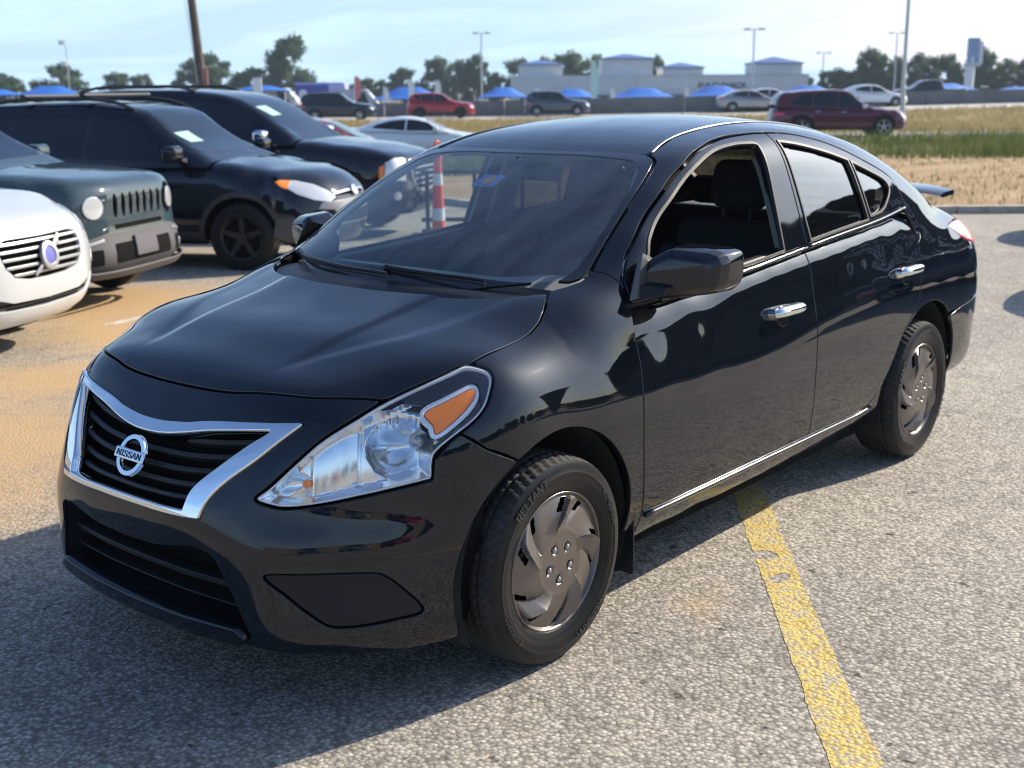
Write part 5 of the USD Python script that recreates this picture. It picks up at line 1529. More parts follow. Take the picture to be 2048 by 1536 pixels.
def car_fields(s):
    W2, zb = s['W'] / 2, s['zb']
    top = np.array(s['top'][::-1], float)                 # rising x
    T = lambda x: np.interp(x, top[:, 0], top[:, 1])
    nose, tl = np.array(s['nose'], float), np.array(s['tail'], float)
    xf, xr = nose[:, 1].max(), tl[:, 1].min()
    tmpl = np.array([(.70, 0), (.90, .025), (.955, .11), (.985, .28), (1, .48), (.995, .64), (.975, .78), (.945, .89), (.885, .965), (.78, 1.0), (.5, 1.02), (.25, 1.03), (0, 1.033)])
    S = {}
    for x in np.r_[np.linspace(xf - .55, xr + .5, 11)]:
        e = max(0, (x - (xf - 1.1)) / 1.1, ((xr + 1.1) - x) / 1.1)
        hw = W2 * (1 - .035 * e ** 2)
        z = zb + (T(x) - zb) * tmpl[:, 1]
        S[float(x)] = list(zip(tmpl[:, 0] * hw, z))
    sq, D = s.get('square', 3.2), s.get('bow', .34)
    f = np.array([0, .28, .5, .68, .82, .92])
    def rows(prof, sgn, bow):
        out = []
        for z, x in prof:
            t = np.clip((z - zb) / (T(x - sgn * .3) - zb), 0, 1)
            k = np.interp(t, tmpl[:10, 1], tmpl[:10, 0]) if t < .9 else np.interp(t, tmpl[7:10, 1], tmpl[7:10, 0])
            hw = W2 * .965 * max(k, .8)
            out.append((z, [(x - sgn * bow * (q / .98) ** sq, q * hw) for q in f] + [(x - sgn * (bow + .2), hw * .985)]))
        return out
    spine = lambda G: np.stack([np.clip(G[..., 0], xr + .7, xf - .7), 0 * G[..., 1], np.full(G.shape[:2], .6)], -1)
    P, N = [], []
    G, n = sections_points(S, 18, spine, .3); P.append(G.reshape(-1, 3)); N.append(n.reshape(-1, 3))
    for prof, sg, bw in ((nose, 1, D), (tl, -1, s.get('rbow', .22))):
        G, n = grid_points(rows(prof, sg, bw), 9, spine); P.append(G.reshape(-1, 3)); N.append(n.reshape(-1, 3))
    X, Y = np.meshgrid(np.linspace(xr + .3, xf - .3, 7), np.linspace(0, W2 * .6, 3), indexing='ij')
    P.append(np.c_[X.ravel(), Y.ravel(), np.full(X.size, zb - .01)]); N.append(np.tile([0, 0, -1.], (X.size, 1)))
    low = Field(np.vstack(P), np.vstack(N), h=s.get('fh', .06), lam=1e-3)
    roof = np.array(s['roof'][::-1], float)
    Rf = lambda x: np.interp(x, roof[:, 0], roof[:, 1])
    wr = s['wr']
    S = {}
    bt = np.array(s['belt'][::-1], float)
    B = lambda x: np.interp(x, bt[:, 0], bt[:, 1])
    for x in np.linspace(roof[-1, 0], roof[0, 0], 13):
        z1, z0 = Rf(x), B(x) - .03
        h = max(z1 - z0, .05)
        k = min(1, h / .45)
        yb = W2 * .945; yr = wr + (yb * .92 - wr) * (1 - k)
        c = min(.12, h * .3)
        S[float(x)] = [(yb, z0), (yb + (yr - yb) * .45 + .012, z0 + (h - c) * .5), (yr + .03, z1 - c), (yr, z1 - c * .55), (yr * .92, z1 - c * .22), (yr * .65, z1 - c * .07), (yr * .3, z1 - c * .01), (0, z1)]
    sp2 = lambda G: np.stack([np.clip(G[..., 0], roof[0, 0] + .6, roof[-1, 0] - .6), 0 * G[..., 1], np.full(G.shape[:2], s['belt'][0][1] - .1)], -1)
    G, n = sections_points(S, 13, sp2, .2)
    X, Y = np.meshgrid(np.linspace(roof[0, 0] + .2, roof[-1, 0] - .2, 7), np.linspace(0, wr * .9, 3), indexing='ij')
    zz = np.full(X.size, s['belt'][0][1] - .3)
    P = np.vstack([G.reshape(-1, 3), np.c_[X.ravel(), Y.ravel(), zz]]); N = np.vstack([n.reshape(-1, 3), np.tile([0, 0, -1.], (X.size, 1))])
    return low, Field(P, N, h=s.get('fh', .06), lam=1e-3), T, B, Rf


def build_car(name, label, group, s, loc, rz, paint_mat, category='car', nose_parts=(), tail_parts=(), side_parts=(), rails=False, mirrors=True, trim=None, hide=()):
    car = xform(name, label, category, group, None, loc, rz)
    low, cab, T, B, Rf = car_fields(s)
    side, top, slant = Side(1.6), Top(2.4), Slant()
    W2, zb, h = s['W'] / 2, s['zb'], s.get('ph', .08)
    xf, xr = max(x for z, x in s['nose']), min(x for z, x in s['tail'])
    x1, x2 = min(xf - .5, max(.44, xf - .56)), max(xr + .45, min(-s['wb'] - .44, xr + .5))
    nose, tail = Round(xf - 1.0), Round(xr + 1.0, -1)
    zf, zt = s['nose'][-1][0] - .02, s['tail'][-1][0] - .02
    R, AR = s['R'], s['R'] + s.get('arch', .065)
    ax = (0., -s['wb'])
    arches = unary_union([Point(x, R).buffer(AR, 24) for x in ax] + [sbox(x - AR, -.2, x + AR, R) for x in ax])
    # shoulder line shared by side and top
    q = np.linspace(x1, x2, 40)
    sh_top = np.c_[q, np.full(40, W2 * .87)]
    sh3 = low.cast(*top.rays(sh_top))
    sidep = Polygon(np.vstack([[(x2, zb + .015), (x1, zb + .015)], side.flat(sh3)])).buffer(0).difference(arches)
    ms = panel(low, side, sidep, h, gap=0, bend=0, rim=.02)
    # nose
    def end(view, x, zt_, sg):
        k = low.cast(*top.rays(np.array([[x, W2 * .87]])))[0]
        ln = low.cast(*side.rays(np.c_[np.full(14, x), np.linspace(zb + .015, k[2] - .004, 14)]))
        ln = np.vstack([ln, k])
        a = view.flat(ln)
        e = np.array([(w, zt_) for w in np.linspace(a[-1, 0] * .93, 0, 14)])
        t3 = low.cast(*view.rays(e))
        hf = np.vstack([a, e])
        hf = np.vstack([hf, [(0, zb + .03)]])
        return Polygon(np.vstack([hf, (hf * [-1, 1])[::-1]])).buffer(0), t3
    nP, n3 = end(nose, x1, zf, 1)
    tP, t3 = end(tail, x2, zt, -1)
    cutn = unary_union([Polygon(p) if not isinstance(p, Polygon) else p for _, p, _, lift, *r in nose_parts if lift < 0] or [Polygon()])
    mn = panel(low, nose, nP.difference(cutn.buffer(-.004)), h * .7, gap=0, bend=0, rim=.02)
    mt = panel(low, tail, tP, h * .8, gap=0, bend=0, rim=0)
    hood = np.vstack([top.flat(n3)[::-1], sh_top, top.flat(t3)])
    hoodP = Polygon(np.vstack([hood, (hood * [1, -1])[::-1]])).buffer(0)
    mh = panel(low, top, hoodP, h, gap=0, bend=0, rim=0)
    # cabin
    xs = np.linspace(s['roof'][0][0] - .03, s['roof'][-1][0] + .03, 40)
    wr = s['wr']
    yc = np.array([wr * .93 + (W2 * .87 - wr * .93) * (1 - min(1, max(0, Rf(x) - B(x)) / .45)) for x in xs])
    c3 = cab.cast(*top.rays(np.c_[xs, yc]))
    bl = np.c_[xs[::-1], B(xs[::-1]) - .02]
    cs = Polygon(np.vstack([side.flat(c3), bl])).buffer(0)
    wins = [Polygon(p) for p in s['win']]
    mcs = panel(cab, side, cs, h, gap=0, bend=0, rim=0)
    ct = np.c_[xs, yc]
    mct = panel(cab, top, Polygon(np.vstack([ct, (ct * [1, -1])[::-1]])).buffer(0), h, gap=0, bend=0, rim=0)
    body = obj('body', merge(ms, mirror(ms), mn, mt, mh, mcs, mirror(mcs), mct), paint_mat, car)
    for w in wins:
        m = panel(cab, side, w, h, gap=0, bend=.003, rim=.004, lift=.004)
        obj('window', m, DARKGLASS, car); obj('window', mirror(m), DARKGLASS, car)
    for key, nm in (('ws', 'windshield'), ('rw', 'rear_window')):
        if key in s:
            p = np.array(s[key], float)
            obj(nm, panel(cab, top, Polygon(np.vstack([p, (p * [1, -1])[::-1]])).buffer(0), h * .7, gap=0, bend=.003, rim=.004, lift=.004), s.get('wsmat', DARKGLASS), car)
    for nm, p, m, lift, *r in nose_parts:
        p = Polygon(p) if not isinstance(p, Polygon) else p
        pm = panel(low, nose, p, r[0] if r else h * .5, gap=0, bend=.004, rim=.03 if lift < 0 else .015, lift=lift)
        obj(nm, pm, m, car)
        if len(r) > 1 and r[1]: obj(nm, mirror(pm), m, car)
    for nm, p, m, lift in tail_parts:
        pm = panel(low, tail, Polygon(p), h * .5, gap=0, bend=.004, rim=.015, lift=lift)
        obj(nm, pm, m, car); obj(nm, mirror(pm), m, car)
    for nm, F_, p, m, lift in side_parts:
        pm = panel(low if F_ == 'low' else cab, side, (Polygon(p) if not isinstance(p, Polygon) else p).difference(arches if F_ == 'low' else Polygon()), h * .6, gap=0, bend=.004, rim=.012, lift=lift)
        obj(nm, pm, m, car); obj(nm, mirror(pm), m, car)
    if trim is not None:
        ring = unary_union([Point(x, R).buffer(AR + .055, 24).difference(Point(x, R).buffer(AR + .002, 24)).intersection(sbox(x - 1, zb + .03, x + 1, 2)) for x in ax])
        sill = sbox(-s['wb'] + AR + .05, zb + .02, -AR - .05, zb + .15)
        pm = panel(low, side, unary_union([ring, sill]).intersection(sidep.buffer(.002)), h * .6, gap=0, bend=.006, rim=.012, lift=.012)
        obj('arch_trim', pm, trim, car); obj('arch_trim', mirror(pm), trim, car)
    if mirrors:
        mx, mz = s.get('mir', (s['win'][0][0][0] - .08, B(s['win'][0][0][0]) + .1))
        for sg in (1, -1):
            y = sg * (W2 + .10)
            m = rbox(mx - .09, mx + .07, min(y - .11, y + .11), max(y - .11, y + .11), mz - .075, mz + .085, .05)
            mp = obj('side_mirror', m, s.get('mirmat', paint_mat), car)
            obj('mirror_foot', hull([(mx - .05, sg * (W2 - .08), mz - .09), (mx + .05, sg * (W2 - .08), mz - .09), (mx - .03, sg * (W2 + .04), mz - .05), (mx + .03, sg * (W2 + .04), mz - .05), (mx - .05, sg * (W2 - .08), mz - .04), (mx + .05, sg * (W2 - .08), mz - .04)]), PLASTIC, mp)
    if rails:
        for sg in (1, -1):
            xx = np.linspace(s['roof'][0][0] - .9 if rails is True else rails[0], s['roof'][-1][0] + .55 if rails is True else rails[1], 14)
            X = cab.cast(*top.rays(np.c_[xx, np.full(14, wr * .90)])); X[:, 2] += .055 * np.minimum(1, np.minimum(np.arange(14), np.arange(14)[::-1]) / 1.6); X[:, 1] *= sg
            r = obj('roof_rail', tube(X, .019, 8), PLASTIC if s.get('railmat') is None else s['railmat'], car)
    Rw = s['R']; w = s.get('tw', .11)
    tyre, rim, back = simple_wheel(Rw, w, s.get('rim', 'spoke'))
    for x in ax:
        for sg in (1, -1):
            m4 = np.eye(4); m4[1, 1] = sg
            def at(t):
                v = np.array(t.vertices) * [1, sg, 1]
                f = np.array(t.faces) if sg > 0 else np.array(t.faces)[:, ::-1]
                return trimesh.Trimesh(v + [x, sg * (W2 - w - .015), Rw], f, process=False)
            wh = obj('wheel', at(back), MATTE, car)
            obj('tyre', at(tyre), RUBBER, wh); obj('rim', at(rim), s.get('rimmat', ALLOY), wh)
        t = np.radians(np.linspace(-20, 200, 20)); V = []; F = []
    ins = bx(xr + .5, xf - .5, -W2 + .33, W2 - .33, zb + .02, min(T(xf - .6), B(-1.)) - .12)
    obj('underbody', join(ins, bx(-s['wb'] + AR, -AR, -W2 + .06, W2 - .06, zb + .02, B(-1.) - .1)), MATTE, car)
    return car, low, cab, nose


def lerp_line(f, xs): return [(x, f(x)) for x in xs]


# profiles; x = 0 at the front axle, forward positive
def crossover(L=4.57, H=1.66, wb=2.66, W=1.84, R=.335, fo=.90, belt=1.03, zb=.24, hood=1.0, rake=1.0, **kw):
    xr = -(L - fo); a = -.42
    s = dict(W=W, wb=wb, zb=zb, R=R, wr=W / 2 - .27,
             nose=[(zb, fo - .07), (zb + .13, fo), (.52, fo + .01), (.66, fo - .01), (.78, fo - .05), (hood - .13, fo - .12), (hood - .07, fo - .2)],
             tail=[(zb + .06, xr + .08), (zb + .2, xr), (.6, xr - .01), (.75, xr + .03), (.92, xr + .07), (belt + .02, xr + .12)],
             top=[(fo, hood - .1), (fo - .2, hood - .06), (.3, hood), (a, belt + .04), (-1, belt), (-2.2, belt + .06), (xr + .5, belt + .1), (xr + .1, belt + .1)],
             belt=[(-.3, belt + .01), (-1.0, belt), (-2.2, belt + .06), (xr, belt + .12)],
             roof=[(a + .12, belt + .03), (-.75, belt + .24 * rake), (-1.12, H - .12), (-1.45, H - .03), (-1.9, H), (-2.6, H - .015), (-3.1, H - .05), (xr + .42, H - .11), (xr + .22, belt + .3), (xr + .1, belt + .08)],
             win=[[(-.72, belt + .05), (-1.1, H - .21), (-1.42, H - .145), (-1.68, H - .125), (-1.70, belt + .06)], [(-1.76, belt + .065), (-1.75, H - .125), (-2.55, H - .135), (-2.62, belt + .11)], [(-2.68, belt + .12), (-2.62, H - .14), (-3.0, H - .18), (xr + .62, belt + .28), (xr + .75, belt + .16)]],
             ws=[(-.46, 0), (-.50, W / 2 - .32), (-.62, W / 2 - .24), (-1.12, W / 2 - .36), (-1.2, W / 2 - .42), (-1.17, 0)],
             rw=[(xr + .36, 0), (xr + .37, W / 2 - .42), (xr + .2, W / 2 - .30), (xr + .17, 0)])
    s.update(kw); return s


def saloon(L=4.85, H=1.46, wb=2.78, W=1.83, R=.325, fo=.95, belt=.93, zb=.2, hood=.86, coupe=0., **kw):
    xr = -(L - fo); a = -.30
    s = dict(W=W, wb=wb, zb=zb, R=R, wr=W / 2 - .30,
             nose=[(zb, fo - .08), (zb + .12, fo), (.45, fo + .01), (.58, fo - .02), (.68, fo - .09), (hood - .1, fo - .18)],
             tail=[(zb + .08, xr + .08), (zb + .25, xr), (.6, xr - .01), (.75, xr + .03), (.90, xr + .06), (belt + .06, xr + .13)],
             top=[(fo, hood - .12), (fo - .3, hood - .06), (.2, hood + .02), (a, belt), (-1, belt), (-2.2, belt + .04), (-3.0, belt + .09), (xr + .3, belt + .1), (xr + .1, belt + .08)],
             belt=[(-.3, belt - .01), (-1.0, belt), (-2.2, belt + .04), (xr, belt + .08)],
             roof=[(a + .1, belt), (-.62, belt + .19), (-1.0, H - .12), (-1.35, H - .025), (-1.75, H), (-2.2, H - .02 - .02 * coupe), (-2.7, H - .12 - .03 * coupe), (-3.05, H - .26 - .02 * coupe), (-3.4, belt + .11)],
             win=[[(-.62, belt + .04), (-.98, H - .19), (-1.35, H - .11), (-1.62, H - .095), (-1.66, belt + .05)], [(-1.71, belt + .055), (-1.68, H - .095), (-2.2, H - .125 - .02 * coupe), (-2.62, H - .235 - .02 * coupe), (-2.78, belt + .13)]],
             ws=[(-.36, 0), (-.40, W / 2 - .36), (-.50, W / 2 - .26), (-.98, W / 2 - .40), (-1.07, W / 2 - .46), (-1.04, 0)],
             rw=[(-2.5, 0), (-2.52, W / 2 - .44), (-3.2, W / 2 - .34), (-3.3, 0)])
    s.update(kw); return s
# ---------------------------------------------------------------- far things
k = 200 / 120.
def Z(z): return 1.607 + (z - 1.607) * k
for kind, u0, u1, zt, label, fl in [
    (0, -51, -45.6, 3.3, 'round green tree at the far left edge of the picture', 1),
    (1, -45.1, -40.2, 4.15, 'tree with a small spike on top behind the left blue canopy', 1),
    (2, -38.8, -33.6, 3.75, 'wide low tree standing alone left of the wooden pole', 1),
    (0, -32., -25.0, 5.0, 'big dense tree directly behind the wooden utility pole', -1),
    (3, -25.6, -18.9, 6.5, 'ragged tree with one high clump of leaves right of the wooden pole', 1),
    (2, -14.4, -11.4, 3.0, 'small rounded dark tree behind the red and white banner', 1),
    (1, -11.9, -7.9, 3.55, 'loose tree left of the big twin tree above the red car', -1),
    (2, -8.3, -3.6, 5.15, 'dense tall tree, left half of the pair above the red crossover', 1),
    (0, -5.0, -1.2, 4.75, 'dense tall tree, right half of the pair above the red crossover', -1),
    (1, -1.9, 3.2, 4.3, 'dark tree at the left end of the white building', 1)]:
    tree(kind, label, (u0 + u1) / 2 * k, 200, (u1 - u0) * k * 1.02, Z(zt) + 1.3, -1.3, fl)
tree(2, 'tall tree rising behind the white building between its first two towers', 10.0, 178, 8.6, 8.9, -1.3, 1)
tree(1, 'dark tree just right of the first blue roofed tower', 5.2, 182, 5.2, 7.2, -1.3, -1)
tree(0, 'small tree top showing between the second and third towers', 20.6, 178, 3.4, 7.3, -1.3, 1)
tree(0, 'low bushy tree at the right end of the white building', 38.2, 165, 4.4, 4.4, -1.3, 1)
for kind, u0, u1, zt, label, fl in [
    (2, 34.6, 40.6, 4.1, 'lower left tree of the grove behind the dark pickup', 1), (0, 37.3, 43.2, 5.6, 'tall tree of the grove just left of the steel light mast', 1), (2, 41.8, 48.0, 5.9, 'tall tree of the grove just right of the steel light mast', -1),
    (1, 46.2, 51.2, 4.9, 'tree of the grove left of the pylon sign', 1), (0, 49.6, 55.2, 5.75, 'tall tree of the grove right of the pylon sign', 1), (2, 54.0, 60.5, 5.5, 'tree of the grove at the right edge of the picture', -1)]:
    tree(kind, label, (u0 + u1) / 2, 142, (u1 - u0) * 1.08, zt + 1.5, -1.4, fl, group='grove at the right')
for i, (u, w, h) in enumerate([(-30, 5, 1.9), (-24, 6, 2.0), (-16.5, 7, 2.1), (-55, 9, 2.0), (2.5, 6, 3.0)]):
    tree(2, ['low far bush left of the ragged tree', 'low far bush under the ragged tree', 'low far bush behind the blue truck', 'low far bush at the far left behind the canopies', 'low dark bush behind the blue canopy left of the building'][i], u * 1.7, 205, w * 1.7, h * 1.5 + 1.3, -1.3, 1)

# ---- concrete wall of the highway
WALL = plain('barrier_concrete', (.13, .125, .125), .85, vary=.2, vscale=.8)
wall = xform('barrier_wall', 'long low grey concrete wall behind the highway cars', 'wall')
uu = np.arange(-34, 50, 4.2)
for a, b in zip(uu[:-1], uu[1:]):
    P = []
    for u in (a + .03, b - .03):
        z = float(np.interp(u, [-40, -9, 0, 10, 17, 25, 36, 70], [-.30, -.33, -.32, -.17, -.12, .18, .39, .7]))
        zt = float(np.interp(u, [-15, -9.6, 5.9, 21.6, 35.8, 60], [.48, .62, .85, 1.08, 1.29, 1.6]))
        for o in (-.16, .16):
            P += [[*W2(u, 88.2 + o), z - .5], [*W2(u, 88.2 + o * .8), zt]]
    obj('wall_panel', hull(P), WALL, wall)

# ---- blue canopies
BLUE = plain('blue_canopy_cloth', (.012, .13, .50), .6)
POST = plain('white_steel', (.7, .7, .7), .5)
CANOPY = [(-45.0, -40.6, 1.75, 1.25, 'left end'), (-41.2, -35.4, 2.0, 1.28, ''), (-23.2, -18.2, 1.92, 1.5, ''), (-11.6, -5.2, 1.72, .72, ''), (-2.7, 1.6, 1.66, .85, ''), (3.0, 7.4, 1.5, .78, ''), (8.2, 13.9, 1.54, .76, ''), (14.6, 19.9, 1.66, .84, ''), (22.3, 27.4, 1.64, .95, ''), (33.4, 39.0, 1.74, 1.2, ''), (40.2, 44.5, 1.4, 1.1, '')]
CLAB = ['blue shade canopy cut by the left edge of the picture', 'wide blue shade canopy above the black crossover at the left', 'blue shade canopy behind the white sign board', 'blue shade canopy above the red crossover', 'peaked blue canopy just left of the dark grey crossover', 'blue canopy right behind the dark grey crossover', 'wide peaked blue canopy under the second tower', 'peaked blue canopy below the dark lettering of the building', 'blue canopy behind the silver sedan and maroon crossover', 'blue canopy between the dark pickup and the pylon sign', 'blue canopy at the right behind the wall']
for (u0, u1, zt, ze, _), lab in zip(CANOPY, CLAB):
    c = xform('shade_canopy', lab, 'canopy', 'blue shade canopies of the car dealer')
    n = 12
    V, F = [], []
    for i, s in enumerate(np.linspace(0, 1, n)):
        for j, t in enumerate(np.linspace(0, 1, n)):
            ridge = min(1, min(s, 1 - s) / .36) ** 1.15 * min(1, min(t, 1 - t) / .45) ** 1.1
            e = .06 * math.sin(math.pi * s) * (1 if j in (0, n - 1) else 0)
            V.append([*W2(u0 + (u1 - u0) * s, 103 + 5 * t), ze + (zt - ze) * ridge + e])
    for i in range(n - 1):
        for j in range(n - 1):
            a = i * n + j; F += [(a, a + 1, a + n + 1), (a, a + n + 1, a + n)]
    top_ = trimesh.Trimesh(V, F, process=False)
    lower = trimesh.Trimesh(np.array(V) - [0, 0, .03], np.array(F)[:, ::-1], process=False)
    obj('cloth', join(top_, lower), BLUE, c, 25)
    for s in (.03, .97):
        for v in (103.2, 107.8):
            q = W2(u0 + (u1 - u0) * s, v)
            obj('post', tube([(*q, -1.4), (*q, ze)], .05, 8), POST, c)

# ---- white building with blue hipped towers
WHITEW = plain('white_cladding', (.60, .60, .58), .8, vary=.06, vscale=.3)
GREYW = plain('grey_cladding', (.50, .51, .52), .8, vary=.06, vscale=.3)
BROOF = plain('blue_metal_roof', (.045, .10, .27), .45)
b = xform('store_building', 'long white store building with small blue hipped roof towers', 'building')
def slab(u0, u1, v0, v1, z0, z1):
    return hull([[*W2(u, v), z] for u in (u0, u1) for v in (v0, v1) for z in (z0, z1)])
obj('wall', slab(.1, 35.3, 150, 172, -1.4, 2.85), WHITEW, b)
obj('side_wall', slab(.05, 14.6, 148.8, 149.98, -1.4, 2.92), GREYW, b)
obj('parapet', slab(0., 35.4, 149.9, 172.1, 2.86, 2.98), GREYW, b)
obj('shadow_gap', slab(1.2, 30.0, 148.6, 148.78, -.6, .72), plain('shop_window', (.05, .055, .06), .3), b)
for u0, u1, ze, zp in ((.9, 6.4, 4.2, 4.85), (10.8, 17.1, 4.83, 5.5), (18.0, 23.1, 3.76, 4.45), (28.9, 34.8, 4.2, 5.05)):
    w = obj('tower', slab(u0 + .15, u1 - .15, 150.5, 157, 2.97, ze), WHITEW, b)
    P = [[*W2(u, v), ze] for u in (u0, u1) for v in (150.2, 157.3)] + [[*W2(u, v), ze + .12] for u in (u0, u1) for v in (150.2, 157.3)] + [[*W2((u0 + u1) / 2 + o, 153.7), zp] for o in (-.25, .25)]
    obj('tower_roof', hull(P), BROOF, w)
    rp = [[*W2(u0 - .02, 150.18), ze - .02]]
SIGNT = plain('dark_sign_letters', (.03, .04, .09), .5)
for txt, u, wd in (('PAC', 22.3, 2.4), ('SHACK', 25.0, 3.0)):
    t = meshkit.text_mesh(txt, .62, .06, True)
    v = t.vertices - t.bounds[0]; v[:, 0] *= wd / v[:, 0].max()
    xy = W2(u + v[:, 0], np.full(len(v), 149.9 - .0) - v[:, 2])
    t2 = trimesh.Trimesh(np.c_[xy, 1.42 + v[:, 1]], t.faces, process=False); t2.fix_normals()
    obj('sign_lettering', t2, SIGNT, b, False)

# ---- masts, lamps, poles
GALV = plain('galvanised_steel', (.45, .46, .46), .45, .6)
POLEM = plain('weathered_wood', (.11, .075, .06), .9, vary=.3, vscale=3)
def at(u, v, z): return np.array([*W2(u, v), z])
m = xform('light_mast', 'tall thick steel light mast leaning out of the top at the right', 'light pole')
obj('mast', tube([at(21.85, 70, -.4), at(21.75, 70, 1.7), at(21.75, 70, 14)], [.15, .115, .08], 12), GALV, m)
obj('base_plate', slab(21.6, 22.1, 69.75, 70.25, -.5, -.3), GALV, m)
for lab, u, v, zt in (('double headed parking lot lamp above the red crossover', -2.9, 130, 7.05), ('tall double headed lamp left of the last blue roofed tower', 21.06, 110, 6.4), ('double headed lamp just left of the steel mast', 39.46, 130, 6.8), ('small far double headed lamp right of the white building', 37.0, 150, 5.4)):
    l = xform('parking_lamp', lab, 'lamp', 'dealer lot lamps')
    obj('pole', tube([at(u, v, -1.4), at(u, v, zt)], [.10, .07], 8), GALV, l)
    for s in (-1, 1):
        obj('lamp_head', rbox(-.28, .28, -.16, .16, -.07, .05, .03).apply_transform(trimesh.transformations.rotation_matrix(HEAD_R, [0, 0, 1])).apply_translation(at(u + s * .62, v, zt)), PLASTIC, l)
    obj('arm', tube([at(u - .4, v, zt - .03), at(u + .4, v, zt - .03)], .035, 6), GALV, l)
w = xform('utility_pole', 'dark wooden utility pole leaning left behind the black SUVs', 'pole')
obj('pole', tube([at(-10.13, 42, -.8), at(-10.2, 42, 1.68), at(-10.38, 42, 4.46), at(-10.75, 42, 10.)], [.165, .155, .135, .10], 12), POLEM, w)
obj('conduit', tube([at(-9.98, 41.7, -.8), at(-9.99, 41.7, 2.3)], .06, 8), plain('rusty_conduit', (.26, .10, .08), .7), w)
obj('wire', tube([at(-10.72, 41.85, 9.5), at(-10.62, 41.85, 5.), at(-10.3, 41.8, 1.8)], .012, 5), GALV, w)
a = xform('antenna_mast', 'faint thin antenna mast at the far left in the sky', 'antenna')
obj('mast', tube([at(-52.2, 150, -1.), at(-52.2, 150, 7.4)], .06, 6), GALV, a)
for z, s in ((7.1, .8), (4.7, .7)): obj('antenna_panel', slab(-52.2 - s, -52.2 - .1, 149.8, 150.1, z - .25, z + .25), POST, a)
p = xform('pylon_sign', 'tall white pylon sign with a blue panel in front of the grove', 'sign')
obj('pylon', tube([at(43.4, 120, -1.4), at(43.55, 120, 4.2)], [.46, .42], 14), POST, p)
obj('sign_box', slab(43.15, 44.15, 119.6, 120.2, 3.6, 5.9), plain('sign_blue_grey', (.20, .27, .42), .4), p)
obj('sign_edge', slab(44.16, 44.5, 119.7, 120.3, 3.5, 5.6), POST, p)
obj('sign_collar', slab(43.0, 44.3, 119.5, 120.4, 3.3, 3.62), GALV, p)

# ---- banners and boards
def banner(lab, u, v, z0, z1, wd, col, lean=0.):
    f = xform('feather_banner', lab, 'banner', 'feather banners of the dealer')
    obj('staff', tube([at(u, v, -1.3), at(u + lean * .5, v, (z0 + z1) / 2), at(u + lean, v, z1 + .05)], .035, 6), POST, f)
    s = np.linspace(0, 1, 14); L, R = [], []
    for t in s:
        wv = wd * (math.sin(math.pi * min(1, .12 + t * .80)) ** .5)
        L.append(at(u + lean * t, v - .01, z0 + (z1 - z0) * t)); R.append(at(u + lean * t + wv, v + .08 * math.sin(5 * t), z0 + (z1 - z0) * t))
    V = np.array(L + R); n = 14; F = []
    for i in range(n - 1): F += [(i, i + n, i + n + 1), (i, i + n + 1, i + 1)]
    V2 = np.vstack([V, V + [.02 * FH[0], .02 * FH[1], 0]]); F2 = F + [(c + 2 * n, b_ + 2 * n, a_ + 2 * n) for a_, b_, c in F]
    obj('cloth', trimesh.Trimesh(V2, F2, process=False), col, f, 40)
WCL = plain('white_banner_cloth', (.72, .72, .68), .8); RCL = plain('red_banner_cloth', (.62, .18, .18), .8); GCL = plain('pale_green_banner_cloth', (.45, .68, .60), .8)
banner('red and white feather banner above the black crossover on the highway', -12.35, 100, .8, 2.55, .55, RCL, .1)
banner('white feather banner above the red crossover, left of two', -8.0, 100, .7, 2.3, .45, WCL)
banner('white feather banner above the red crossover, right of two', -5.95, 100, .7, 2.2, .45, WCL, .1)
banner('tall pale green feather banner in front of the white building', 6.4, 100, .6, 3.65, .62, GCL)
banner('short white feather banner left of the wide canopy', 8.0, 100.5, .5, 1.55, .38, WCL)
banner('short white feather banner right of the wide canopy', 13.9, 100.5, .5, 1.55, .38, WCL)
banner('slanting white feather banner left of the dark grey crossover', 1.6, 99, .6, 1.55, .4, WCL, .45)
banner('white feather banner over the grey box trailer', -9.9, 99, .4, 1.75, .42, WCL, .0)
s = xform('sign_board', 'plain white board on a post above the black SUV roof', 'sign')
obj('board', slab(-20.3, -19.6, 99.9, 100, 1.35, 2.5), WCL, s); obj('post', tube([at(-19.95, 100.05, -1.3), at(-19.95, 100.05, 1.4)], .05, 6), POST, s)

# ---- delineator cone on its rubber base, and the black rack behind it
ORANGE = plain('orange_plastic', (.80, .085, .03), .45)
RUB = plain('black_rubber_base', (.012, .012, .013), .8)
REFL = plain('white_reflective_sleeve', (.75, .75, .74), .4)
c = xform('traffic_delineator', 'orange traffic delineator with white sleeves on a black rubber base', 'cone', None, None, (*W2(-.89, 15.2), float(TZ(-.89, 15.2))))
obj('body', lathe([(0, .05), (.10, .05), (.10, .09), (.084, .12), (.046, .98), (.056, 1.0), (.056, 1.03), (.03, 1.05), (0, 1.05)], 28), ORANGE, c, 40)
for z0, z1 in ((.25, .40), (.68, .82)): obj('sleeve', lathe([(.0915 - .044 * z0, z0), (.0915 - .044 * z1, z1)], 28), REFL, c, 40)
t = np.linspace(0, 2 * np.pi, 24, endpoint=False)
obj('handle', tube(np.c_[.055 * np.cos(t), 0 * t, 1.12 + .085 * np.sin(t)], .014, 8, closed=True), ORANGE, c, 40)
base = rbox(-.36, .36, -.33, .33, .0, .065, .02); obj('base', rot(base, HEAD_R, [0, 0, 1]), RUB, c)
IRON = plain('black_painted_steel', (.012, .013, .015), .5)
r = xform('steel_rack', 'low black steel rack of square tube behind the orange delineator', 'rack', None, None, (*W2(-.47, 16.2), float(TZ(-.47, 16.2))), HEAD_R)
for x, wd in ((-.62, .05), (0, .055), (.27, .03), (.62, .05), (1.1, .05)): obj('post', bx(x - wd / 2, x + wd / 2, -.03, .03, 0, .80), IRON, r)
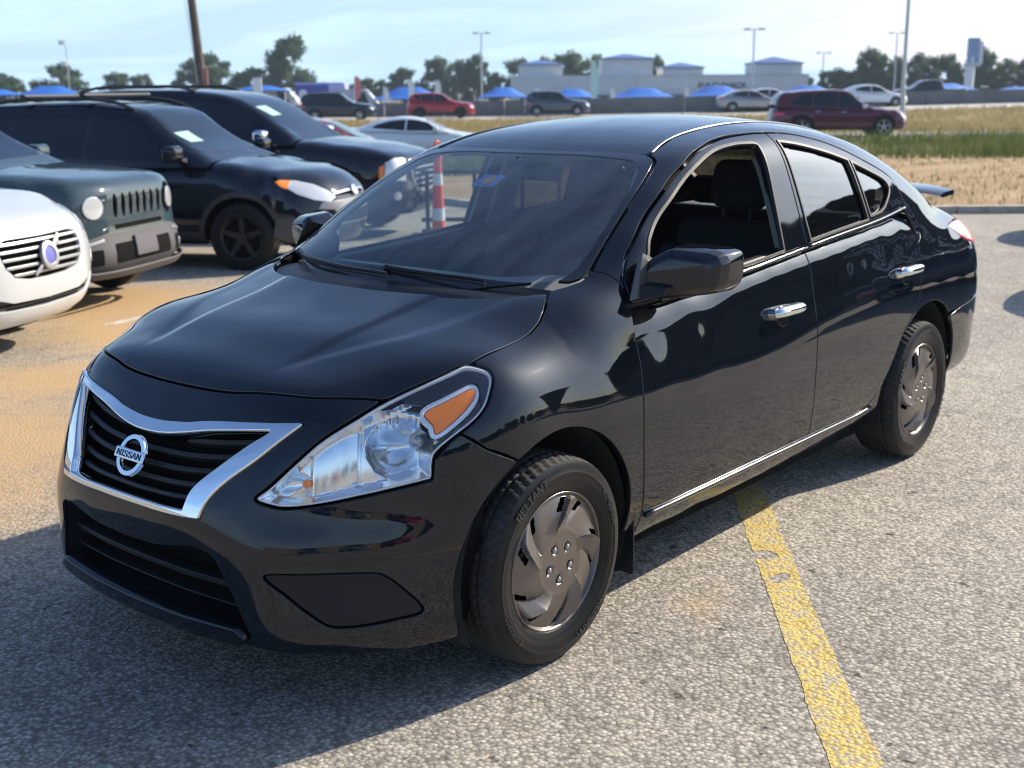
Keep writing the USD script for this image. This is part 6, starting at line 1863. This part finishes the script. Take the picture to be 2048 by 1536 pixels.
for z, wd in ((.165, .05), (.02, .045), (.78, .045)): obj('rail', bx(-.7, 1.16, -.022, .022, z - wd / 2, z + wd / 2), IRON, r)
for x in (-.62, 1.1): obj('foot', bx(x - .03, x + .03, -.3, .3, -.0, .04), IRON, r)
# ---------------------------------------------------------------- cars parked at the left, facing right
VOLW = plain('white_car_paint', (.50, .515, .52), .3, coat=1.)
JEEP = paint('grey_green_paint', (.035, .055, .066), rough=.4)
BLK2 = paint('black_paint_parked', (.004, .005, .008))
GREYB = plain('grey_bumper_plastic', (.055, .053, .057), .55)
DULL = plain('dull_silver', (.38, .38, .38), .35, .7)
PAPER = plain('mint_price_sheet', (.30, .50, .42), .7)
SKYGLASS = plain('windshield_dark', (.012, .018, .024), .03, coat=1.)
sym2 = lambda h: np.vstack([np.array(h), (np.array(h) * [-1, 1])[::-1]])


BETA = math.radians(14)
HEAD_P = HEAD_R - BETA


def row(uF, vF, spec):
    """Front axle of a car of the slanted row whose nose centre stands at (uF, vF)."""
    xf = max(x for z, x in spec['nose'])
    u, v = uF - xf * math.cos(BETA), vF + xf * math.sin(BETA)
    return (*W2(u, v), float(TZ(u, v)))


def put(u_front, v, spec):
    """World position of the front axle of a car facing right whose nose is at u_front."""
    xf = max(x for z, x in spec['nose'])
    u = u_front - xf
    return (*W2(u, v), float(TZ(u, v)))


# white crossover: only its front corner is in view
s = crossover(L=4.63, H=1.71, wb=2.77, W=1.89, R=.36, fo=.93, belt=1.04, zb=.22, hood=1.02, fh=.045, ph=.05, square=3.3, bow=.31,
              nose=[(.22, .78), (.30, .88), (.42, .92), (.55, .93), (.68, .92), (.80, .88), (.88, .82), (.93, .72)])
gP = sym2([(0, .80), (.34, .805), (.415, .79), (.43, .72), (.40, .63), (.33, .56), (.20, .535), (0, .53)])
parts = [('grille', gP, MATTE, -.035, .03)]
G = Polygon(gP)
for z in (.575, .625, .675, .725, .772):
    parts.append(('grille_bar', sbox(-.45, z - .010, .45, z + .010).intersection(G.buffer(-.004)), DULL, .004, .03))
for x in np.linspace(-.36, .36, 9):
    parts.append(('grille_rib', sbox(x - .004, .53, x + .004, .81).intersection(G.buffer(-.008)), PLASTIC, .0, .03))
ip = sym2([(0, .40), (.35, .41), (.62, .49), (.76, .52), (.77, .455), (.66, .40), (.52, .355), (0, .335)])
parts.append(('lower_intake', ip, GREYB, -.02, .03))
for z in (.362, .39): parts.append(('intake_slat', sbox(-.50, z - .006, .50, z + .006).intersection(Polygon(ip).buffer(-.01)), MATTE, -.010, .03))
parts.append(('fog_pod', [(.66, .56), (.76, .62), (.86, .60), (.87, .54), (.80, .53), (.70, .53)], plain('pale_grey_pod', (.52, .53, .53), .5), .004, .03, True))
parts.append(('headlight', [(.52, .80), (.66, .88), (.86, .93), (.93, .92), (.88, .83), (.70, .765), (.56, .755)], LAMP, .004, .03, True))
car, low, cab, nose = build_car('crossover_car', 'white crossover at the left edge showing its grille with diagonal bar', 'cars parked in the row at the left', s, row(-3.0, 7.95, s), HEAD_P, VOLW, nose_parts=parts)
d = np.array([.83, .56]); d /= np.linalg.norm(d); nn = np.array([-d[1], d[0]])
c0 = np.array([0., .665])
# the bar runs from low on the car's right to high on its left
db = [c0 - d * .19 - nn * .012, c0 + d * .21 - nn * .012, c0 + d * .21 + nn * .012, c0 - d * .19 + nn * .012]
obj('diagonal_bar', panel(low, nose, Polygon(db), .02, gap=0, bend=.003, rim=.01, lift=.018), DULL, car)
ringb = obj('badge_ring', panel(low, nose, Point(*c0).buffer(.088).difference(Point(*c0).buffer(.055)), .02, gap=0, bend=.004, rim=.02, lift=.032), DULL, car)
obj('badge_arrow', panel(low, nose, Polygon([c0 + [.05, .06], c0 + [.125, .115], c0 + [.12, .04], c0 + [.105, .075], c0 + [.06, .035]]), .02, gap=0, bend=.002, rim=.01, lift=.030), DULL, ringb)
obj('badge_disc', panel(low, nose, Point(*c0).buffer(.054), .02, gap=0, bend=.003, rim=.01, lift=.026), plain('badge_blue', (.10, .11, .38), .3), ringb)

# grey green boxy crossover
s = crossover(L=4.23, H=1.69, wb=2.57, W=1.80, R=.345, fo=.80, belt=1.07, zb=.27, hood=1.09, fh=.045, ph=.05, square=4.2, bow=.20, arch=.07,
              nose=[(.30, .70), (.38, .80), (.50, .80), (.62, .78), (.70, .77), (.82, .77), (.93, .765), (1.0, .75), (1.045, .67)],
              top=[(.80, .98), (.62, 1.045), (.2, 1.09), (-.42, 1.12), (-1, 1.08), (-2.2, 1.10), (-3.0, 1.13), (-3.4, 1.13)], wr=.68)
slots = []
parts = [('headlamp_recess', Point(.53, .845).buffer(.138), MATTE, -.03, .03, True), ('headlamp', Point(.56, .845).buffer(.088), LAMP, .008, .03, True)]
for i in range(7):
    x = -.33 + .11 * i
    parts.append(('grille_slot', affinity.scale(Point(x, .845).buffer(.1, 12), .36, 1.), MATTE, -.03, .02))
    parts.append(('slot_frame', affinity.scale(Point(x, .845).buffer(.1, 12), .46, 1.06).difference(affinity.scale(Point(x, .845).buffer(.1, 12), .37, 1.)), DULL, .006, .02))
bump = sym2([(0, .64), (.45, .64), (.60, .61), (.80, .56), (1.0, .53), (1.02, .46), (.92, .36), (.70, .315), (0, .31)])
parts.append(('lower_bumper', bump, GREYB, .012, .04))
parts.append(('bumper_slot', sbox(-.36, .655, .36, .70), MATTE, -.012, .03))
parts.append(('lower_grille', sbox(-.40, .40, .40, .55), MATTE, .016, .04))
parts.append(('fog_recess', [(.52, .40), (.52, .52), (.70, .52), (.78, .47), (.74, .40)], MATTE, .016, .03, True))
parts.append(('fog_light', Point(.68, .445).buffer(.035), LAMP, .024, .03, True))
parts.append(('daytime_lamp', [(.50, .575), (.50, .60), (.74, .56), (.74, .535)], DULL, .02, .03, True))
parts.append(('plate_holder', sbox(-.16, .43, .16, .59), plain('grey_plate_holder', (.075, .07, .085), .7), .035, .03))
parts.append(('skid_lip', sym2([(0, .375), (.62, .375), (.78, .40), (.80, .375), (.62, .335), (0, .33)]), GREYB, .07, .03))
car, low, cab, nose = build_car('crossover_car', 'grey green boxy crossover with seven slot grille and round headlamp', 'cars parked in the row at the left', s, row(-3.03, 10.15, s), HEAD_P, JEEP, nose_parts=parts, trim=PLASTIC, rails=True,
    side_parts=[('side_marker', 'low', affinity.scale(Point(.30, .87).buffer(.05), .75, 1.5), plain('orange_marker', (.85, .13, .015), .25, coat=.5), .006)])

# black crossover with orange tipped headlamps
s = crossover(L=4.57, H=1.69, wb=2.66, W=1.845, R=.345, fo=.90, belt=1.05, zb=.25, hood=1.0, fh=.045, ph=.05, square=2.6, bow=.42, arch=.06, rim='spoke', rimmat=BLACKRIM, mir=(-.62, 1.17))
parts = [('headlight', [(.40, .725), (.50, .80), (.64, .862), (.84, .905), (1.0, .91), (.96, .84), (.86, .775), (.68, .71), (.50, .68)], LAMP, .008, .03, True),
         ('amber_corner', [(.90, .905), (1.02, .915), (1.08, .905), (1.02, .85), (.955, .825)], AMBER, .009, .03, True),
         ('upper_grille', sym2([(0, .80), (.20, .80), (.42, .775), (.40, .73), (0, .735)]), MATTE, -.02, .03),
         ('chrome_bar', sym2([(0, .79), (.20, .788), (.43, .765), (.43, .748), (.2, .762), (0, .765)]), CHROME, .012, .03),
         ('grille_emblem', affinity.scale(Point(0, .765).buffer(.05), 1.35, 1.), CHROME, .03, .02),
         ('bumper_band', sym2([(0, .70), (.45, .69), (.60, .68), (.66, .62), (.45, .60), (.40, .45), (0, .45)]), plain('silver_grey_bumper', (.20, .20, .215), .35, .4), .01, .03),
         ('lower_grille', sym2([(0, .585), (.36, .585), (.33, .47), (0, .465)]), MATTE, .018, .03),
         ('fog_pod', [(.52, .58), (.68, .60), (.84, .56), (.86, .44), (.74, .40), (.56, .43)], MATTE, .012, .03, True),
         ('fog_light', Point(.70, .45).buffer(.04), LAMP, .022, .02, True),
         ('bumper_corner', [(.86, .40), (.90, .56), (1.08, .54), (1.12, .36), (.95, .30), (.6, .29), (.62, .36)], GREYB, .012, .03, True)]
car, low, cab, nose = build_car('crossover_car', 'black crossover with black wheels, roof rails and an orange tipped headlamp', 'cars parked in the row at the left', s, row(-1.60, 12.97, s), HEAD_P, BLK2, nose_parts=parts, trim=PLASTIC, rails=(-3.0, -1.25))
obj('price_sheet', panel(cab, Top(2.4), Polygon([(-.70, -.50), (-.86, -.56), (-.86, -.26), (-.70, -.22)]), .05, gap=0, bend=.001, rim=.002, lift=.009), PAPER, car)
obj('cross_bar', rbox(-1.85, -1.78, -.66, .66, s['roof'][4][1] + .04, s['roof'][4][1] + .075, .015), PLASTIC, car)
obj('cross_bar', rbox(-2.55, -2.48, -.66, .66, s['roof'][4][1] + .03, s['roof'][4][1] + .065, .015), PLASTIC, car)

# big black sport utility vehicle with chrome mirror
s = crossover(L=5.14, H=1.90, wb=2.95, W=2.0, R=.39, fo=1.0, belt=1.20, zb=.30, hood=1.17, fh=.05, ph=.06, square=4.5, bow=.22, arch=.07, mirmat=CHROME, mir=(-.80, 1.30), wr=.73,
              nose=[(.30, .93), (.45, 1.0), (.62, 1.0), (.80, .985), (.95, .97), (1.03, .94), (1.07, .86)],
              roof=[(-.42, 1.23), (-.85, 1.52), (-1.2, 1.74), (-1.5, 1.84), (-2.1, 1.90), (-3.0, 1.90), (-3.6, 1.87), (-3.88, 1.80), (-4.0, 1.45), (-4.1, 1.28)],
              win=[[(-.92, 1.27), (-1.3, 1.66), (-1.55, 1.74), (-1.82, 1.765), (-1.84, 1.26)], [(-1.92, 1.265), (-1.90, 1.765), (-2.75, 1.77), (-2.78, 1.29)], [(-2.86, 1.30), (-2.84, 1.77), (-3.55, 1.74), (-3.75, 1.36)]],
              ws=[(-.60, 0), (-.64, .68), (-.78, .76), (-1.26, .66), (-1.36, .58), (-1.34, 0)])
parts = [('headlight', [(.60, .74), (.58, 1.03), (.74, 1.03), (.86, .98), (.88, .76)], LAMP, .008, .03, True), ('amber_corner', [(.885, .76), (.868, .96), (.925, .92), (.935, .78)], AMBER, .008, .03, True),
         ('grille', sym2([(0, 1.0), (.50, 1.0), (.46, .78), (.36, .60), (0, .56)]), DULL, .01, .03), ('grille_mesh', sym2([(0, .97), (.45, .97), (.42, .79), (.33, .64), (0, .61)]), MATTE, .016, .03),
         ('fog_light', Point(.74, .56).buffer(.05), LAMP, .008, .03, True), ('lower_grille', sbox(-.45, .42, .45, .52), MATTE, .008, .04)]
for z in (.68, .75, .82, .89): parts.append(('grille_bar', sbox(-.40, z - .012, .40, z + .012).intersection(Polygon(sym2([(0, .97), (.45, .97), (.42, .79), (.33, .64), (0, .61)]))), DULL, .026, .03))
car, low, cab, nose = build_car('large_suv', 'big black sport utility vehicle with chrome mirror behind the black crossover', 'cars parked in the row at the left', s, row(-1.12, 16.4, s), HEAD_P, BLK2, 'suv', nose_parts=parts, rails=(-3.6, -1.9))
obj('price_sheet', panel(cab, Top(2.6), Polygon([(-.90, -.52), (-1.10, -.60), (-1.10, -.30), (-.90, -.24)]), .05, gap=0, bend=.001, rim=.002, lift=.009), PAPER, car)

# maroon coupe and white coupe farther along the row
MAR = paint('faded_maroon_paint', (.16, .045, .045), rough=.45); WH2 = plain('white_car_paint_b', (.68, .69, .70), .3, coat=1.)
s = saloon(L=5.0, H=1.52, fo=1.0, belt=1.02, hood=.92, coupe=1., fh=.06)
build_car('coupe_car', 'maroon two door coupe partly hidden behind the big black suv', 'cars parked in the row at the left', s, put(-1.55, 25.5, s), HEAD_R, MAR, nose_parts=[('headlight', sbox(.45, .60, .75, .70), LAMP, .006, .05, True), ('grille', sbox(-.4, .56, .4, .70), MATTE, .006, .05)])
s = saloon(L=4.8, H=1.43, wb=2.71, fo=.95, belt=.94, hood=.87, coupe=1.)
build_car('coupe_car', 'white fastback coupe parked beyond the orange delineator', 'cars parked in the row at the left', s, put(-.70, 40.8, s), HEAD_R, WH2, nose_parts=[('headlight', [(.5, .62), (.78, .74), (.86, .72), (.7, .60)], LAMP, .006, .05, True)])

# ---------------------------------------------------------------- traffic
REDP = paint('red_paint', (.30, .012, .022)); GRYP = paint('blue_grey_paint', (.055, .07, .095)); NAVY = paint('dark_blue_black_paint', (.008, .012, .02)); SILV = plain('silver_paint', (.30, .30, .285), .3, .5, coat=1.); PLUM = paint('dark_plum_paint', (.075, .010, .022)); CHAR = paint('charcoal_paint', (.014, .017, .02))
FL = [('headlight', [(.5, .70), (.80, .80), (.95, .80), (.80, .70), (.58, .64)], LAMP, .006, .05, True), ('grille', [(-.4, .52), (-.45, .68), (.45, .68), (.4, .52)], MATTE, .006, .05)]
TLT = [('tail_light', [(.55, .88), (.95, .92), (1.0, .80), (.6, .78)], RED, .006)]
HND = [('door_handle', 'low', sbox(-1.58, .90, -1.40, .93), CHROME, .01), ('door_handle', 'low', sbox(-2.55, .93, -2.37, .96), CHROME, .01)]
def traffic(name, lab, spec, uf, v, pm, **kw):
    return build_car(name, lab, 'traffic beyond the lot', spec, put(uf, v + spec['W'] / 2, spec), HEAD_R, pm, nose_parts=FL, tail_parts=TLT, **kw)[0]
RED_CAR = traffic('crossover_car', 'bright red crossover driving on the highway', crossover(L=4.55, H=1.67, wb=2.70, fo=.93, rimmat=BLACKRIM), -2.33, 83, REDP, trim=PLASTIC)
GREY_CAR = traffic('crossover_car', 'blue grey crossover on the highway in front of the white building', crossover(L=4.5, H=1.68, wb=2.7, fo=.9), 5.39, 84, GRYP, trim=PLASTIC)
traffic('crossover_car', 'dark three row crossover on the highway left of the red one', crossover(L=4.9, H=1.74, wb=2.85, fo=.95), -8.6, 80, NAVY, trim=PLASTIC, rails=True)
SILVER_CAR = traffic('sedan_car', 'silver sedan on the highway left of the plum crossover', saloon(L=4.75, H=1.47), 18.9, 86, SILV)
traffic('sedan_car', 'white sedan on the highway right of the plum crossover', saloon(L=4.95, H=1.48), 27.1, 85.5, WH2)
traffic('crossover_car', 'dark plum crossover on the near road behind the black sedan', crossover(L=5.1, H=1.74, wb=3.02, fo=.98, belt=1.0, R=.38, mirmat=CHROME), 14.78, 46.3, PLUM, side_parts=HND, rails=False)
s = saloon(L=4.8, H=1.46); build_car('sedan_car', 'white sedan roof showing above the wall behind the silver sedan', 'traffic beyond the lot', s, (*W2(20.6, 93), .02), HEAD_R, WH2)
# dark pickup beyond the wall, facing left
s = crossover(L=5.8, H=1.90, wb=3.6, W=2.0, R=.40, fo=1.0, belt=1.22, zb=.35, hood=1.18,
              top=[(1.0, 1.06), (.8, 1.12), (.3, 1.18), (-.42, 1.26), (-1, 1.22), (-2.6, 1.22), (-3.0, 1.20), (-4.4, 1.20), (-4.75, 1.20)],
              roof=[(-.35, 1.26), (-.75, 1.52), (-1.1, 1.78), (-1.4, 1.87), (-1.9, 1.90), (-2.4, 1.88), (-2.62, 1.80), (-2.74, 1.5), (-2.82, 1.27)],
              win=[[(-.80, 1.29), (-1.15, 1.68), (-1.4, 1.76), (-1.72, 1.78), (-1.74, 1.28)], [(-1.80, 1.28), (-1.79, 1.78), (-2.36, 1.76), (-2.5, 1.32)]], ws=[(-.55, 0), (-.6, .68), (-.72, .74), (-1.16, .62), (-1.24, .56), (-1.22, 0)], rw=[(-2.64, 0), (-2.65, .6), (-2.78, .66), (-2.79, 0)], nose=[(.35, .93), (.5, 1.0), (.7, 1.0), (.9, .98), (1.02, .92), (1.06, .84)])
s['belt'] = [(-.3, 1.23), (-1., 1.22), (-2.8, 1.22), (-4.8, 1.22)]
build_car('pickup_truck', 'dark pickup truck facing left above the wall beside the steel mast', 'traffic beyond the lot', s, (*W2(30.9, 99), .12), HEAD_R + math.pi, CHAR, 'pickup')
# vans and trucks at the dealer on the left
WV = plain('white_van_paint', (.62, .63, .62), .4); BLB = plain('deep_blue_panel', (.02, .045, .30), .45); LILAC = plain('lilac_panel', (.34, .36, .62), .5)
def boxy(name, lab, cat, u0, u1, v, z0, z1, m, facing=1, cab_len=1.4, extra=None):
    t = xform(name, lab, cat, 'vans and trucks at the dealer')
    f = u1 if facing > 0 else u0; bk = u0 if facing > 0 else u1; d = facing
    P = lambda x, y, z: [*W2(f - d * x, v + y), z]
    h = z1 - z0
    body = hull([P(x, y, z) for y in (0, 2.0) for x, z in ((0.0, z0 + .35), (0, z0 + .95), (.5, z0 + 1.15), (1.15, z0 + h - .08), (1.5, z0 + h), (abs(u1 - u0), z0 + h), (abs(u1 - u0), z0 + .35))])
    obj('body', body, m, t)
    obj('windshield', hull([P(x, y, z) for y in (.12, 1.88) for x, z in ((.50, z0 + 1.2), (1.08, z0 + h - .16), (1.12, z0 + h - .13), (.54, z0 + 1.2))] + [P(x - .03, y, z + .02) for y in (.12, 1.88) for x, z in ((.50, z0 + 1.2), (1.08, z0 + h - .16))]), DARKGLASS, t)
    obj('side_window', hull([P(x, y, z) for y in (-.012, .01) for x, z in ((.95, z0 + 1.15), (1.3, z0 + h - .25), (2.0, z0 + h - .25), (2.0, z0 + 1.15))]), DARKGLASS, t)
    for x in (.75, abs(u1 - u0) - .8):
        for y in (.12, 1.88):
            ty, ri, ba = simple_wheel(.34, .11, 'spoke')
            c_ = P(x, y, z0 + .34)
            w_ = obj('wheel', mov(rot(ty, HEAD_R, [0, 0, 1]), c_), RUBBER, t); obj('rim', mov(rot(rot(ri, math.pi, [0, 0, 1]), HEAD_R, [0, 0, 1]), c_), ALLOY, w_)
    return t
boxy('white_van', 'white van facing right above the black SUV windshield', 'van', -23.6, -17.9, 108, -.7, 1.72, WV, 1)
t = boxy('blue_truck', 'deep blue box truck with lilac end panels behind the highway crossover', 'truck', -19.9, -13.6, 118, -.9, 1.15, WV, 1)
obj('cargo_box', slab(-20.0, -15.4, 117.9, 120.2, .9, 2.0), BLB, t); obj('end_panel', slab(-16.9, -15.35, 117.8, 120.3, 1.2, 2.05), LILAC, t); obj('roof_rack', slab(-20.1, -15.5, 118, 120, 2.02, 2.2), LILAC, t); obj('round_logo', mov(rot(rot(trimesh.creation.cylinder(.42, .08, sections=28), math.pi / 2, [1, 0, 0]), HEAD_R, [0, 0, 1]), [*W2(-19.3, 117.86), 1.15]), WV, t)
t = boxy('box_trailer', 'pale grey box trailer behind the hood of the dark highway crossover', 'trailer', -15.2, -11.6, 112, -.8, 1.6, plain('pale_grey_panel', (.40, .42, .46), .6), 1)
hero = build_hero()
# ---------------------------------------------------------------- right of the picture and behind the viewer: mirrored in the sedan
DARKW = plain('dark_brown_wall', (.05, .045, .042), .8, vary=.3, vscale=1.)
WHITEL = plain('white_sign_letters', (.7, .7, .7), .6)
bk = xform('shop_building', 'dark shop building with white lettering mirrored in the rear side window of the black sedan', 'building', None, None, (-22.5, 8.4, 0), math.radians(70))
# its front faces the lot, along local -y
obj('wall', bx(-5.5, 7, 0, 6, -.2, 5.6), DARKW, bk)
obj('parapet', bx(-5.6, 7.1, -.12, 6.1, 5.6, 5.95), PLASTIC, bk)
obj('awning', hull([(-5.2, 0, 2.7), (6.6, 0, 2.7), (-5.2, -1.2, 2.45), (6.6, -1.2, 2.45), (-5.2, 0, 2.55), (6.6, 0, 2.55), (-5.2, -1.2, 2.35), (6.6, -1.2, 2.35)]), DARKW, bk)
for x0 in (-4.9, -1.0, 2.9): obj('shop_window', bx(x0, x0 + 3.0, -.03, .01, .5, 2.2), DARKGLASS, bk)
for txt, x, z, hgt in (('LAKE CITY', -3.6, 4.55, .58), ('316-2080', -3.3, 3.55, .62)):
    t = meshkit.text_mesh(txt, hgt, .05, True)
    v = t.vertices
    t2 = trimesh.Trimesh(np.c_[x + v[:, 0] * 1.25, -.02 - v[:, 2], z + v[:, 1]], t.faces, process=False); t2.fix_normals()
    obj('lettering', t2, WHITEL, bk, False)
rt = np.random.default_rng(21)
for i, az in enumerate(np.linspace(62, 146, 13)):
    d = rt.uniform(34, 44); a_ = math.radians(az + rt.uniform(-2, 2))
    q = UV(np.array([[-.5 + d * math.cos(a_), .8 + d * math.sin(a_)]]))[0]
    tree(i % 3, 'tree of the row across the street, mirrored in the black front door', q[0], q[1], rt.uniform(5.5, 8.), rt.uniform(3.2, 4.6), -.3, 1, rt.uniform(0, 6), 'tree row mirrored in the front door')

G = 'cars standing outside the picture, mirrored in the sedan'
for src, lab, x, y, r in ((GREY_CAR, 'blue grey crossover outside the right edge with its shadow tip beside the rear bumper', -8.8, .95, -80), (SILVER_CAR, 'silver sedan outside the right edge whose pointed shadow lies near the kerb', -13.0, -.6, -80),
                          (SILVER_CAR, 'silver sedan behind the viewer, mirrored in the front bumper', 9.5, 12.5, 215), (GREY_CAR, 'blue grey crossover behind the viewer, mirrored in the front bumper', 12.3, 10.5, 215), (RED_CAR, 'red crossover behind the viewer, mirrored in the front bumper', 6.5, 15.5, 215)):
    copy_of(src, lab, (x, y, 0.), math.radians(r), G)
fence = xform('board_fence', 'tan board fence behind the viewer, mirrored in the front bumper', 'fence', None, None, (17, 22, 0), math.radians(125))
FENCE = plain('tan_fence_boards', (.24, .19, .14), .85, vary=.3, vscale=2.)
for i in range(46): obj('board', bx(-14 + i * .62, -14 + i * .62 + .6, -.02, .02, 0, 2.2), FENCE, fence)

# ---------------------------------------------------------------- the air
hz = mat('haze', {'v': ('principled_volume', {'color': (.66, .80, .95), 'density': HAZE, 'anisotropy': .3})}, [], None, 'v.volume')
obj('haze', bx(-230, 80, -230, 80, -3.2, 16), hz, kind='stuff', label='thin pale haze over the far side of the highway', category='haze')
